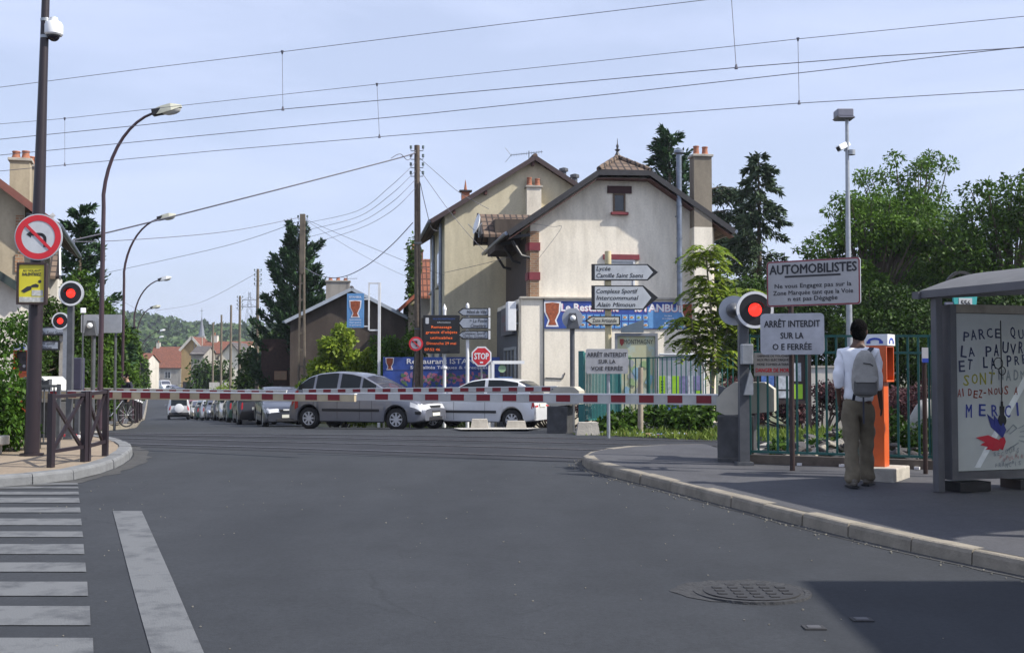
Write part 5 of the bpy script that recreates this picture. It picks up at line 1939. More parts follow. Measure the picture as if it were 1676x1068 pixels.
def no_left(t, r, back=True):
    mb = MB().m(SIGNG).disc((0, 0), r, -.005, .02, 40)
    mb.m(SIGNW).disc((0, 0), r - .002, -.008, -.005, 40)
    mb.build('panel', t)
    mb = MB().m(RED)
    n = 40
    for i in range(n):
        a0, a1 = 2 * math.pi * i / n, 2 * math.pi * (i + 1) / n
        q = [(k * r * math.cos(a), -.0125, k * r * math.sin(a)) for k, a in ((.7, a0), (.7, a1), (.95, a1), (.95, a0))]
        mb.quad(q[0], q[3], q[2], q[1])
    M = MX.Rotation(R(45), 4, 'Y')
    mb.box((0, -.0145, 0), (1.45 * r, .004, .13 * r), M=M)
    mb.build('red_ring', t)
    mb = MB().m(BLACK)
    y = -.0105
    pts = []
    for i in range(9):
        a = R(90 * i / 8)
        pts.append((.06 * r + .22 * r * math.sin(a) + .0, .12 * r - .2 * r * (1 - math.cos(a)) ))
    path = [(-.3 * r, .12 * r)] + pts + [(.28 * r, -.42 * r)]
    wv = .065 * r
    for (x0, z0), (x1, z1) in zip(path, path[1:]):
        d = V((x1 - x0, 0, z1 - z0))
        if d.length < 1e-5:
            continue
        d.normalize(); n_ = V((-d.z, 0, d.x)) * wv
        A = V((x0, y, z0)) - d * .01 * r; B_ = V((x1, y, z1)) + d * .01 * r
        mb.quad(A - n_, B_ - n_, B_ + n_, A + n_)
    mb.prism([(-.3 * r, .12 * r - .15 * r), (-.3 * r, .12 * r + .15 * r), (-.5 * r, .12 * r)], y, y + .001)
    mb.build('arrow', t)


no_left(t, r)
MB().m(GALV).box((0, .05, .1), (.2, .1, .05)).box((0, .05, -.1), (.2, .1, .05)).build('clamp', t)

pcn = at(52, 464, b.y - .2)
t = thing('poster_case', 'small brown framed case with a yellow road safety poster on the purple mast', 'poster', pcn, R(4))
mb = MB().m(BROWN)
mb.prism(rrect(.40, .58, .03), .0, .07)
for x, z, a, c in ((-.185, 0, .03, .58), (.185, 0, .03, .58), (0, .275, .34, .03), (0, -.275, .34, .03)):
    mb.box((x, -.012, z), (a, .024, c))
mb.build('frame', t)
mb = MB().m(mat('poster_yellow', (0.62, 0.55, 0.03), .4, var=.08)).box((0, -.003, 0), (.34, .006, .52))
pn = mb.build('poster', t)
mb = MB().m(TEXTD).text('AU VOLANT', 0, .165, .032, y=-.0075, width=.24, bold=.02).text('RALENTISSEZ', 0, .11, .042, y=-.0075, width=.25, bold=.04)
mb.m(mat('poster_grey', (0.5, 0.5, 0.47), .5, var=.3, scale=20)).box((.08, -.0075, -.13), (.15, .003, .08)).box((0, -.0075, -.22), (.33, .003, .07))
mb.m(TEXTD).prism([(-.14, -.1), (-.06, -.04), (.0, -.03), (.0, -.08), (-.1, -.13)], -.0095, -.0065)
mb.prism([(.0, -.02), (.06, .0), (.1, -.02), (.09, -.05), (0, -.05)], -.0095, -.0065)
mb.disc((.11, .03), .022, -.0095, -.0065, 14)
mb.build('print', pn)
MB().m(GALV).box((0, .1, .15), (.2, .1, .05)).box((0, .1, -.15), (.2, .1, .05)).build('clamp', t)

# ---- X-braced railing at the left corner
pp = [ground(83, 765, .12), ground(143, 755, .12), ground(172, 746, .12)]
for i, (a, c) in enumerate(zip(pp, pp[1:])):
    t = thing('pavement_railing', ('wide' if i == 0 else 'narrow') + ' purple brown railing with crossed bars on the left pavement corner' + ('' if i == 0 else ', nearest the crossing'), 'railing', a)
    d = c - a
    H = .93
    MB().m(PURPLE).box((0, 0, H / 2), (.072, .072, H), rz=math.atan2(d.y, d.x)).build('post', t)
    e = MB().m(PURPLE).box(d + V((0, 0, H / 2)) * 1 - (d.normalized() * (.074 if i == 0 else 0)), (.072, .072, H), rz=math.atan2(d.y, d.x))
    e.build('post', t)
    u = d.normalized() * .04
    mb = MB().m(PURPLE)
    mb.beam(u + V((0, 0, H - .04)), d - u * (2.8 if i == 0 else 1) + V((0, 0, H - .04)), .06, .045)
    mb.beam(u + V((0, 0, .2)), d - u * (2.8 if i == 0 else 1) + V((0, 0, .2)), .045, .045)
    mb.build('rail', t)
    mb = MB().m(PURPLE)
    mb.beam(u + V((0, 0, .22)), d - u * (2.8 if i == 0 else 1) + V((0, 0, H - .06)), .03, .045)
    mb.build('brace', t)
    mb = MB().m(PURPLE)
    off = V((-d.y, d.x, 0)).normalized() * .033
    mb.beam(u + off + V((0, 0, H - .06)), d + off - u * (2.8 if i == 0 else 1) + V((0, 0, .22)), .03, .045)
    mb.build('brace', t)
# grey barred railing behind the mast
a = on(63, 17.3, .12); c = on(95, 17.3, .12)
t = thing('barred_railing', 'short grey railing with upright bars just behind the purple mast', 'railing', a)
W = c.x - a.x
mb = MB().m(DKGAL)
for x in (0, W):
    MB().m(DKGAL).box((x, 0, .48), (.05, .05, .96)).build('post', t)
MB().m(DKGAL).box((W / 2, 0, .93), (W - .05, .045, .04)).box((W / 2, 0, .08), (W - .05, .04, .04)).build('rail', t)
mb = MB().m(DKGAL)
for i in range(1, 4):
    mb.tube([(W * i / 4, 0, .1), (W * i / 4, 0, .91)], .012, 6)
mb.build('bars', t)
# stone edging of the left planter
a = ground(-20, 745, .12)
t = thing('stone_edging', 'low pale stone edging of the planter under the left hedge', 'edging', (a.x - 1, a.y, a.z))
mb = MB().m(mat('pale_granite', (0.42, 0.39, 0.33), .9, var=.25, scale=7, bump=.5, bscale=30))
for i in range(6):
    for j in range(2):
        mb.box((-1.2 + i * .42 + .1 * j, .12, .07 + j * .135), (.41, .22, .13), bev=.02)
mb.build('blocks', t)

# ---- level crossing barriers
def barrier(label, base, tip, zb, h0, h1, stripe_phase=0.12, group='half barriers of the level crossing', casing=None, name='level_crossing_barrier', period=.40, beam_m=None):
    d = V((tip.x - base.x, tip.y - base.y, 0)); L = d.length
    rz = math.atan2(d.y, d.x)
    t = thing(name, label, 'barrier', base, rz, group)
    cm = casing or CREAM
    mb = MB().m(mat('grimy_steel', (0.06, 0.06, 0.062), .6, metal=.2, var=.45, scale=5)).box((-.12, 0, .3), (.48, .44, .62), bev=.02).box((-.12, 0, .015), (.46, .52, .05))
    mb.build('base', t)
    mb = MB().m(cm)
    mb.prism([(-.62, .66), (.0, .60), (.13, .66), (.13, .82), (.02, .95), (-.1, 1.04), (-.5, 1.04), (-.62, .95)], -.26, .2)
    mb.m(DKGAL).box((-.25, -.263, .9), (.4, .01, .16))
    mb.build('casing', t)
    MB().m(DKGAL).prism([(-.02, .70), (.16, .70), (.16, 1.0), (-.02, .94)], -.34, -.27).build('arm_bracket', t)
    M = MX.Rotation(R(90), 4, 'X')
    MB().m(GALV).lathe([(.06, .36), (.06, .41), (.03, .42)], MX.Translation((.02, 0, zb)) @ M, 14).build('pivot', t)
    z1 = tip.z - base.z
    mb = MB().m(beam_m or BEAMG)
    y0, y1 = -.40, -.345
    x0 = .06
    def hh(x): return h0 + (h1 - h0) * x / L
    def zz(x): return zb + (z1 - zb) * x / L
    a, c = x0, L
    vs = [(x, y, zz(x) + s * hh(x) / 2) for x in (a, c) for y in (y0, y1) for s in (-1, 1)]
    mb.add(vs, [(0, 1, 3, 2), (4, 6, 7, 5), (0, 4, 5, 1), (2, 3, 7, 6), (1, 5, 7, 3), (0, 2, 6, 4)])
    # white upper lip
    mb.m(WHITE)
    vs = [(x, y, zz(x) + hh(x) * k) for x in (a, c + .01) for y in (y0 - .006, y1 + .006) for k in (.40, .54)]
    mb.add(vs, [(0, 1, 3, 2), (4, 6, 7, 5), (0, 4, 5, 1), (2, 3, 7, 6), (1, 5, 7, 3), (0, 2, 6, 4)])
    mb.m(DKRED)
    x = x0 + stripe_phase
    while x + period * .52 < L:
        xe = x + period * .52
        for y, f in ((y0 - .003, 1), (y1 + .003, -1)):
            q = [(x, y, zz(x) - hh(x) * .34), (xe, y, zz(xe) - hh(xe) * .34), (xe, y, zz(xe) + hh(xe) * .385), (x, y, zz(x) + hh(x) * .385)]
            if f < 0:
                q = q[::-1]
            mb.quad(*q)
        x += period
    mb.build('beam', t)
    return t


def plant(px, py_pivot, Y, off): return on(px, Y, off)


rb = on(1192, 15.6, .12)
tip = at(567, 649.6, 17.2)
barrier('near right half barrier with dirty grey base, lowered across the road beside the signal', rb, tip, at(1150, 655, 15.6).z - rb.z, .15, .112, .2)
lb = on(93, 20.0, .12)
tip = at(604, 649.8, 17.3)
barrier('near left half barrier with yellowed beam reaching from behind the railings', lb, tip, at(118, 644.5, 19.9).z - lb.z, .135, .115, .18, casing=mat('white_casing', (0.62, 0.62, 0.58), .5, var=.1), beam_m=mat('yellowed_beam', (0.46, 0.38, 0.25), .55, var=.22, scale=2.2))
fb = on(908, 26.0, .0)
tip = at(484, 640, 28.2)
fbt = barrier('far right half barrier seen from behind, machine beside the far grass strip', fb, tip, .98, .13, .10, .15)
lb2 = on(135, 30.6, .0)
tip = at(482, 641.5, 28.4)
barrier('far left half barrier, low beam in front of the parked cars', lb2, tip, 1.05, .12, .10, .15, casing=_M['white_casing'])
# pale control cabinet beside the far machine
c0 = on(929, 26.3)
t = thing('control_cabinet', 'narrow pale steel cabinet beside the black far barrier base', 'cabinet', c0)
MB().m(CREAM).box((0, 0, .5), (.26, .3, 1.0), bev=.015).build('body', t)
MB().m(BROWN).box((-.04, -.156, .55), (.03, .012, .5)).build('hinge', t)

# ---- signals
def signal(label, base, centre, r, post_r, back=None, lit=True, m_post=None, box=None, group='level crossing signals', face=0.0):
    t = thing('crossing_signal', label, 'signal', base, 0, group)
    c = centre - base
    mb = MB().m(m_post or DKGAL)
    top = c.z - r * .8
    mb.box((0, 0, top / 2), (post_r * 2, post_r * 2, top))
    mb.box((0, 0, .02), (post_r * 3.4, post_r * 3.4, .04))
    mb.build('post', t)
    MB().m(DKGAL).beam((0, 0, top - .02), (c.x, .02, c.z - r * .5), .08, .06).beam((0, 0, top - .02), (c.x * .3, .1, c.z), .06, .06).build('bracket', t)

    def head(cc, rot, lit):
        M = MX.Translation(cc) @ MX.Rotation(rot, 4, 'Z')
        mb = MB().m(BLACK)
        mb.prism([(r * .88 * math.cos(i * math.pi / 20), r * .88 * math.sin(i * math.pi / 20)) for i in range(40)], -.031, -.0275, M=M)
        mb.m(WHITE)
        n = 40
        for i in range(n):
            a0, a1 = 2 * math.pi * i / n, 2 * math.pi * (i + 1) / n
            q = [M @ V((k * r * math.cos(a), -.034, k * r * math.sin(a))) for k, a in ((.85, a0), (.85, a1), (1, a1), (1, a0))]
            mb.quad(q[0], q[3], q[2], q[1])
        mb.m(SIGNG)
        mb.prism([(r * math.cos(i * math.pi / 20), r * math.sin(i * math.pi / 20)) for i in range(40)], -.027, .012, M=M)
        d = mb.build('target_disc', t)
        mb = MB().m(DKGAL)
        mb.smooth = True
        mb.lathe([(r * .5, .0), (r * .5, .1), (r * .34, .2), (r * .1, .24), (.005, .245)], M @ MX.Rotation(R(-90), 4, 'X'), 20)
        mb.build('lamp_case', t)
        mb = MB().m(BLACK)
        # hood over the lens
        n = 12
        pts = []
        for i in range(n + 1):
            a = R(15 + 150 * i / n)
            pts.append((math.cos(a) * r * .47, math.sin(a) * r * .47))
        for (xa, za), (xb, zb_) in zip(pts, pts[1:]):
            q = [M @ V(p) for p in ((xa, -.036, za), (xb, -.036, zb_), (xb, -.11, zb_ * .97), (xa, -.11, za * .97))]
            mb.quad(*q)
        mb.build('hood', d)
        if lit:
            mb = MB().m(LAMPRED)
            mb.smooth = True
            mb.lathe([(r * .36, .034), (r * .3, .05), (r * .15, .062), (.003, .066)], M @ MX.Rotation(R(90), 4, 'X'), 22)
            mb.build('red_lens', d)
    head(c, face, lit)
    if back is not None:
        cb = back - base
        r = r * .82
        head(cb, R(168), False)
        MB().m(DKGAL).beam((0, 0, top - .02), (cb.x, .06, cb.z - r * .4), .06, .05).build('bracket', t)
    if box:
        MB().m(GALV).box(box[0], box[1], bev=.012).build('junction_box', t)
        z = box[0][2]
        MB().m(GALV).prism([(-.02, z - .52), (.10, z - .52), (.1, z - .3), (.06, z - .2)], -.13, -.07).build('bracket_plate', t)
    return t


b = on(1218, 15.0, .12)
signal('large red crossing signal on the right with a second head facing away', b, at(1235, 507, 14.85), .238, .062, at(1201, 508, 15.25), box=((.02, -.12, 1.42), (.15, .12, .26)), m_post=DKGAL)
b = on(113, 19.4, .12)
signal('larger red crossing signal on the left, above the railing', b, at(117, 480, 19.3), .208, .045)
b = on(105, 24.0, .0)
signal('smaller red crossing signal half hidden behind the grey post on the left', b, at(99.5, 525, 23.9), .175, .04, m_post=GALV)
# heads seen from behind on the far side
def back_signal(label, px_post, base, centre, r, plate=None):
    t = thing('crossing_signal', label, 'signal', base, 0, 'level crossing signals')
    c = centre - base
    MB().m(DKGAL).tube([(0, 0, 0), (0, 0, c.z)], .055, 12).tube([(0, 0, 0), (0, 0, .05)], .11, 12).build('post', t)
    mb = MB().m(SIGNG).disc((c.x, c.z), r, .0, .03, 32)
    mb.m(WHITE).disc((c.x, c.z), r * .99, .03, .034, 32)
    mb.build('target_disc', t)
    mb = MB().m(DKGAL)
    mb.prism([(c.x - r * .45, c.z - r * .2), (c.x - r * .62, c.z - r * 1.0), (c.x + r * .62, c.z - r * 1.0), (c.x + r * .45, c.z - r * .2), (c.x + r * .3, c.z + r * .5), (c.x - r * .3, c.z + r * .5)], -.16, -.002)
    mb.build('lamp_case', t)
    MB().m(WHITE).lathe([(r * .28, 0), (r * .26, .05), (r * .12, .08), (.004, .085)], MX.Translation((c.x, -.16, c.z)) @ MX.Rotation(R(90), 4, 'X'), 16).build('rear_cap', t)
    return t


b = on(937, 26.2)
back_signal('grey back of a crossing signal in front of the blue banner', 937, b, at(937, 521, 26.2), .235)
b = on(151, 29.0)
back_signal('grey back of a crossing signal in front of a blank panel on the left', 151, b, at(151, 533, 29.0), .25)
t = thing('blank_sign', 'grey back of a blank rectangular sign crossing the nearest lamp post', 'road sign', on(186, 29.6))
c = at(166, 529.5, 29.6) - t.location
MB().m(SIGNG).prism(rrect(1.04, .47, .04, c.x, c.z), -.012, .012).build('panel', t)
MB().m(DKGAL).tube([(0, .05, 0), (0, .05, c.z + .2)], .035, 8).box((c.x, .03, c.z + .12), (.9, .03, .04)).box((c.x, .03, c.z - .12), (.9, .03, .04)).build('post', t)
t = thing('junction_box', 'dark relay box on a post behind the left signal', 'cabinet', on(126, 22.5))
MB().m(mat('navy_box', (0.05, 0.05, 0.08), .5, var=.1)).box((0, 0, 1.22), (.2, .2, .62), bev=.02).build('box', t)
MB().m(DKGAL).box((0, 0, .46), (.08, .08, .92)).build('post', t)
t = thing('junction_box', 'small white box on a thin arm right of the larger left signal', 'cabinet', on(133, 20.2, .1))
c = at(133, 508, 20.2) - t.location
MB().m(WHITE).box((0, 0, c.z), (.09, .09, .09), bev=.01, rz=.4).build('box', t)
MB().m(DKGAL).tube([(0, 0, 0), (0, 0, c.z)], .014, 6).build('arm', t)

# ---- railings with upright bars
def bar_fence(label, pts, H, spacing, m, base_h=.0, rails=(0.06, .97), post_every=2.4, bar_r=.014, kerbm=None, name='railing_fence', group=None, over=.03, post_w=.06):
    t = thing(name, label, 'fence', (pts[0][0], pts[0][1], pts[0][2]), 0, group)
    o = V(pts[0])
    bars = MB().m(m); rl = MB().m(m); kb = MB().m(kerbm or CONC)
    for a, b in zip(pts, pts[1:]):
        a = V(a) - o; b = V(b) - o
        L = (b - a).length; d = (b - a) / L
        n = int(L / spacing)
        up = V((0, 0, 1))
        for i in range(n + 1):
            p = a + d * (i * spacing) + up * base_h
            bars.tube([p + up * (rails[0] * H), p + up * (H - over)], bar_r, 6)
        for f in rails:
            rl.beam(a + up * (base_h + f * H), b + up * (base_h + f * H), .04, .03)
        k = max(1, round(L / post_every))
        for i in range(k + 1):
            p = a + d * (L * i / k)
            MB().m(m).box(p + up * ((base_h + H) / 2), (post_w, post_w, base_h + H), rz=math.atan2(d.y, d.x)).build('post', t)
        if base_h > 0:
            kb.beam(a + up * (base_h / 2 - .06) - V((0, 0, 0)), b + up * (base_h / 2 - .06), .16, base_h + .1)
    bars.build('bars', t)
    rl.build('rail', t)
    if base_h > 0:
        kb.build('plinth', t)
    return t


fa = on(1226, 15.25, .12); fb_ = on(1530, 14.5, .12); fc = on(1900, 13.9, .12)
bar_fence('dark green bar railings on a low plinth behind the walking man', [fa, fb_, fc], 1.56, .124, TEALG, base_h=.12, kerbm=mat('dark_plinth', (0.12, 0.10, 0.08), .95, var=.3), rails=(.02, .85, .985), bar_r=.0155, post_every=2.46)
a = on(952, 28.0); c = on(1013, 31.2); e = on(1062, 31.0); f = on(1165, 29.6); g2 = on(1240, 28.8)
bar_fence('teal bar railings round the town map panel, running back from a thick corner post', [a, c], 1.72, .13, TEALL, base_h=.22, rails=(.04, .975), bar_r=.016, post_every=5, post_w=.12)
bar_fence('dark green bar railings in front of the notice panels, before the young tree', [c, e, f, g2], 1.72, .152, TEALG, base_h=.22, rails=(.04, .985), bar_r=.015, post_every=2.2)

# ---- signs with lettering
def sign_panel(t, w, h, lines, border=None, bg=SIGNW, y=0.0, cx=0.0, cz=0.0, r=.03, rot=0.0, name='panel', shear=0.0, tm=None, th=.025):
    """lines: (text, dz from centre, cap height, width or None, bold)"""
    T = MX.Translation((cx, y, cz)) @ MX.Rotation(rot, 4, 'Z')
    mb = MB().m(SIGNG).prism(rrect(w, h, r), -th / 2, th / 2)
    if border:
        mb.m(border).prism(rrect(w - .004, h - .004, r), -th / 2 - .002, -th / 2)
        mb.m(bg).prism(rrect(w - .04, h - .04, max(.005, r - .015)), -th / 2 - .0045, -th / 2 - .002)
    else:
        mb.m(bg).prism(rrect(w - .006, h - .006, r), -th / 2 - .003, -th / 2)
    p = mb.build(name, t)
    p.matrix_local = T
    for L in lines:
        s, dz, ch, wd, bo = L[:5]
        MB().m(L[5] if len(L) > 5 else (tm or TEXTD)).text(s, 0, dz, ch, y=-th / 2 - .0075, width=wd, bold=bo * 1.05, shear=shear).build('lettering', p)
    return p


b = on(1297, 14.35, .12)
t = thing('motorist_warning_sign', 'tall dark post with two white text signs, the upper one red bordered', 'road sign', b)
zc = at(1326, 464, 14.3).z - b.z
zc2 = at(1290, 547, 14.2).z - b.z
MB().m(BROWN).tube([(0, 0, 0), (0, 0, zc + .2)], .032, 12).build('post', t)
px_m = 14.35 / F
up = sign_panel(t, 1.17, .565, (('AUTOMOBILISTES', .12, .115, 1.09, .03), ('Ne vous Engagez pas sur la', -.055, .055, .96, .015), ('Zone Marquée tant que la Voie', -.14, .055, 1.0, .015), ('n est pas Dégagée', -.215, .055, .62, .015)),
                border=mat('faded_red_border', (0.25, 0.05, 0.06), .6), y=-.215, cx=29 * px_m, cz=zc, rot=R(-34), r=.04, bg=mat('dirty_sign_white', (0.40, 0.39, 0.385), .6, var=.12, scale=3))
mb = MB().m(TEXTD).box((.0, -.0195, .085), (.70, .003, .022))
mb.build('underline', up)
lo = sign_panel(t, .755, .5, (('ARRÊT INTERDIT', .085, .082, .66, .022), ('SUR LA', -.055, .075, .27, .022), ('O E FERRÉE', -.19, .075, .46, .022)),
                y=-.3, cx=-8 * px_m, cz=zc2, rot=R(-20), r=.05, bg=mat('sign_greyish_white', (0.46, 0.46, 0.48), .55, var=.16, scale=5))  # even greyish white sign face
MB().m(GALV).box((0, 0, zc + .1), (.08, .075, .04)).box((0, 0, zc - .1), (.08, .075, .04)).box((-.02, -.14, zc2 + .1), (.06, .26, .04)).box((-.02, -.14, zc2 - .1), (.06, .26, .04)).build('clamp', t)

b = on(996, 22.0)
t = thing('stopping_forbidden_sign', 'white sign forbidding stopping on the track, on a thin grey post in the weeds', 'road sign', b)
zc = at(993, 591, 21.9).z - b.z
MB().m(GALV).tube([(0, 0, -.1), (0, 0, zc + .18)], .033, 10).build('post', t)
sign_panel(t, .80, .47, (('ARRÊT INTERDIT', .085, .085, .75, .02), ('SUR LA', -.04, .078, .32, .02), ('VOIE FERRÉE', -.17, .078, .60, .02)), y=-.05, cx=-.03, cz=zc, r=.04, bg=mat('sign_greyish', (0.36, 0.36, 0.37), .6, var=.14))
# wooden stake
b = on(1048, 24.0)
t = thing('wooden_stake', 'pale weathered wooden stake standing in the weeds before the town map panel', 'stake', b)
hst = at(1048, 601, 24.0).z - b.z
MB().m(mat('pale_stake', (0.30, 0.25, 0.19), .9, var=.25)).tube([(0, 0, -.2), (0.01, 0, hst)], [.06, .052], 9).build('post', t)
# danger plate on the railings
c = at(1266, 596, 15.1)
t = thing('danger_sign', 'enamel plate on the railings warning of deadly electric wires', 'warning sign', c, R(-12))
sign_panel(t, .50, .30, (('DEFENSE DE TOUCHER', .095, .028, .4, .012), ('AUX FILS ELECTRIQUES', .045, .032, .42, .012), ('MEME TOMBES A TERRE', -.015, .032, .42, .012), ('DANGER DE MORT', -.10, .052, .45, .03, RED)), r=.012,
           bg=mat('old_enamel', (0.36, 0.34, 0.31), .5, var=.15, scale=6))
MB().m(GALV).box((-.18, .05, .1), (.03, .1, .02)).box((.18, .05, .1), (.03, .1, .02)).build('wire_tie', t)

# direction post
b = on(996, 32.5)
t = thing('direction_signpost', 'cream direction post with two white arrow signs right and one left', 'direction sign', b)
PY = 32.5
ztop = at(996, 411, PY).z - b.z
CRP = mat('cream_post', (0.55, 0.47, 0.28), .6, var=.12)
mb = MB().m(CRP).tube([(0, 0, 1.9), (0, 0, ztop)], .092, 14)
mb.m(mat('dark_post_foot', (0.03, 0.025, 0.03), .6)).tube([(0, 0, -.1), (0, 0, 1.9)], .085, 14)
mb.build('post', t)
s = PY / F


def arrow(x0, x1, y0, y1, tipw, lines, right=True, shear=.22, yo=-.13, bg=SIGNW, tip=True, rot=0, edge=True):
    """pixel box -> one pointed panel in post coordinates"""
    a = at(x0, y1, PY + yo) - b; c_ = at(x1, y0, PY + yo) - b
    W = c_.x - a.x; H = c_.z - a.z; tw = tipw * s
    if right:
        out = [(0, 0), (W - tw, 0), (W, H / 2), (W - tw, H), (0, H)]
    else:
        out = [(tw, 0), (W, 0), (W, H), (tw, H), (0, H / 2)]
    M = MX.Translation((a.x, yo, a.z))
    mb = MB().m(BLACK).prism(out, -.02, .02, M=M)
    cx = sum(p[0] for p in out) / 5; k = .035
    if right:
        inn = [(k + .06, k), (W - tw - .02, k), (W - tw * .42 - .02, H / 2), (W - tw - .02, H - k), (k + .06, H - k)]
    else:
        inn = [(tw + .02, k), (W - k, k), (W - k, H - k), (tw + .02, H - k), (tw * .35, H / 2)]
    mb.m(bg).prism(inn, -.024, -.02, M=M)
    p = mb.build('arrow_panel', t)
    for L in lines:
        MB().m(TEXTD).text(L[0], a.x + L[1] * W, a.z + L[2] * H, L[3], y=yo - .028, width=L[4] * W, shear=shear, bold=L[5] * 1.1, align='L').build('lettering', p)
    return p


arrow(968, 1077, 432, 459, 17, (('Lycée', .075, .60, .125, .21, .012), ('Camille Saint Saens', .075, .18, .125, .70, .012)))
arrow(968, 1077, 467, 507, 24, (('Complexe Sportif', .075, .68, .125, .62, .012), ('Intercommunal', .075, .41, .125, .63, .012), ('Alain Mimoun', .075, .13, .125, .58, .012)))
arrow(957, 1015, 517, 532, 11, (('Zone Artisanale', .22, .3, .12, .68, .006),), right=False, shear=.0, bg=mat('cream_sign', (0.55, 0.53, 0.45), .5))
# town map panel
b = on(1042, 32.4)
t = thing('town_map_panel', 'tall grey framed town map panel headed MONTMAGNY behind the railings', 'panel', b)
s3 = 32.4 / F
zt_ = at(1042, 545, 32.4).z - b.z
GF = mat('grey_frame', (0.22, 0.23, 0.25), .5, var=.1)
w_ = 66 * s3
mb = MB().m(GF)
for x in (-w_ / 2, w_ / 2):
    mb.box((x, 0, zt_ / 2), (.07, .1, zt_))
mb.box((0, 0, zt_ - .04), (w_ - .07, .1, .08)).box((0, 0, .45), (w_ - .07, .1, .08))
mb.box((0, .04, zt_ / 2 + .2), (w_ - .07, .02, zt_ - .55))
mb.build('frame', t)
mb = MB().m(mat('map_paper', (0.58, 0.57, 0.36), .5, var=.12, scale=2.5, col2=(0.46, 0.55, 0.50), thr=(.5, .62))).box((0, .022, zt_ / 2 + .2), (w_ - .08, .02, zt_ - .56))
pl = mb.build('map_sheet', t)
mb = MB().m(TEXTD).text('MONTMAGNY', .06, zt_ - .3, .13, y=.005, width=w_ * .72, serif=True)
mb.m(mat('crest_red', (0.3, 0.05, 0.04), .6)).prism([(-.46, zt_ - .16), (-.46, zt_ - .28), (-.405, zt_ - .36), (-.35, zt_ - .28), (-.35, zt_ - .16)], .002, .008)
rnd = random.Random(12)
mcols = [mat('map_' + n, c, .6) for n, c in (('blue', (.25, .4, .5)), ('green', (.3, .42, .2)), ('grey', (.35, .36, .36)))]
for i in range(16):
    x, z = rnd.uniform(-.38, .38), rnd.uniform(.75, zt_ - .75)
    q = [(x + rnd.uniform(.05, .15) * math.cos(a_), z + rnd.uniform(.05, .2) * math.sin(a_)) for a_ in [k * 2 * math.pi / 7 for k in range(7)]]
    mb.m(rnd.choice(mcols)).prism(q, .004 - i * .0006, .0115)
mb.build('print', pl)
mb = MB().m(mat('blue_grey_cap', (0.12, 0.16, 0.2), .5, var=.1)).prism([(-.42, zt_ + .02), (.2, zt_ + .02), (.2, zt_ + .38), (-.42, zt_ + .16)], -.1, .1)
mb.build('cap', t)
# notice panels with acid green posters
b = on(1114, 33.0)
t = thing('notice_display', 'notice panel with acid green and grey posters behind the railings', 'notice board', b)
s3 = 33 / F
zt_ = at(1114, 580, 33).z - b.z
W = 76 * s3
mb = MB().m(SIGNW)
mb.tube([(-W / 2, 0, -.1), (-W / 2, 0, zt_ - .08), (-W / 2 + .08, 0, zt_), (W / 2 - .08, 0, zt_), (W / 2, 0, zt_ - .08), (W / 2, 0, -.1)], .035, 8)
mb.m(SIGNG).box((0, .02, zt_ / 2 + .25), (W - .1, .03, zt_ - .6))
mb.build('frame', t)
ACID = mat('acid_green_poster', (0.35, 0.62, 0.03), .5, var=.1)
VIO = mat('violet_poster', (0.22, 0.2, 0.36), .5, var=.4, scale=9)
PAL = mat('pale_poster', (0.5, 0.52, 0.55), .5, var=.35, scale=10)
PBL = mat('mid_blue_poster', (0.08, 0.16, 0.42), .5, var=.4, scale=10)
mb = MB()
for x0, x1, z0, z1, m_ in ((-.6, -.43, .5, 1.5, ACID), (-.42, -.26, .75, 1.5, PAL), (-.25, -.04, .9, 1.5, ACID), (-.42, -.05, .5, .74, PBL), (-.03, .2, .5, 1.5, VIO), (.22, .36, .95, 1.5, PAL), (.21, .42, .48, .93, ACID), (.38, .6, 1.1, 1.5, VIO), (.44, .61, .5, 1.08, ACID)):
    mb.m(m_).box(((x0 + x1) / 2, -.003, (z0 + z1) / 2), (x1 - x0, .012, z1 - z0))
for i in range(10):
    mb.m(TEXTD).box((-.515, -.0105, .62 + i * .08), (.06, .004, .045)).box((.315, -.0105, .52 + i * .04), (.14, .004, .02)).box((.525, -.0105, .54 + i * .05), (.11, .004, .02))
mb.build('poster', t)
# brown notice board behind the right railings
b = on(1282, 27)
t = thing('notice_board', 'brown framed notice board with blue and white sheets behind the green railings', 'notice board', b)
mb = MB().m(BROWN)
for x in (-.6, .6):
    mb.box((x, 0, .95), (.1, .1, 1.95))
mb.box((0, 0, 1.85), (1.1, .08, .1)).box((0, 0, .7), (1.1, .08, .08)).box((0, .03, 1.27), (1.1, .02, 1.06))
mb.build('frame', t)
mb = MB()
for x, z, w2, h2, m_ in ((-.35, 1.35, .3, .55, PBL), (0, 1.3, .32, .6, PAL), (.33, 1.4, .2, .42, PAL), (.36, .95, .2, .34, ACID), (.02, .88, .25, .16, PAL)):
    mb.m(m_).box((x, .013, z), (w2, .012, h2))
mb.build('sheet', t)

# ---- left of the white house: STOP, small no left turn, LED board, direction plates, banner, kebab sign
b = on(788, 36.8)
t = thing('stop_sign', 'red octagonal STOP sign on a thin grey post above the white car', 'road sign', b)
zc = at(788, 583, 36.8).z - b.z
r = 17.5 * 36.8 / F
MB().m(GALV).tube([(0, .03, 0), (0, .03, zc + .2)], .03, 8).build('post', t)
oct_ = lambda q: [(q * math.cos(R(22.5 + 45 * i)), zc + q * math.sin(R(22.5 + 45 * i))) for i in range(8)]
pn = MB().m(WHITE).prism(oct_(r), -.02, 0).m(RED).prism(oct_(r * .86), -.0235, -.02).build('panel', t)
MB().m(WHITE).text('STOP', 0, zc - .085, .20, y=-.027, width=r * 1.32, bold=.03).box((.0, -.026, zc - .19), (.1, .004, .05)).build('lettering', pn)
b = on(676, 36.6)
t = thing('small_no_left_turn_sign', 'small round no left turn sign on a leaning dark pole by the wooden pole', 'road sign', b)
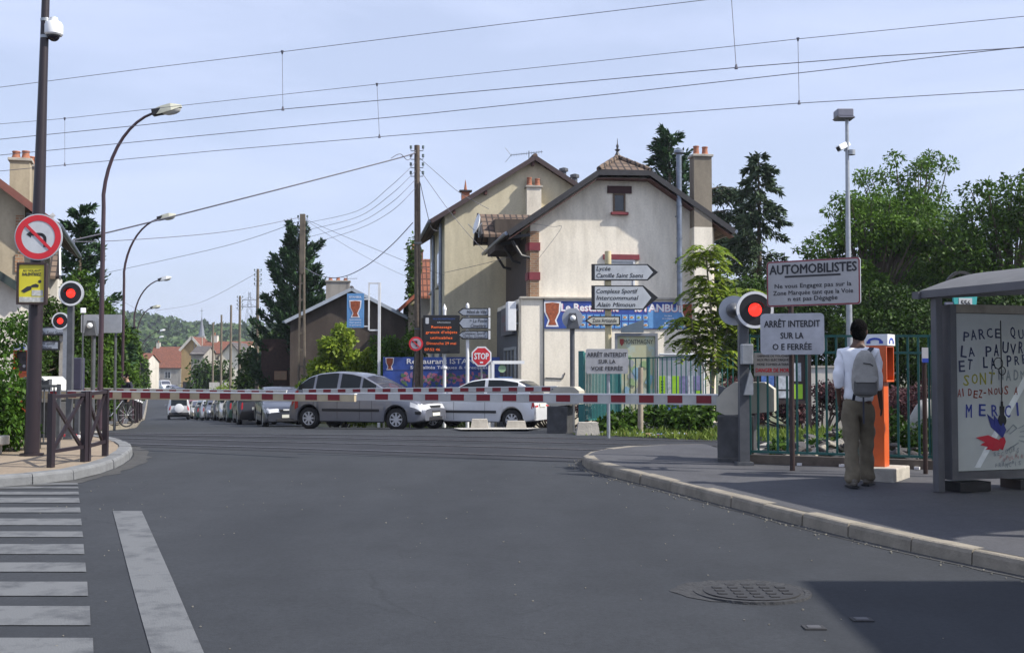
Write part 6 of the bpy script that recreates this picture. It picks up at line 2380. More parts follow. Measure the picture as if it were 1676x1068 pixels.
c = at(680, 562, 36.4) - b
MB().m(BLACK).tube([(-.1, 0, 0), (c.x, .03, c.z)], .03, 8).build('post', t)
e = bpy.data.objects.new('panel', None)
bpy.data.objects.remove(e)
for nm, mm_, rr_, y_ in (('panel', RED, .225, 0), ('face', mat('dusty_face', (0.32, 0.26, 0.3), .6), .165, -.006)):
    o = MB().m(mm_).disc((c.x, c.z), rr_, y_ - .012, y_ + .006, 28)
    if nm == 'panel':
        pn = o.build('panel', t)
    else:
        o.m(BLACK).box((c.x + .02, -.021, c.z), (.05, .006, .17)).box((c.x - .03, -.021, c.z + .07), (.12, .006, .045)).prism([(c.x - .08, c.z + .02), (c.x - .08, c.z + .12), (c.x - .14, c.z + .07)], -.024, -.018)
        o.m(RED).box((c.x, -.0265, c.z), (.3, .005, .035), M=MX.Rotation(R(45), 4, 'Y'))
        o.build('symbol', pn)

b = on(727, 37.6)
t = thing('message_board', 'black electronic message board with orange letters on a white post', 'display board', b)
s4 = 37.4 / F
zb_ = at(727, 578, 37.4).z - b.z; zt_ = at(727, 515, 37.4).z - b.z
mb = MB().m(WHITE).tube([(0, .06, 0), (0, .06, at(727, 506, 37.6).z - b.z)], .055, 12)
mb.lathe([(.07, 0), (.06, .08), (.03, .14), (.005, .2)], MX.Translation((0, .06, at(727, 507, 37.6).z - b.z)), 12)
mb.lathe([(.09, 1.9), (.085, 1.98), (.05, 2.03)], MX.Translation((0, .06, 0)), 12)
mb.build('post', t)
w4 = 60 * s4
xc = (722.5 - 727) * s4
mb = MB().m(BLACK).box((xc, -.05, (zb_ + zt_) / 2), (w4, .14, zt_ - zb_), bev=.015)
pn = mb.build('screen', t)
LEDO = mat('led_orange', (0.3, 0.06, 0.01), .5, var=0, emit=(1.0, .17, .03), es=.5)
mb = MB()
hh_ = zt_ - zb_
for tx, f, wd in (('Ramassage', .655, .55), ("gratuit d'objets", .52, .86), ('utilisables', .375, .6), ('Dimanche 29 mai', .23, .8)):
    mb.m(LEDO).text(tx, xc, zb_ + hh_ * f, .085, y=-.124, width=w4 * wd, bold=.01)
mb.m(LEDO).text('07:52 46', xc - w4 * .46, zb_ + hh_ * .07, .085, y=-.124, width=w4 * .42, bold=.015, align='L')
mb.m(mat('led_board_blue', (0.04, 0.1, 0.35), .5)).text('VILLE DE MONTMAGNY', xc + .08, zb_ + hh_ * .88, .05, y=-.124, width=w4 * .62, bold=.01)
mb.m(SIGNW).text('informations', xc + .08, zb_ + hh_ * .79, .05, y=-.124, width=w4 * .36, bold=.015)
mb.prism(rrect(.11, .2, .03, xc - w4 * .39, zb_ + hh_ * .85), -.126, -.1235)
mb.build('lettering', pn)

b = on(765, 37.2)
PY = 37.2; s = PY / F
t = thing('direction_signpost', 'white post with three grey direction plates pointing left beside the message board', 'direction sign', b)
zt_ = at(765, 502, PY).z - b.z
mb = MB().m(WHITE).tube([(0, 0, 0), (0, 0, zt_)], .055, 12).lathe([(.055, zt_), (.06, zt_ + .04), (.035, zt_ + .1), (.005, zt_ + .13)], None, 12)
mb.build('post', t)
PLG = mat('grey_plate', (0.30, 0.33, 0.38), .5, var=.1)
for y0, y1, lines in ((504, 517, (('Hôtel de Ville', .3, .3, .12, .62, .01),)), (519, 538, (('> La Poste', .38, .55, .12, .56, .01), ('Cimetière', .42, .12, .12, .48, .01))), (541, 555, (('Complexe Sportif', .16, .52, .1, .74, .006), ('Charles Grimaud', .16, .1, .1, .74, .006)))):
    arrow(749, 800, y0, y1, 8, lines, right=False, shear=.2, yo=-.1, bg=PLG)
    a = at(801, (y0 + y1) / 2, PY - .1) - b
    MB().m(WHITE).box((a.x, -.1, a.z), (.06, .12, (y1 - y0) * s)).build('end_cap', t)

a = at(627, 612, 38.6); c = at(818, 612, 38.6)
t = thing('fence_banner', 'blue restaurant banner with kebab picture and flowers stretched along the street', 'banner', ((a.x + c.x) / 2, 38.6, gz(38.6)), R(0))
W = c.x - a.x
z0 = at(627, 640, 38.6).z - gz(38.6) - .5; z1 = at(627, 584, 38.6).z - gz(38.6)
mb = MB().m(BAN).box((0, 0, (z0 + z1) / 2), (W, .02, z1 - z0))
mb.build('sheet', t)
mb = MB()
mb.m(BLACK).box((0, -.012, z1 - .44), (W, .006, .012))
kebab(mb, -W / 2 + .22, z1 - .23, .42, -.02)
mb.build('kebab_picture', t)
mb = MB().m(CRM).text('Restaurant ISTANBUL', .25, z1 - .22, .17, y=-.022, width=W * .72, bold=.02, serif=True)
mb.text('Spécialités Turques & Grecques', .25, z1 - .39, .10, y=-.022, width=W * .66, bold=.015, serif=True)
mb.build('lettering', t)
mb = MB()
rnd = random.Random(3)
fl = [mat('flower_' + n, c_, .7, var=.3) for n, c_ in (('rose', (.38, .12, .2)), ('mauve', (.26, .14, .26)), ('green', (.08, .15, .08)))]
for i in range(170):
    x = rnd.uniform(-W * .34, W * .44); z = z1 - .55 - abs(rnd.gauss(0, .25))
    if z > z0 + .05:
        q = [(x + rnd.uniform(.03, .09) * math.cos(k * 1.047), z + rnd.uniform(.03, .09) * math.sin(k * 1.047)) for k in range(6)]
        mb.m(rnd.choice(fl)).prism(q, -.016 - .00004 * i, -.01)
mb.build('flower_picture', t)
for px in (628, 722, 816):
    q = at(px, 600, 38.6)
    MB().m(DKGAL).tube([(q.x - t.location.x, .05, -.05), (q.x - t.location.x, .05, z1 + .02)], .03, 8).build('post', t)

b = on(620, 40)
t = thing('kebab_sign_mast', 'white mast with an empty frame and a blue kebab sign board', 'sign', b)
PYk = 40; sk = PYk / F
zt_ = at(620, 462, PYk).z - b.z
MB().m(WHITE).box((0, 0, zt_ / 2), (.09, .09, zt_)).build('post', t)
zf0 = at(611, 540, PYk).z - b.z
mb = MB().m(WHITE)
mb.box((-.36, 0, (zt_ + zf0) / 2), (.05, .05, zt_ - zf0)).box((-.19, 0, zt_ - .03), (.3, .05, .05)).box((-.19, 0, zf0), (.3, .05, .05))
mb.build('frame', t)
zb0 = at(581, 536, PYk).z - b.z; zb1 = at(581, 480, PYk).z - b.z
xb = (581 - 620) * sk
mb = MB().m(BANL).box((xb, 0, (zb0 + zb1) / 2), (.58, .1, zb1 - zb0))
pn = mb.build('board', t)
MB().m(WHITE).box((-.45, 0, zb0 + .05), (.14, .04, .04)).box((-.45, 0, zb1 - .2), (.14, .04, .04)).build('arm', t)
mb = MB()
kebab(mb, xb, (zb0 + zb1) / 2 + .04, .62, -.06)
mb.m(CRM).text('ISTANBUL', xb, zb1 - .16, .07, y=-.056, width=.42, bold=.02)
for i in range(3):
    mb.text(('Spécialités', 'turques', 'et grecques')[i], xb, zb0 + .25 - i * .09, .05, y=-.056, width=.4, bold=.01)
mb.build('print', pn)

# ---- left direction plates behind the mast, seen beside it
b = on(101, 25.0)
PY = 25.0; s = PY / F
t = thing('direction_signpost', 'grey direction plates on a pale post just right of the purple mast', 'direction sign', b)
zt_ = at(101, 530, PY).z - b.z
MB().m(CONC).box((0, 0, zt_ / 2), (.12, .12, zt_)).build('post', t)
arrow(34, 111, 534, 549, 8, (('Lycée', .3, .56, .08, .16, .006), ('Camille Saint Saens', .3, .12, .08, .62, .006)), right=False, shear=.2, yo=-.1, bg=PLG)
arrow(34, 98, 557, 573, 8, (('Complexe Sportif', .3, .56, .08, .6, .006), ('Alain Mimoun', .3, .12, .08, .5, .006)), right=False, shear=.2, yo=-.1, bg=PLG)

# ---- camera lamp mast on the right
b = on(1392, 24.0)
t = thing('floodlight_mast', 'slender pale steel mast with a flat box floodlight, right of the road sign', 'mast', b)
zt_ = at(1388, 193, 24.0).z - b.z
MB().m(GALV).tube([(0, 0, -.1), (0, 0, zt_ * .45), (0, 0, zt_)], [.085, .06, .035], 12).tube([(0, 0, 0), (0, 0, .06)], .16, 12).build('pole', t)
mb = MB().m(mat('floodlight_grey', (0.2, 0.2, 0.24), .5, var=.1))
mb.prism([(-.25, zt_), (.09, zt_ - .0), (.12, zt_ - .03), (-.2, zt_ - .03)], -.2, .2)
mb.box((-.07, 0, zt_ + .085), (.33, .34, .15), bev=.015)
mb.build('floodlight', t)
cc = at(1380, 241, 24.0)
t = thing('cctv_camera', 'white box camera on an arm high on the slender steel mast', 'camera', cc)
mb = MB().m(WHITE)
M = MX.Rotation(R(-28), 4, 'Y') @ MX.Rotation(R(25), 4, 'Z')
mb.box((0, 0, .02), (.3, .13, .12), M=M, bev=.02)
mb.m(BLACK).box(M @ V((-.153, 0, 0)) + V((0, 0, .02)), (.01, .09, .08), M=M)
mb.build('housing', t)
MB().m(GALV).beam((.02, 0, -.06), (.15, 0, -.1), .04, .04).tube([(.165, 0, -.16), (.165, 0, -.06)], .085, 12).build('bracket', t)
# bollard post with a white tag before the right railings
b = on(1515, 14.0, .12)
t = thing('tagged_post', 'dark slim post with a white and blue tag, left of the bus shelter', 'post', b)
MB().m(BROWN).tube([(0, 0, 0), (0, 0, 1.42)], .028, 10).build('post', t)
MB().m(SIGNW).box((0, -.036, 1.43), (.075, .014, .17)).m(BLUE).box((0, -.0445, 1.36), (.074, .005, .05)).build('tag', t)

# ---- concrete blocks, litter, rubble
for px, py, Y, w2, d2, h2, lab in ((785, 704, 31.0, .5, .5, .29, 'left one of two low concrete blocks in front of the white car'), (845, 703, 31.0, .6, .45, .24, 'right one of two low concrete blocks in front of the white car'),
                                   (962, 704, 23.9, .5, .4, .26, 'squat concrete block in the weeds beside the pale cabinet')):
    p = on(px, Y)
    mb = MB().m(CONC)
    vs = [V((sx * w2 / 2 * k, sy * d2 / 2 * k, z)) for z, k in ((-.05, 1), (h2, .78)) for sx, sy in ((-1, -1), (1, -1), (1, 1), (-1, 1))]
    mb.add(vs, [(3, 2, 1, 0), (4, 5, 6, 7)] + [(i, (i + 1) % 4, 4 + (i + 1) % 4, 4 + i) for i in range(4)])
    o = mb.build('concrete_block')
    o.location = p
    tag(o, lab, 'concrete block')
isl = [tuple(on(px, Y)[:2]) for px, Y in ((755, 28.6), (862, 28.8), (885, 31.6), (800, 32.6), (742, 31.2))]
structure(drape('traffic_island', isl, mat('pale_concrete', (0.42, 0.40, 0.36), .9, var=.2), .05))
rnd = random.Random(55)
mb = MB()
LC = [mat('litter_white', (0.7, 0.7, 0.7), .5), mat('litter_blue', (0.3, 0.4, 0.6), .5), mat('litter_brown', (0.4, 0.28, 0.15), .6), mat('litter_red', (0.5, 0.12, 0.1), .5)]
for i in range(90):
    x = rnd.uniform(1.6, 4.6); y = rnd.uniform(22.2, 25.6)
    if y < 23.9 - (x - 1.2) * 1.3 + .4:
        continue
    s_ = rnd.uniform(.02, .09)
    mb.m(LC[min(3, int(rnd.random() ** 2 * 4))])
    M = MX.Rotation(rnd.uniform(0, 6), 4, 'Z') @ MX.Rotation(rnd.uniform(-.6, .6), 4, 'X')
    mb.box((x, y, gz(y) + .04), (s_, s_ * rnd.uniform(.5, 1), s_ * .35), M=M)
for i in range(24):
    x = rnd.uniform(3.4, 7.2); y = 15.0 - (x - 3.4) * .28 + rnd.uniform(-.12, .05)
    s_ = rnd.uniform(.03, .07)
    mb.m(LC[rnd.choice((0, 0, 2))]).box((x, y, gz(y) + .14), (s_, s_ * .7, s_ * .5), rz=rnd.uniform(0, 3))
mb.build('litter')['kind'] = 'stuff'
mb = MB()
ST = [mat('rubble_dark', (0.07, 0.065, 0.065), .9, var=.3, scale=12, bump=.6), mat('rubble_pale', (0.33, 0.3, 0.25), .95, var=.3, scale=10, bump=.6)]
for i in range(620):
    x = rnd.uniform(3.9, 9.5)
    y = rnd.uniform(15.5, 18.6) - .25 * (x - 4)
    s_ = rnd.uniform(.05, .17)
    d_ = math.exp(-((x - 5.2) / 1.1) ** 2)
    z = gz(y) + rnd.uniform(-.02, .08 + .26 * d_)
    M = MX.Rotation(rnd.uniform(0, 6), 4, 'Z') @ MX.Rotation(rnd.uniform(-.7, .7), 4, 'X') @ MX.Rotation(rnd.uniform(-.5, .5), 4, 'Y')
    mb.m(ST[0] if rnd.random() < .8 else ST[1]).box((x, y, z), (s_ * rnd.uniform(1, 2.2), s_, s_ * rnd.uniform(.3, .7)), M=M, bev=s_ * .12)
mb.build('rubble')['kind'] = 'stuff'
p = on(1518, 16.6)
mb = MB().m(mat('sack_white', (0.34, 0.33, 0.31), .8, var=.15, bump=.8, bscale=7))
mb.smooth = True
rngp = random.Random(9)
n1, n2 = 14, 9
vs = []
for j in range(n2 + 1):
    th = math.pi * j / n2
    for i in range(n1):
        ph = 2 * math.pi * i / n1
        k = 1 + rngp.uniform(-.13, .13)
        vs.append(V((.26 * math.sin(th) * math.cos(ph) * k, .2 * math.sin(th) * math.sin(ph) * k, .42 + .46 * -math.cos(th) * (1 + rngp.uniform(-.05, .05)))))
mb.add(vs, [(j * n1 + i, j * n1 + (i + 1) % n1, (j + 1) * n1 + (i + 1) % n1, (j + 1) * n1 + i) for j in range(n2) for i in range(n1)])
o = mb.build('rubble_sack', angle=180); o.location = p
tag(o, 'big crumpled white sack behind the railings beside the slim tagged post', 'sack')
a = ground(115, 717, .12)
mb = MB().m(mat('carton_red', (0.5, 0.04, 0.05), .5)).box((0, 0, .035), (.2, .1, .07), bev=.01).m(WHITE).box((0, -.052, .03), (.12, .006, .03)).box((.12, .02, .03), (.09, .07, .05))
o = mb.build('carton'); o.location = a
tag(o, 'small red and white carton lying on the left pavement behind the railing', 'carton')

# ================================================================== vehicles
CARGLASS = mat('car_glass', (0.008, 0.011, 0.012), 0.08, var=0, spec=0.3)
CARGLASS2 = mat('windscreen_glass', (0.055, 0.06, 0.085), 0.06, var=0, spec=0.7)
TYRE = mat('tyre', (0.015, 0.015, 0.016), 0.85, var=.15)
RIM = mat('wheel_rim', (0.5, 0.51, 0.53), 0.4, metal=.15, var=.08)
TRIM = mat('black_trim', (0.02, 0.02, 0.023), 0.6, var=.1)
LIGHT = mat('headlight_glass', (0.62, 0.63, 0.65), 0.1, var=.1, spec=.8)
TAIL = mat('tail_light', (0.35, 0.01, 0.015), 0.25, var=0)
PLATE = mat('number_plate', (0.72, 0.71, 0.62), 0.5, var=0)


def paint(name, c, metal=.35):
    return mat(name, c, 0.32, metal=metal, var=0.04, coat=.6)


def lerp_pts(pts, x):
    return float(np.interp(x, [p[0] for p in pts], [p[1] for p in pts]))


def smooth_pts(pts):
    xs = [p[0] for p in pts]
    out = []
    n = 160
    for i in range(n + 1):
        x = xs[0] + (xs[-1] - xs[0]) * i / n
        out.append((x, np.mean([lerp_pts(pts, min(max(x + d, xs[0]), xs[-1])) for d in (-.06, -.03, 0, .03, .06)])))
    return out


def wheel(t, x, y, r, wd, side, spokes=8):
    wv = bpy.data.objects.new('wheel', None)
    COL.objects.link(wv)
    wv.parent = t
    wv.location = (x, y, r)
    M = MX.Rotation(R(90), 4, 'X')
    mb = MB().m(TYRE)
    mb.smooth = True
    k = wd / 2
    mb.lathe([(r * .62, -k), (r * .9, -k), (r * .985, -k * .75), (r, -k * .3), (r, k * .3), (r * .985, k * .75), (r * .9, k), (r * .62, k)], M, 28, caps=False)
    mb.build('tyre', wv, angle=50)
    s = side
    mb = MB().m(TRIM)
    mb.prism([(r * .63 * math.cos(i * math.pi / 12), r * .63 * math.sin(i * math.pi / 12)) for i in range(24)], -k * .3, k * .3)
    mb.m(RIM)
    n = 28
    for i in range(n):
        a0, a1 = 2 * math.pi * i / n, 2 * math.pi * (i + 1) / n
        q = [V((kk * r * math.cos(a), s * k * zz, kk * r * math.sin(a))) for kk, zz, a in ((.56, .85, a0), (.56, .85, a1), (.645, .98, a1), (.645, .98, a0))]
        mb.quad(*(q if s > 0 else q[::-1]))
    for i in range(spokes):
        a = 2 * math.pi * i / spokes
        ca, sa = math.cos(a), math.sin(a)
        mb.beam((ca * r * .1, s * k * .8, sa * r * .1), (ca * r * .60, s * k * .84, sa * r * .60), r * .16, .03, V((0, s, 0)))
    mb.prism([(r * .17 * math.cos(i * math.pi / 8), r * .17 * math.sin(i * math.pi / 8)) for i in range(16)], s * k * .6, s * k * .95)
    mb.build('rim', wv)
    return wv


def car(name, label, cat, L, W, top, belt, wx, wr, sides, ws, rs, pm, tumble=.30, z0=.22, plate=True, moulding=None, head=None, tail=None, grille=True, bumper=None, spare=False, mirror=None, group=None, wing=(), lamp_z=None):
    """front towards +X; all x given as distance d from the front; x = L/2 - d"""
    t = thing(name, label, cat, (0, 0, 0), 0, group)
    top = smooth_pts(top); belt = smooth_pts(belt)
    ds = sorted(set([round(v, 3) for v in list(np.linspace(0, L, 64)) + [s for p in sides for s in p[:2]] + list(ws) + list(rs) + [0.02, .05, .09, L - .02, L - .05, L - .09]]
                    + [round(w_ + k * wr * 1.18, 3) for w_ in wx for k in (-1, -.97, -.85, -.7, -.5, -.25, 0, .25, .5, .7, .85, .97, 1)]))
    ds = [d for i, d in enumerate(ds) if i == 0 or d - ds[i - 1] > .008]
    rows = []
    for d in ds:
        zt_ = lerp_pts(top, d)
        zb = min(lerp_pts(belt, d), zt_ - .035)
        hw = W / 2
        e = .5
        if d < e:
            hw *= 1 - .17 * ((e - d) / e) ** 2.2
        if L - d < e:
            hw *= 1 - .12 * ((e - (L - d)) / e) ** 2.2
        zl = z0 + (.06 * max(0, (0.35 - d) / .35) + .06 * max(0, (d - L + .35) / .35))
        arch = False
        for w_ in wx:
            ra = wr * 1.18
            if abs(d - w_) < ra:
                zl = max(zl, wr + math.sqrt(ra * ra - (d - w_) ** 2))
        zm = max(zl + .04, .45 * zb + .1)
        zm = min(zm, zb - .06)
        we = hw * .955 - tumble * max(0, zt_ - zb - .03)
        cab = zt_ - zb > .12
        ctl = [(hw * .93, zl), (hw * .985, zl + .03), (hw, zm), (hw * .992, (zm + zb) / 2 + .03), (hw * .962, zb - .01), (hw * .955, zb),
               (hw * .955 * .55 + we * .45, zb * .55 + (zt_ - .03) * .45), (we, zt_ - .035), (we * .92, zt_ - .005), (we * .5, zt_ + .012), (0, zt_ + .018)]
        rows.append(ctl)
    nr = len(rows[0])
    parts = {}

    def put(key, m_, q, flip):
        parts.setdefault(key, MB().m(m_, True))
        mb = parts[key].m(m_, True)
        mb.add([V(p) for p in (q if not flip else q[::-1])], [tuple(range(len(q)))])
    G = {}
    # shared vertex body built through a dict per part so that shading stays smooth
    class Part:
        def __init__(self, m_):
            self.m_, self.v, self.ix, self.f = m_, [], {}, []

        def vert(self, key, co):
            if key not in self.ix:
                self.ix[key] = len(self.v); self.v.append(co)
            return self.ix[key]
    P = {}

    def face(part, m_, keys, cos, flip):
        p = P.setdefault(part, Part(m_))
        f = [p.vert(k, c) for k, c in zip(keys, cos)]
        p.f.append(f[::-1] if flip else f)
    lz = lamp_z or (.58, .74)
    for i in range(len(ds) - 1):
        dm = (ds[i] + ds[i + 1]) / 2
        for j in range(nr - 1):
            zc = sum(rows[a][b][1] for a in (i, i + 1) for b in (j, j + 1)) / 4
            part, m_ = 'body', pm
            if j in (5, 6):
                for a, b in [p[:2] for p in sides]:
                    if a < dm < b and rows[i][7][1] - rows[i][5][1] > .1:
                        part, m_ = 'side_window', CARGLASS
                if part == 'body' and (ws[0] < dm < rs[1]) and sides and sides[0][0] < dm < sides[-1][1] and rows[i][7][1] - rows[i][5][1] > .1:
                    pass
            if j >= 7:
                if ws[0] < dm < ws[1] and j >= 8:
                    part, m_ = 'windscreen', CARGLASS2
                if rs[0] < dm < rs[1] and j >= 8:
                    part, m_ = 'rear_window', CARGLASS
            if head and dm < head[0] and 2 <= j <= 9 and lz[0] < zc < lz[1]:
                yc = rows[i][j][0]
                if yc > W * head[1]:
                    part, m_ = 'headlight', LIGHT
            if tail and dm > L - tail[0] and 2 <= j <= 9 and tail[1] < zc < tail[2]:
                if rows[i][j][0] > W * .37:
                    part, m_ = 'tail_light', TAIL
            if bumper and part == 'body' and (dm < bumper[0] or dm > L - bumper[0]) and zc < bumper[1]:
                part, m_ = 'bumper', TRIM if bumper[2] else pm
            for s in (-1, 1):
                ks = [(i, j, s), (i + 1, j, s), (i + 1, j + 1, s), (i, j + 1, s)]
                ks = [(a, b, 0) if b == nr - 1 else (a, b, c) for a, b, c in ks]
                cs = [(L / 2 - ds[a], (s if b < nr - 1 else 0) * rows[a][b][0], rows[a][b][1]) for a, b, _ in ks]
                pn = part if part in ('body', 'windscreen', 'rear_window', 'bumper') else part + ('_r' if s < 0 else '_l')
                face(pn, m_, ks, cs, s < 0)
    # end caps as part of the body
    for i, fl in ((0, False), (len(ds) - 1, True)):
        ring = [(i, j, 1) for j in range(nr - 1)] + [(i, nr - 1, 0)] + [(i, j, -1) for j in range(nr - 2, -1, -1)]
        cos = [(L / 2 - ds[a], c * rows[a][b][0] if c else 0, rows[a][b][1]) for a, b, c in ring]
        face('body', pm, ring, cos, fl)
    for key, p in P.items():
        me = bpy.data.meshes.new(key)
        me.from_pydata(p.v, [], p.f)
        me.materials.append(p.m_)
        for q in me.polygons:
            q.use_smooth = True
        me.update()
        bm = bmesh.new(); bm.from_mesh(me)
        bm.normal_update()
        bm.to_mesh(me); bm.free()
        me.set_sharp_from_angle(angle=R(38))
        nm = key[:-2] if key[-2:] in ('_l', '_r') else key
        o = bpy.data.objects.new(nm, me)
        COL.objects.link(o)
        o.parent = t
    MB().m(BLACK).box((0, 0, .42), (L * .9, W * .78, .36)).build('underbody', t)
    # window and wheel details
    for w_ in wx:
        for s in (-1, 1):
            wheel(t, L / 2 - w_, s * (W / 2 - .13), wr, .2, s)
    tr = MB().m(TRIM)
    if moulding:
        for s in (-1, 1):
            MB().m(TRIM).box((L / 2 - (moulding[0] + moulding[1]) / 2, s * (W / 2 + .001), moulding[2]), (moulding[1] - moulding[0], .035, .075), bev=.012).build('side_moulding', t)
    # door seams that follow the body side
    for s in (-1, 1):
        mb = MB().m(BLACK)
        for d in [sides[0][0] + .08] + [(a[1] + b[0]) / 2 for a, b in zip(sides, sides[1:]) if b[1] - b[0] > .45 or len(sides) == 2]:
            if len(sides) < 2:
                break
            zb = lerp_pts(belt, d); zm = .45 * zb + .1
            mb.tube([(L / 2 - d, s * W / 2 * q, z) for q, z in ((.985, z0 + .06), (1.0, zm), (.992, (zm + zb) / 2 + .03), (.962, zb - .01))], .006, 5)
        if mb.v:
            mb.build('door_seam', t)
    for s in (-1, 1):
        mb = MB().m(pm)
        n = 0
        for (a, b) in zip(sides, sides[1:]):
            pass
        # door handles
        for d in ([p[1] - .12 for p in sides if p[1] - p[0] > .5]):
            zb = lerp_pts(belt, d) - .13
            mb.m(pm if wing else TRIM).box((L / 2 - d, s * (W / 2 * .985), zb), (.17, .05, .035), bev=.01); n += 1
        if n:
            mb.build('door_handle', t)
        if sides:
            d = ws[0] + .42 if not mirror else mirror
            zb = lerp_pts(belt, d)
            MB().m(pm).box((L / 2 - d, s * (W / 2 + .07), zb + .07), (.1, .2, .13), bev=.03).build('mirror', t)
    zp = .46
    if plate:
        MB().m(PLATE).box((L / 2 + .012, 0, zp), (.02, .5, .11)).build('number_plate', t)
        MB().m(PLATE).box((-L / 2 - .012, 0, zp + .25 if not spare else zp), (.02, .5, .11)).build('number_plate', t)
    if grille:
        mb = MB().m(TRIM).box((L / 2 - .015, 0, .33), (.06, W * .5, .10), bev=.01)
        mb.box((L / 2 - .04, 0, .66), (.09, W * .38, .07), bev=.01)
        mb.build('grille', t)
    if spare:
        M = MX.Rotation(R(90), 4, 'Y')
        mb = MB().m(mat('spare_cover', (0.62, 0.63, 0.65), .4, var=.05))
        mb.smooth = True
        mb.lathe([(.34, .0), (.35, .08), (.33, .17), (.22, .2), (.005, .205)], MX.Translation((-L / 2 - .0, .0, .92)) @ MX.Rotation(R(-90), 4, 'Y'), 26)
        mb.build('spare_wheel', t)
    return t


P_SILV = paint('silver_grey_paint', (0.175, 0.183, 0.215), .45)
P_WHITE = paint('white_car_paint', (0.58, 0.59, 0.61), .0)
P_ANTH = paint('anthracite_paint', (0.06, 0.066, 0.085), .4)
P_RED = paint('red_car_paint', (0.22, 0.012, 0.015), .2)
P_BLACK = paint('black_car_paint', (0.012, 0.012, 0.014), .2)
P_BEIGE = paint('beige_car_paint', (0.36, 0.34, 0.28), .3)
P_BLUE = paint('blue_car_paint', (0.02, 0.035, 0.13), .3)
P_GREEN = paint('dark_green_car_paint', (0.02, 0.045, 0.035), .3)
P_SIL2 = paint('pale_silver_paint', (0.5, 0.5, 0.5), .4)

# silver people carrier crossing in front
mpv = car('people_carrier', 'silver grey rounded people carrier turning across behind the barrier', 'car', 4.28, 1.75,
          [(0, .55), (.04, .70), (.2, .80), (.55, .93), (.95, 1.04), (1.1, 1.09), (1.55, 1.33), (1.95, 1.52), (2.3, 1.60), (2.8, 1.64), (3.3, 1.60), (3.65, 1.50), (3.95, 1.28), (4.12, 1.08), (4.22, .92), (4.28, .6)],
          [(0, .50), (.2, .74), (.6, .88), (1.1, .98), (2.0, 1.04), (3.2, 1.10), (4.0, 1.13), (4.28, .58)],
          (.84, 3.60), .315, [(1.50, 1.93), (2.0, 2.62), (2.72, 3.40), (3.47, 3.95)], (1.14, 2.1), (3.55, 4.06), P_SILV, tumble=.36,
          moulding=(1.35, 3.15, .56), head=(.48, .19), tail=(.35, .7, 1.1), bumper=(.001, .3, True), wing=(1,))
p = on(602, 33.6)
mpv.location = p
mpv.rotation_euler = (0, 0, R(-20))
mb = MB().m(TRIM)
for s in (-1, 1):
    mb.box((2.14 - .33, s * .82, .50), (.5, .05, .09), bev=.02)
mb.box((2.14 + .0, 0, .52), (.05, .5, .06), bev=.015)
mb.build('bumper_strip', mpv)
# white three door hatchback
hat = car('hatchback', 'white three door hatchback behind the silver people carrier', 'car', 3.87, 1.66,
          [(0, .52), (.04, .64), (.25, .76), (.7, .88), (1.0, .95), (1.5, 1.23), (1.9, 1.41), (2.3, 1.47), (2.9, 1.465), (3.35, 1.40), (3.6, 1.26), (3.74, 1.02), (3.82, .85), (3.87, .55)],
          [(0, .48), (.25, .70), (.9, .86), (1.6, .92), (2.6, .98), (3.4, 1.04), (3.87, .53)],
          (.75, 3.21), .295, [(1.35, 2.35), (2.45, 3.38)], (1.03, 1.95), (3.35, 3.74), P_WHITE, tumble=.34,
          moulding=(1.0, 2.75, .52), head=(.5, .18), tail=(.1, .66, .98), wing=(1,))
p = on(786, 34.4)
hat.location = p
hat.rotation_euler = (0, 0, R(160))
# dark saloon facing us
sal_top = [(0, .55), (.04, .66), (.25, .76), (.9, .90), (1.3, .96), (1.75, 1.22), (2.1, 1.38), (2.5, 1.45), (3.0, 1.45), (3.45, 1.34), (3.85, 1.12), (4.0, 1.03), (4.4, .99), (4.6, .9), (4.67, .55)]
sal_belt = [(0, .5), (.25, .70), (1.0, .86), (2.0, .93), (3.5, .98), (4.4, .95), (4.67, .5)]
sal = car('saloon_car', 'dark grey saloon parked facing the crossing, half hidden by the people carrier', 'car', 4.67, 1.74, sal_top, sal_belt,
          (.9, 3.6), .31, [(1.65, 2.45), (2.55, 3.4)], (1.33, 2.15), (3.3, 3.95), P_ANTH, tumble=.33, head=(.35, .24), tail=(.2, .65, .95), moulding=(1.3, 3.3, .5), wing=(1,), lamp_z=(.56, .72))
DIRN = R(-72.8)
GRP = 'cars parked along the right side of the far street'
sal['group'] = GRP


def on_street(px, Y): return on(px, Y)


sal.location = on(462, 42.8)
sal.rotation_euler = (0, 0, R(-73))
mb = MB().m(WHITE).box((2.335 + .005, 0, .68), (.03, .42, .05))
mb.build('chrome_bar', sal)
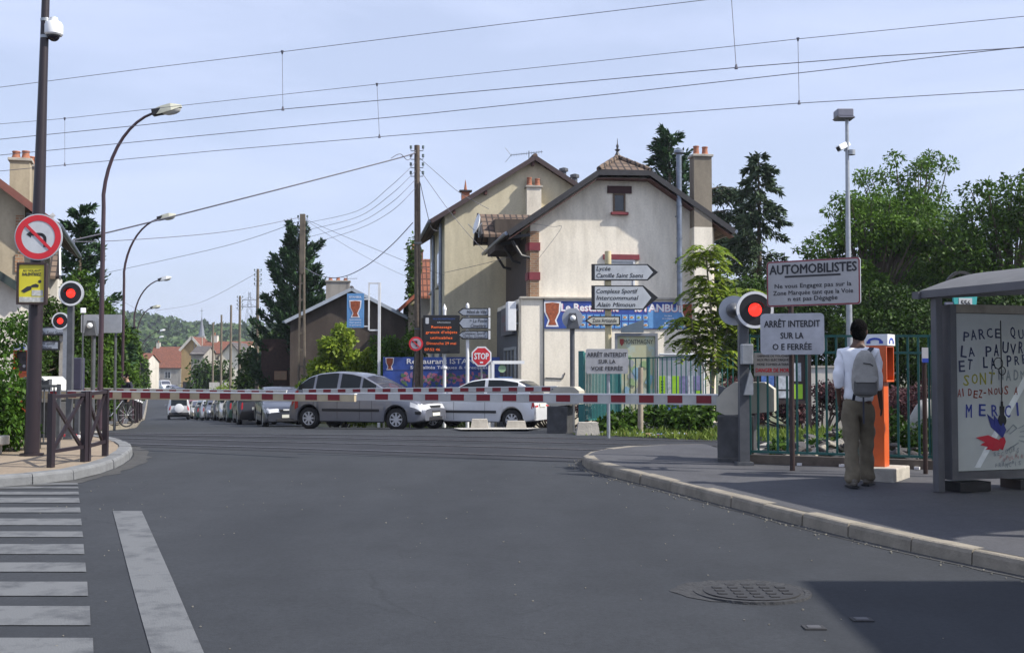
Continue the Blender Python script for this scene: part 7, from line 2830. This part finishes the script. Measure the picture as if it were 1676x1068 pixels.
# parked row: hatch and saloon copies with other paints
hat2 = car('hatchback', 'dark hatchback with its rear towards us in the parked row', 'car', 3.9, 1.66,
           [(0, .52), (.04, .66), (.25, .78), (.8, .92), (1.1, 1.0), (1.6, 1.28), (2.0, 1.42), (2.5, 1.47), (3.1, 1.45), (3.55, 1.32), (3.75, 1.02), (3.85, .85), (3.9, .55)],
           [(0, .48), (.25, .72), (1.0, .9), (2.6, .97), (3.5, 1.0), (3.9, .53)],
           (.75, 3.2), .29, [(1.45, 2.1), (2.2, 2.95), (3.0, 3.45)], (1.12, 2.05), (3.42, 3.78), P_BLACK, tumble=.32, head=(.4, .2), tail=(.12, .72, 1.02), wing=(1,))
hat2.location = on(416, 49.5)
hat2.rotation_euler = (0, 0, R(107.2))
hat2['group'] = GRP
row = [(hat2, 396, 55.5, 107, P_GREEN, 'dark green hatchback in the parked row, second from the dark hatchback'), (sal, 383, 62, -73, P_BEIGE, 'beige saloon in the parked row facing us'),
       (hat2, 370, 68.5, 107, P_BLACK, 'black hatchback in the middle of the parked row'), (sal, 358, 75, -73, P_ANTH, 'dark grey saloon in the middle of the parked row'),
       (hat2, 347, 81.5, 107, P_SIL2, 'silver hatchback deep in the parked row'), (hat2, 337, 88, 107, P_GREEN, 'dark green hatchback deep in the parked row'),
       (sal, 329, 95, -73, P_BEIGE, 'beige saloon near the far end of the parked row'), (hat2, 321.5, 102, 107, P_RED, 'red hatchback at the far end of the parked row'), (hat2, 316, 110, 107, P_SIL2, 'last silver car at the far end of the parked row')]
for src, px, Y, rz, pm, lab in row:
    own = P_BLACK if src is hat2 else P_ANTH
    dup(src, on(px, Y), R(rz), lab, {own: pm}, GRP)
# silver off roader driving away
suv = car('off_road_car', 'small silver off road car with spare wheel driving away down the street', 'car', 3.85, 1.70,
          [(0, .6), (.04, .82), (.25, .95), (.8, 1.03), (1.05, 1.08), (1.4, 1.42), (1.7, 1.62), (2.2, 1.69), (3.3, 1.68), (3.68, 1.62), (3.78, 1.3), (3.83, 1.05), (3.85, .6)],
          [(0, .55), (.25, .88), (1.0, 1.0), (3.6, 1.06), (3.85, .58)],
          (.75, 3.1), .35, [(1.35, 1.95), (2.05, 2.75), (2.83, 3.5)], (1.08, 1.65), (3.69, 3.80), P_SIL2, tumble=.2, z0=.34, head=(.3, .2), tail=(.14, .75, 1.05), spare=True, bumper=(.25, .5, True))
suv.location = on(292, 91)
suv.rotation_euler = (0, 0, R(107))
# rear window panel of the off roader
MB().m(CARGLASS).box((-1.925 + .09, 0, 1.36), (.05, 1.18, .42), M=MX.Rotation(R(14), 4, 'Y')).build('rear_window', suv)
MB().m(TRIM).box((-1.93, 0, .5), (.1, 1.5, .2), bev=.03).build('rear_bumper', suv)
# van and cars at the far bend
van = car('van', 'white van parked at the far bend of the street', 'van', 4.6, 1.9, [(0, .6), (.05, .95), (.5, 1.15), (.9, 1.3), (1.5, 1.95), (1.9, 2.1), (4.4, 2.1), (4.55, 1.9), (4.6, .6)],
          [(0, .55), (.5, 1.05), (1.2, 1.2), (4.5, 1.25), (4.6, .58)], (.85, 3.6), .32, [(1.25, 1.9)], (.95, 1.6), (4.45, 4.58), P_WHITE, tumble=.12, head=(.35, .25), tail=(.15, .8, 1.2))
van.location = on(269, 215)
van.rotation_euler = (0, 0, R(-60))
for src, px, Y, rz, own, pm, lab in ((hat2, 251, 190, -70, P_BLACK, P_ANTH, 'dark car parked left of the far white van'), (hat2, 284, 205, -50, P_BLACK, P_SIL2, 'silver car parked just right of the far white van'),
                                     (sal, 292, 190, -45, P_ANTH, P_SIL2, 'grey saloon parked at the far bend'), (hat2, 305, 165, -60, P_BLACK, P_BLUE, 'dark blue car at the far bend, nearest of the group')):
    dup(src, on(px, Y), R(rz), lab, {own: pm}, 'cars parked at the far bend')

# ---- bicycle leaning by the left pavement
b = on(183, 31.2, .05)
bk = thing('bicycle', 'bicycle standing at the left roadside behind the railing', 'bicycle', b, R(62))
for x in (-.52, .52):
    e = bpy.data.objects.new('wheel', None); COL.objects.link(e); e.parent = bk; e.location = (x, 0, .33)
    mb = MB().m(TYRE); mb.smooth = True
    mb.lathe([(.295, -.012), (.33, -.016), (.335, 0), (.33, .016), (.295, .012), (.295, -.012)], MX.Rotation(R(90), 4, 'X'), 26, caps=False)
    mb.build('tyre', e)
    mb = MB().m(RIM)
    for i in range(12):
        mb.tube([(0, 0, 0), (.3 * math.cos(i * math.pi / 6), 0, .3 * math.sin(i * math.pi / 6))], .003, 3)
    mb.tube([(0, -.05, 0), (0, .05, 0)], .02, 8)
    mb.build('spokes', e)
fr = MB().m(P_ANTH)
for a, c in (((-.52, 0, .33), (-.05, 0, .32)), ((-.05, 0, .32), (-.2, 0, .85)), ((-.05, 0, .32), (.36, 0, .72)), ((-.17, 0, .75), (.33, 0, .82)), ((-.52, 0, .33), (-.17, 0, .75)), ((.52, 0, .33), (.34, 0, .85)), ((.34, 0, .85), (.31, 0, .98))):
    fr.tube([a, c], .018, 7)
fr.build('frame', bk)
MB().m(BLACK).box((-.21, 0, .9), (.26, .14, .05), bev=.02).build('saddle', bk)
MB().m(BLACK).tube([(.22, -.27, 1.0), (.33, -.1, .99), (.33, .1, .99), (.22, .27, 1.0)], .014, 6).build('handlebar', bk)
for px, Y, lab in ((233, 44, 'first low dark bollard along the far left pavement'), (229, 40, 'second low dark bollard, nearest on the far left pavement'), (237, 50, 'third low dark bollard along the far left pavement'), (239.5, 57, 'fourth and farthest low dark bollard on the far left pavement')):
    p = on(px - 8, Y, .12)
    t = thing('bollard', lab, 'bollard', p, 0, 'bollards along the far left pavement')
    MB().m(PURPLE).tube([(0, 0, 0), (0, 0, .95)], .045, 10).sphere((0, 0, .97), .06, 10).build('post', t)
    MB().m(WHITE).tube([(0, 0, .8), (0, 0, .88)], .048, 10).build('band', t)

# ================================================================== telephone posts
def phone(label, base, rz, plinth=True):
    t = thing('emergency_telephone', label, 'telephone', base, rz, 'orange telephone posts at the crossing')
    z = 0
    if plinth:
        MB().m(CONC).box((-.02, .02, .06), (.66, .55, .16), bev=.015).build('plinth', t)
        z = .14
    MB().m(ORANGE).prism([(-.1, z), (.085, z), (.085, 1.12), (-.1, 1.12)], -.08, .08).build('column', t)
    mb = MB().m(ORANGE)
    w_, d_, z0, z1 = .30, .28, 1.12, 1.54
    mb.box((0, d_ / 2 - .01, (z0 + z1) / 2), (w_, .02, z1 - z0)).box((-w_ / 2 + .01, -.0, (z0 + z1) / 2), (.02, d_ - .02, z1 - z0)).box((w_ / 2 - .01, 0, (z0 + z1) / 2), (.02, d_ - .02, z1 - z0))
    mb.box((0, -.005, z0 + .01), (w_ - .04, d_ - .03, .02)).box((0, -.005, z1 - .01), (w_ - .04, d_ - .03, .02))
    hd = mb.build('hood', t)
    mb = MB().m(mat('phone_panel', (0.03, 0.03, 0.035), .5)).box((0, .035, (z0 + z1) / 2), (w_ - .05, .17, z1 - z0 - .05))
    mb.m(GALV).disc((.03, z0 + .12), .03, -.056, -.05, 16).m(TRIM).disc((.03, z0 + .26), .05, -.056, -.05, 16)
    mb.build('intercom', hd)
    mb = MB().m(WHITE).prism([(-.155, z1), (.155, z1), (.145, z1 + .13), (-.145, z1 + .13)], -.145, .145)
    cp_ = mb.build('cap', t)
    mb = MB().m(BLUE)
    for face in (0, 1, 2):
        M = MX.Rotation(R((0, 90, -90)[face]), 4, 'Z') @ MX.Translation((0, -.158 if face else -.1485, 0))
        pts = []
        for i in range(9):
            a_ = R(180 - 180 * i / 8)
            pts.append((.085 * math.cos(a_), z1 + .045 + .045 * math.sin(a_)))
        for i in range(9):
            a_ = R(180 * i / 8)
            pts.append((.055 * math.cos(a_), z1 + .045 + .02 * math.sin(a_)))
        mb.prism(pts, 0, .003, M=M)
        mb.prism([(-.095, z1 + .02), (-.05, z1 + .02), (-.05, z1 + .05), (-.095, z1 + .05)], 0, .003, M=M)
        mb.prism([(.05, z1 + .02), (.095, z1 + .02), (.095, z1 + .05), (.05, z1 + .05)], 0, .003, M=M)
    mb.build('handset_symbol', cp_)
    return t


pb = on(1441, 13.55, .12)
phone('orange telephone post with a blue handset symbol on its white cap, beside the man', pb, R(56))
pb = on(38, 22.0, .12)
phone('small orange telephone post half hidden by the left hedge and purple mast', pb, R(-10), plinth=False)

# ================================================================== bus shelter
SH = mat('shelter_grey_metal', (0.11, 0.11, 0.12), .5, metal=.2, var=.1)
b = on(1537, 12.3, .12)
sh_ = thing('bus_shelter', 'grey bus shelter with curved roof and end panel at the right edge', 'bus shelter', b, R(20))
for x, y in ((0, 0), (0, -3.3), (1.42, -3.3)):
    MB().m(SH).box((x, y, 1.04), (.088, .088, 2.08), bev=.012).build('post', sh_)
mb = MB().m(mat('shelter_roof', (0.10, 0.098, 0.095), .6, var=.15, scale=5))
n = 14
xs_ = [(-.07 + 1.75 * i / n) for i in range(n + 1)]
def rz_(x): return 2.09 + .24 * math.sin(min(1, max(0, (x + .07) / 1.1)) * math.pi / 2) - .02 * max(0, x - 1.0)
vs = [V((x, y, rz_(x) + dz)) for dz in (0, .045) for y in (-3.6, .18) for x in xs_]
m1 = n + 1
fs = []
for i in range(n):
    fs.append((i, i + m1, i + 1 + m1, i + 1))
    fs.append((2 * m1 + i, 2 * m1 + i + 1, 3 * m1 + i + 1, 3 * m1 + i))
    fs.append((i, i + 1, 2 * m1 + i + 1, 2 * m1 + i)); fs.append((m1 + i, 3 * m1 + i, 3 * m1 + i + 1, m1 + i + 1))
fs += [(0, 2 * m1, 3 * m1, m1), (n, m1 + n, 3 * m1 + n, 2 * m1 + n)]
mb.add(vs, fs)
rf = mb.build('roof', sh_)
mb = MB().m(SH).box((-.08, -1.7, 2.09), (.06, 3.9, .075))
mb.beam((-.14, .14, 2.08), (1.6, .14, 2.18), .06, .075)
mb.build('edge_beam', rf)
mb = MB().m(GLASS)
gl = mat('shelter_glass', (0.55, 0.6, 0.62), .05, var=0)
gl.node_tree.nodes['Principled BSDF'].inputs['Transmission Weight'].default_value = .9
MB().m(gl).box((1.42, -1.6, 1.1), (.012, 3.2, 1.8)).build('back_glass', sh_)
MB().m(SH).box((1.2, -1.7, .45), (.4, 2.0, .05)).box((1.25, -1.0, .22), (.06, .06, .44)).box((1.25, -2.4, .22), (.06, .06, .44)).build('bench', sh_)
# advertising case at the far end
ax0, ax1, az0, az1 = .11, 1.38, .13, 1.98
mb = MB().m(SH)
mb.box(((ax0 + ax1) / 2, .02, (az0 + az1) / 2), (ax1 - ax0, .12, az1 - az0))
mb.box((ax0 + .04, -.055, (az0 + az1) / 2), (.08, .05, az1 - az0)).box((ax1 - .04, -.055, (az0 + az1) / 2), (.08, .05, az1 - az0))
mb.m(mat('case_top', (0.34, 0.30, 0.24), .6, var=.2)).box(((ax0 + ax1) / 2, -.055, az1 - .04), (ax1 - ax0 - .16, .052, .09)).m(SH).box(((ax0 + ax1) / 2, -.055, az0 + .04), (ax1 - ax0 - .16, .05, .08))
mb.m(BLACK).box((.35, 0, .06), (.4, .3, .1)).box((1.1, 0, .06), (.3, .3, .1))
ac = mb.build('advert_case', sh_)
mb = MB().m(mat('advert_paper', (0.46, 0.48, 0.46), .35, var=.08, scale=1.5, spec=.6)).box(((ax0 + ax1) / 2, -.045, (az0 + az1) / 2), (ax1 - ax0 - .17, .012, az1 - az0 - .18))
pst = mb.build('poster', ac)
INK = mat('ink_navy', (0.05, 0.06, 0.12), .6); INKR = mat('ink_red', (0.30, 0.07, 0.05), .6); INKY = mat('ink_yellow', (0.38, 0.36, 0.06), .6); INKB = mat('ink_blue', (0.03, 0.05, 0.28), .6); INKG = mat('ink_grey', (0.25, 0.28, 0.3), .6)
rnd = random.Random(77)


def hand(s, x, z, h, m_, step=.62, slope=.04, jit=.016, bold=0.0):
    mb = MB().m(m_)
    for i, ch in enumerate(s):
        if ch == ' ':
            continue
        a_ = rnd.uniform(-.13, .13)
        M = MX.Translation((x + i * h * step * 1.5, -.0545, z + i * h * step * 1.5 * slope + rnd.uniform(-jit, jit))) @ MX.Rotation(a_, 4, 'Y')
        mb.text(ch, 0, 0, h * rnd.uniform(.85, 1.12), y=0, width=h * rnd.uniform(.5, .68) if ch not in "IJ-'" else None, bold=.014, M=M, align='L')
    mb.build('handwriting', pst)


hand('PARCE QUE', .30, 1.60, .115, INK, slope=.05)
hand('LA PAUVRETE', .26, 1.42, .12, INK, slope=.07)
hand('ET LA PRECARITE', .24, 1.28, .115, INK, slope=.07)
hand('SONT', .29, 1.13, .12, INKY, slope=.05)
hand('INADMI', .66, 1.17, .11, INKG, slope=.03)
hand('AIDEZ-NOUS A AGIR', .215, 1.0, .085, INKR, slope=.03, step=.54)
hand('MERCI', .32, .79, .14, INKB, step=.82, slope=.0, jit=.01)
hand('SECOURS', .68, .37, .05, INKG, step=.7, slope=.1)
hand('POPULAIRE', .76, .32, .045, mat('ink_pale_red', (.45, .25, .24), .6), step=.62, slope=.05)
hand('FRANCAIS', .70, .25, .05, INKG, step=.6, slope=.05)
mb = MB().m(mat('poster_white_band', (0.74, 0.77, 0.77), .35))
mb.prism([(.42, .25), (.50, .25), (1.285, 1.33), (1.285, 1.46)], -.0535, -.051)
mb.build('diagonal_band', pst)
mb = MB().m(BLACK)
mb.box((.80, -.0575, 1.36), (.008, .004, .92))
for i in range(18):
    a0, a1 = i * math.pi / 9, (i + 1) * math.pi / 9
    for cx_, cz_, r_ in ((.76, 1.36, .06), (.81, 1.28, .045)):
        mb.beam((cx_ + r_ * math.cos(a0), -.0575, cz_ + r_ * math.sin(a0)), (cx_ + r_ * math.cos(a1), -.0575, cz_ + r_ * math.sin(a1)), .003, .007)
mb.prism([(.80 + .055 * math.cos(i * math.pi / 12), .75 + .065 * math.sin(i * math.pi / 12)) for i in range(24)], -.0605, -.0555)
mb.prism([(.775, .79), (.825, .79), (.83, .90), (.77, .90)], -.0602, -.0557)
mb.prism([(.785, .89), (.815, .89), (.812, .95), (.788, .95)], -.0600, -.0558)
mb.build('bulb_drawing', pst)
mb = MB()
def wing(ox, oz, ang, m_, sc_):
    mb.m(m_)
    c_, s_ = math.cos(ang), math.sin(ang)
    for k in range(4):
        L_ = (1 - .17 * k) * sc_
        a_ = ang + (-.24 * k if m_ is INKB else .24 * k)
        tip_ = (ox + L_ * math.cos(a_), oz + L_ * math.sin(a_))
        n_ = (-math.sin(a_) * .045, math.cos(a_) * .045)
        mid = (ox + L_ * .55 * math.cos(a_), oz + L_ * .55 * math.sin(a_))
        mb.prism([(ox, oz), (mid[0] - n_[0], mid[1] - n_[1]), tip_, (mid[0] + n_[0], mid[1] + n_[1])], -.057 - .0012 * k, -.054)
WB = mat('wing_blue', (0.02, 0.03, 0.22), .5); WR = mat('wing_red', (0.5, 0.01, 0.03), .5)
INKB_, INKB = INKB, WB
wing(.80, .56, R(128), WB, .33)
wing(.80, .52, R(172), WR, .36)
mb.prism([(.74, .45), (.80, .43), (.84, .52), (.82, .57), (.76, .55)], -.062, -.054)
mb.build('winged_emblem', pst)
INKB = INKB_
mb = MB().m(INKG)
for x0, z0, x1, z1 in ((.86, .62, .95, .70), (.95, .70, 1.0, .66), (1.0, .66, .9, .6), (1.02, .66, 1.18, .72), (1.04, .62, 1.22, .64), (1.03, .57, 1.2, .57), (1.02, .53, 1.15, .5), (.9, .45, 1.02, .5), (.86, .42, .92, .46)):
    mb.beam((x0, -.0565, z0), (x1, -.0565, z1), .003, .01)
mb.build('hand_drawing', pst)
# teal bus stop head above the roof
b2 = on(1583, 13.6, .12)
t = thing('bus_stop_sign', 'teal rounded bus stop sign showing above the shelter panel', 'bus stop', b2, R(10))
z0 = at(1583, 503, 13.6).z - b2.z; z1 = at(1583, 452, 13.6).z - b2.z
TQ = mat('turquoise_panel', (0.05, 0.36, 0.36), .4, var=.05)
MB().m(DKGAL).tube([(0, .04, 0), (0, .04, z1 - .05)], .035, 10).build('post', t)
h_ = z1 - z0
pts = [(-.13, z0 - .05), (.13, z0 - .05), (.16, z0 + h_ * .5)] + [(.16 * math.cos(R(a_)), z0 + h_ * .55 + h_ * .45 * math.sin(R(a_))) for a_ in range(15, 180, 15)] + [(-.16, z0 + h_ * .5)]
pn = MB().m(TQ).prism(pts, -.02, .01).build('panel', t)
mb = MB().m(SIGNW).box((0, -.0215, z0 + .05), (.17, .004, .12))
mb.m(TEXTD).text('556', 0, z0 + .025, .06, y=-.026, bold=.02)
mb.build('lettering', pn)
mb = MB().m(BLACK)
pts2 = [(.2 * math.cos(R(a_)) - .02, z0 + h_ * .5 + .02 + (h_ * .5 + .03) * math.sin(R(a_))) for a_ in range(0, 181, 15)]
for (xa, za), (xb, zb2) in zip(pts2, pts2[1:]):
    mb.beam((xa, .03, za), (xb, .03, zb2), .03, .035)
mb.build('rim', t)
MB().m(mat('timetable', (0.12, 0.13, 0.18), .4)).box((-.20, .0, z0 - .02), (.10, .03, .16)).build('timetable', t)

# ================================================================== people
def skin(name, verts, edges, radii, m, parent, sub=2, root=0):
    me = bpy.data.meshes.new('skeleton')
    me.from_pydata([tuple(v) for v in verts], edges, [])
    o = bpy.data.objects.new('skeleton', me)
    COL.objects.link(o)
    md = o.modifiers.new('s', 'SKIN')
    md.use_smooth_shade = True
    me.skin_vertices[0].data[root].use_root = True
    for i, r_ in enumerate(radii):
        me.skin_vertices[0].data[i].radius = r_ if isinstance(r_, tuple) else (r_, r_)
    s_ = o.modifiers.new('d', 'SUBSURF')
    s_.levels = sub; s_.render_levels = sub
    dg = bpy.context.evaluated_depsgraph_get()
    dg.update()
    nm = bpy.data.meshes.new_from_object(o.evaluated_get(dg))
    nm.name = name
    bpy.data.objects.remove(o)
    nm.materials.clear()
    nm.materials.append(m)
    for q in nm.polygons:
        q.use_smooth = True
    r = bpy.data.objects.new(name, nm)
    COL.objects.link(r)
    r.parent = parent
    return r


SKIN = mat('brown_skin', (0.085, 0.04, 0.024), .55, var=.12, scale=20)
HAIR = mat('black_hair', (0.005, 0.0045, 0.0045), 1.0, var=.2, bump=1.0, bscale=70, spec=.05)
SHIRT = mat('white_shirt', (0.82, 0.83, 0.87), .85, var=.06, scale=7, bump=.35, bscale=9)
KHAKI = mat('khaki_trousers', (0.15, 0.125, 0.085), .9, var=.22, scale=10, bump=.7, bscale=11)
SHOE = mat('dusty_shoes', (0.12, 0.105, 0.085), .8, var=.2)
PACK = mat('grey_backpack', (0.30, 0.29, 0.27), .85, var=.18, scale=10, bump=.4, bscale=16)
PACKD = mat('dark_backpack', (0.10, 0.098, 0.095), .85, var=.2, scale=9)


def person(label, base, rz, skin_m, hair_m, shirt_m, trous_m, shoe_m, H=1.8, stride=.12, sleeve=True):
    t = thing('person', label, 'person', base, rz)
    k = H / 1.8
    S = lambda *p: V(p) * k
    # skeleton; x right, +y forwards
    hipL, hipR = S(-.085, 0, .93), S(.085, 0, .925)
    kneL, kneR = S(-.085, .02 - stride * .1, .50), S(.085, stride * .6 + .03, .495)
    ankL, ankR = S(-.07, -stride * .45, .085), S(.085, stride * .75, .085)
    toeL, toeR = ankL + S(-.04, .17, -.05), ankR + S(.05, .16, -.05)
    shL, shR = S(-.172, 0, 1.445), S(.172, 0, 1.44)
    elL, elR = S(-.212, -.035, 1.165), S(.205, -.02, 1.15)
    wrL, wrR = S(-.20, .06, .94), S(.232, .07, .92)
    vs = [S(0, 0, .95), S(0, .0, 1.12), S(0, -.01, 1.32), S(0, -.01, 1.46), S(.005, .0, 1.55), S(.01, .02, 1.63), S(.012, .03, 1.71), S(.012, .03, 1.77)]
    es = [(i, i + 1) for i in range(7)]
    rr_ = [(.11 * k, .08 * k), (.10 * k, .075 * k), (.115 * k, .08 * k), (.10 * k, .07 * k), (.056 * k, .056 * k), (.07 * k, .088 * k), (.074 * k, .096 * k), (.05 * k, .065 * k)]
    def chain(start, pts, rad):
        prev = start
        for p, r_ in zip(pts, rad):
            vs.append(p); rr_.append((r_ * k, r_ * k)); es.append((prev, len(vs) - 1)); prev = len(vs) - 1
        return prev
    chain(0, [hipL, kneL, ankL, toeL], [.07, .05, .036, .028]); chain(0, [hipR, kneR, ankR, toeR], [.07, .05, .036, .028])
    for sh, el, wr, s in ((shL, elL, wrL, -1), (shR, elR, wrR, 1)):
        e_ = chain(3, [sh, el, wr], [.045, .038, .026])
        d = (wr - el).normalized()
        palm = wr + d * .05 * k
        pe = chain(e_, [palm], [.03])
        side = V((0, 1, 0)) - d * d.y
        side.normalize()
        kn = wr + d * .09 * k
        for q, (off, L_) in enumerate(((.030, .072), (.010, .082), (-.011, .076), (-.030, .058))):
            a0 = kn + side * off * k
            bend = V((-s, 0, 0)) * .35
            p1_ = a0 + (d + bend * .3).normalized() * L_ * .5 * k
            p2_ = p1_ + (d + bend).normalized() * L_ * .5 * k
            chain(pe, [a0, p1_, p2_], [.010, .009, .0075])
        th0 = palm + side * .03 * k - d * .015 * k
        chain(pe, [th0 + side * .018 * k + d * .02 * k, th0 + side * .03 * k + d * .055 * k], [.011, .009])
    body = skin('body', vs, es, rr_, skin_m, t, 2)
    # head details: ears, nose, eyes
    mb = MB().m(skin_m)
    hc = S(.012, .03, 1.685)
    for s in (-1, 1):
        mb.sphere(hc + S(s * .078, -.005, -.01), (.014 * k, .026 * k, .036 * k), 10)
    mb.sphere(hc + S(0, .10, -.02), (.015 * k, .022 * k, .024 * k), 8)
    mb.build('ears', body)
    mb = MB().m(WHITE)
    for s in (-1, 1):
        mb.sphere(hc + S(s * .032, .085, .01), .012 * k, 8)
    mb.m(MAROON).box(hc + S(0, .093, -.06), (.045 * k, .012, .01))
    mb.build('face', body)
    mb = MB().m(hair_m)
    mb.sphere(hc + S(0, -.012, .032), (.09 * k, .108 * k, .10 * k), 18)
    mb.sphere(hc + S(0, -.045, -.03), (.08 * k, .072 * k, .09 * k), 14)
    hr = mb.build('hair', t, angle=180)
    rh = random.Random(3)
    for q in hr.data.vertices:
        q.co += V((rh.uniform(-1, 1), rh.uniform(-1, 1), rh.uniform(-1, 1))) * .005
    # shirt
    v2 = [S(0, 0, .90), S(0, 0, 1.0), S(0, 0, 1.12), S(0, -.01, 1.30), S(0, -.01, 1.43), S(.003, -.005, 1.515)]
    e2 = [(i, i + 1) for i in range(5)]
    r2 = [(.172 * k, .122 * k), (.168 * k, .12 * k), (.158 * k, .116 * k), (.168 * k, .12 * k), (.138 * k, .10 * k), (.072 * k, .076 * k)]
    for sh, el, wr in ((shL, elL, wrL), (shR, elR, wrR)):
        i0 = len(v2)
        end = el.lerp(wr, .45 if sleeve else -.6)
        v2 += [sh, sh.lerp(el, .55), el, end]
        r2 += [(.072 * k, .072 * k), (.062 * k, .062 * k), (.056 * k, .056 * k), (.05 * k, .05 * k)]
        e2 += [(4, i0), (i0, i0 + 1), (i0 + 1, i0 + 2), (i0 + 2, i0 + 3)]
    shirt = skin('shirt', v2, e2, r2, shirt_m, t, 2)
    # trousers
    v3 = [S(0, 0, 1.0), S(0, 0, .92)]
    e3 = [(0, 1)]
    r3 = [(.152 * k, .112 * k), (.158 * k, .12 * k)]
    for hp, kn_, an in ((hipL, kneL, ankL), (hipR, kneR, ankR)):
        i0 = len(v3)
        v3 += [hp + S(0, 0, -.09), hp.lerp(kn_, .6), kn_, kn_.lerp(an, .5), an + S(0, -.0, .03), an + S(0, .0, -.035)]
        r3 += [(.10 * k, .112 * k), (.09 * k, .098 * k), (.082 * k, .086 * k), (.076 * k, .08 * k), (.08 * k, .085 * k), (.078 * k, .09 * k)]
        e3 += [(1, i0)] + [(i0 + q, i0 + q + 1) for q in range(5)]
    tr_ = skin('trousers', v3, e3, r3, trous_m, t, 2)
    for m_, amp, fq in ((shirt, .012, 26), (tr_, .013, 23)):
        # soft folds
        me = m_.data
        co = np.empty(len(me.vertices) * 3); me.vertices.foreach_get('co', co); co = co.reshape(-1, 3)
        no = np.empty(len(me.vertices) * 3); me.vertex_normals.foreach_get('vector', no); no = no.reshape(-1, 3)
        ph = np.sin(co[:, 2] * fq + co[:, 0] * 17 + 2 * np.sin(co[:, 1] * 19)) * np.sin(co[:, 2] * fq * .53 + co[:, 1] * 13 + co[:, 0] * 9)
        co += no * (amp * ph)[:, None]
        me.vertices.foreach_set('co', co.reshape(-1)); me.update()
    for an, to in ((ankL, toeL), (ankR, toeR)):
        mb = MB().m(shoe_m)
        d = (to - an); d.z = 0; d.normalize()
        a_ = math.atan2(d.y, d.x)
        M = MX.Rotation(a_, 4, 'Z')
        c_ = V((an.x, an.y, .048 * k)) + d * .055 * k
        mb.sphere(c_, (.145 * k, .05 * k, .045 * k), 14, M=M)
        mb.sphere(c_ - d * .06 * k + V((0, 0, .025)), (.07 * k, .043 * k, .05 * k), 12, M=M)
        mb.m(BLACK).box(c_ - V((0, 0, .033 * k)), (.27 * k, .088 * k, .026), M=M, bev=.01)
        mb.build('shoe', t)
    return t


pm_ = on(1407, 12.72, .12)
man = person('man seen from behind in white long sleeved shirt and khaki trousers, walking', pm_, R(-14), SKIN, HAIR, SHIRT, KHAKI, SHOE, H=1.82, stride=.24)
# backpack
bpk = thing('backpack', 'grey backpack with dark lower pocket worn on the back of the walking man', 'backpack', pm_ + V((0, 0, 0)), R(-14))
mb = MB().m(PACK)
mb.smooth = True
sec = []
n = 20
prof = [(.985, .05, .03), (1.01, .115, .06), (1.08, .138, .075), (1.18, .142, .085), (1.28, .134, .085), (1.38, .11, .075), (1.45, .08, .06), (1.49, .035, .03)]
vs = []
cxp, cyp = .06, -.195
for z, rx, ry in prof:
    for i in range(n):
        a_ = 2 * math.pi * i / n
        c_, s_ = math.cos(a_), math.sin(a_)
        vs.append(V((cxp + rx * math.copysign(abs(c_) ** .7, c_), cyp + ry * math.copysign(abs(s_) ** .7, s_), z)))
fs = [(j * n + i, j * n + (i + 1) % n, (j + 1) * n + (i + 1) % n, (j + 1) * n + i) for j in range(len(prof) - 1) for i in range(n)]
fs += [tuple(range(n))[::-1], tuple((len(prof) - 1) * n + i for i in range(n))]
mb.add(vs, fs, True)
mb.build('bag', bpk, angle=60)
mb = MB().m(PACKD)
mb.box((cxp, cyp - .075, 1.085), (.24, .07, .16), bev=.035)
mb.build('pocket', bpk)
MB().m(PACK).prism([(cxp - .13, 1.19), (cxp - .1, 1.145), (cxp + .1, 1.145), (cxp + .13, 1.19), (cxp + .1, 1.215), (cxp - .1, 1.215)], cyp - .125, cyp - .06).build('flap', bpk)
MB().m(BLACK).tube([(cxp - .02, cyp - .088, 1.35), (cxp + .05, cyp - .094, 1.34), (cxp + .08, cyp - .09, 1.32)], .006, 5).build('zip', bpk)
mb = MB().m(mat('strap_navy', (0.025, 0.028, 0.045), .8))
mb.beam((cxp + .03, cyp + .03, 1.46), (.135, -.1, 1.515), .05, .014).beam((.135, -.1, 1.515), (.145, .07, 1.51), .05, .014)
mb.beam((.145, .07, 1.50), (.16, .15, 1.3), .05, .014)
mb.beam((cxp - .11, cyp, 1.02), (cxp - .12, cyp + .06, .95), .03, .01).beam((cxp - .02, cyp - .02, 1.0), (cxp - .02, cyp - .03, .7), .018, .008)
mb.build('strap', bpk)

pd = on(207, 37.5, .12)
person('distant person in dark clothes on the far left pavement beside the lamp post', pd, R(150), mat('pale_skin', (0.4, 0.25, 0.18), .6), HAIR, mat('navy_top', (0.02, 0.022, 0.04), .9), mat('dark_trousers', (0.02, 0.02, 0.024), .9), SHOE, H=1.62, stride=.3)

# ================================================================== haze
hz_m = bpy.data.materials.new('haze_air')
hz_m.use_nodes = True
t_ = hz_m.node_tree
t_.nodes.clear()
oo = t_.nodes.new('ShaderNodeOutputMaterial')
pv = t_.nodes.new('ShaderNodeVolumePrincipled')
pv.inputs['Color'].default_value = (0.80, 0.87, 1.0, 1)
pv.inputs['Density'].default_value = 0.00025
pv.inputs['Anisotropy'].default_value = 0.2
t_.links.new(pv.outputs[0], oo.inputs['Volume'])
HAZE = True
if HAZE:
    hzo = MB().box((0, 1425, 38), (3300, 3040, 88)).build('haze')
    hzo.data.materials.append(hz_m)
    hzo['kind'] = 'stuff'
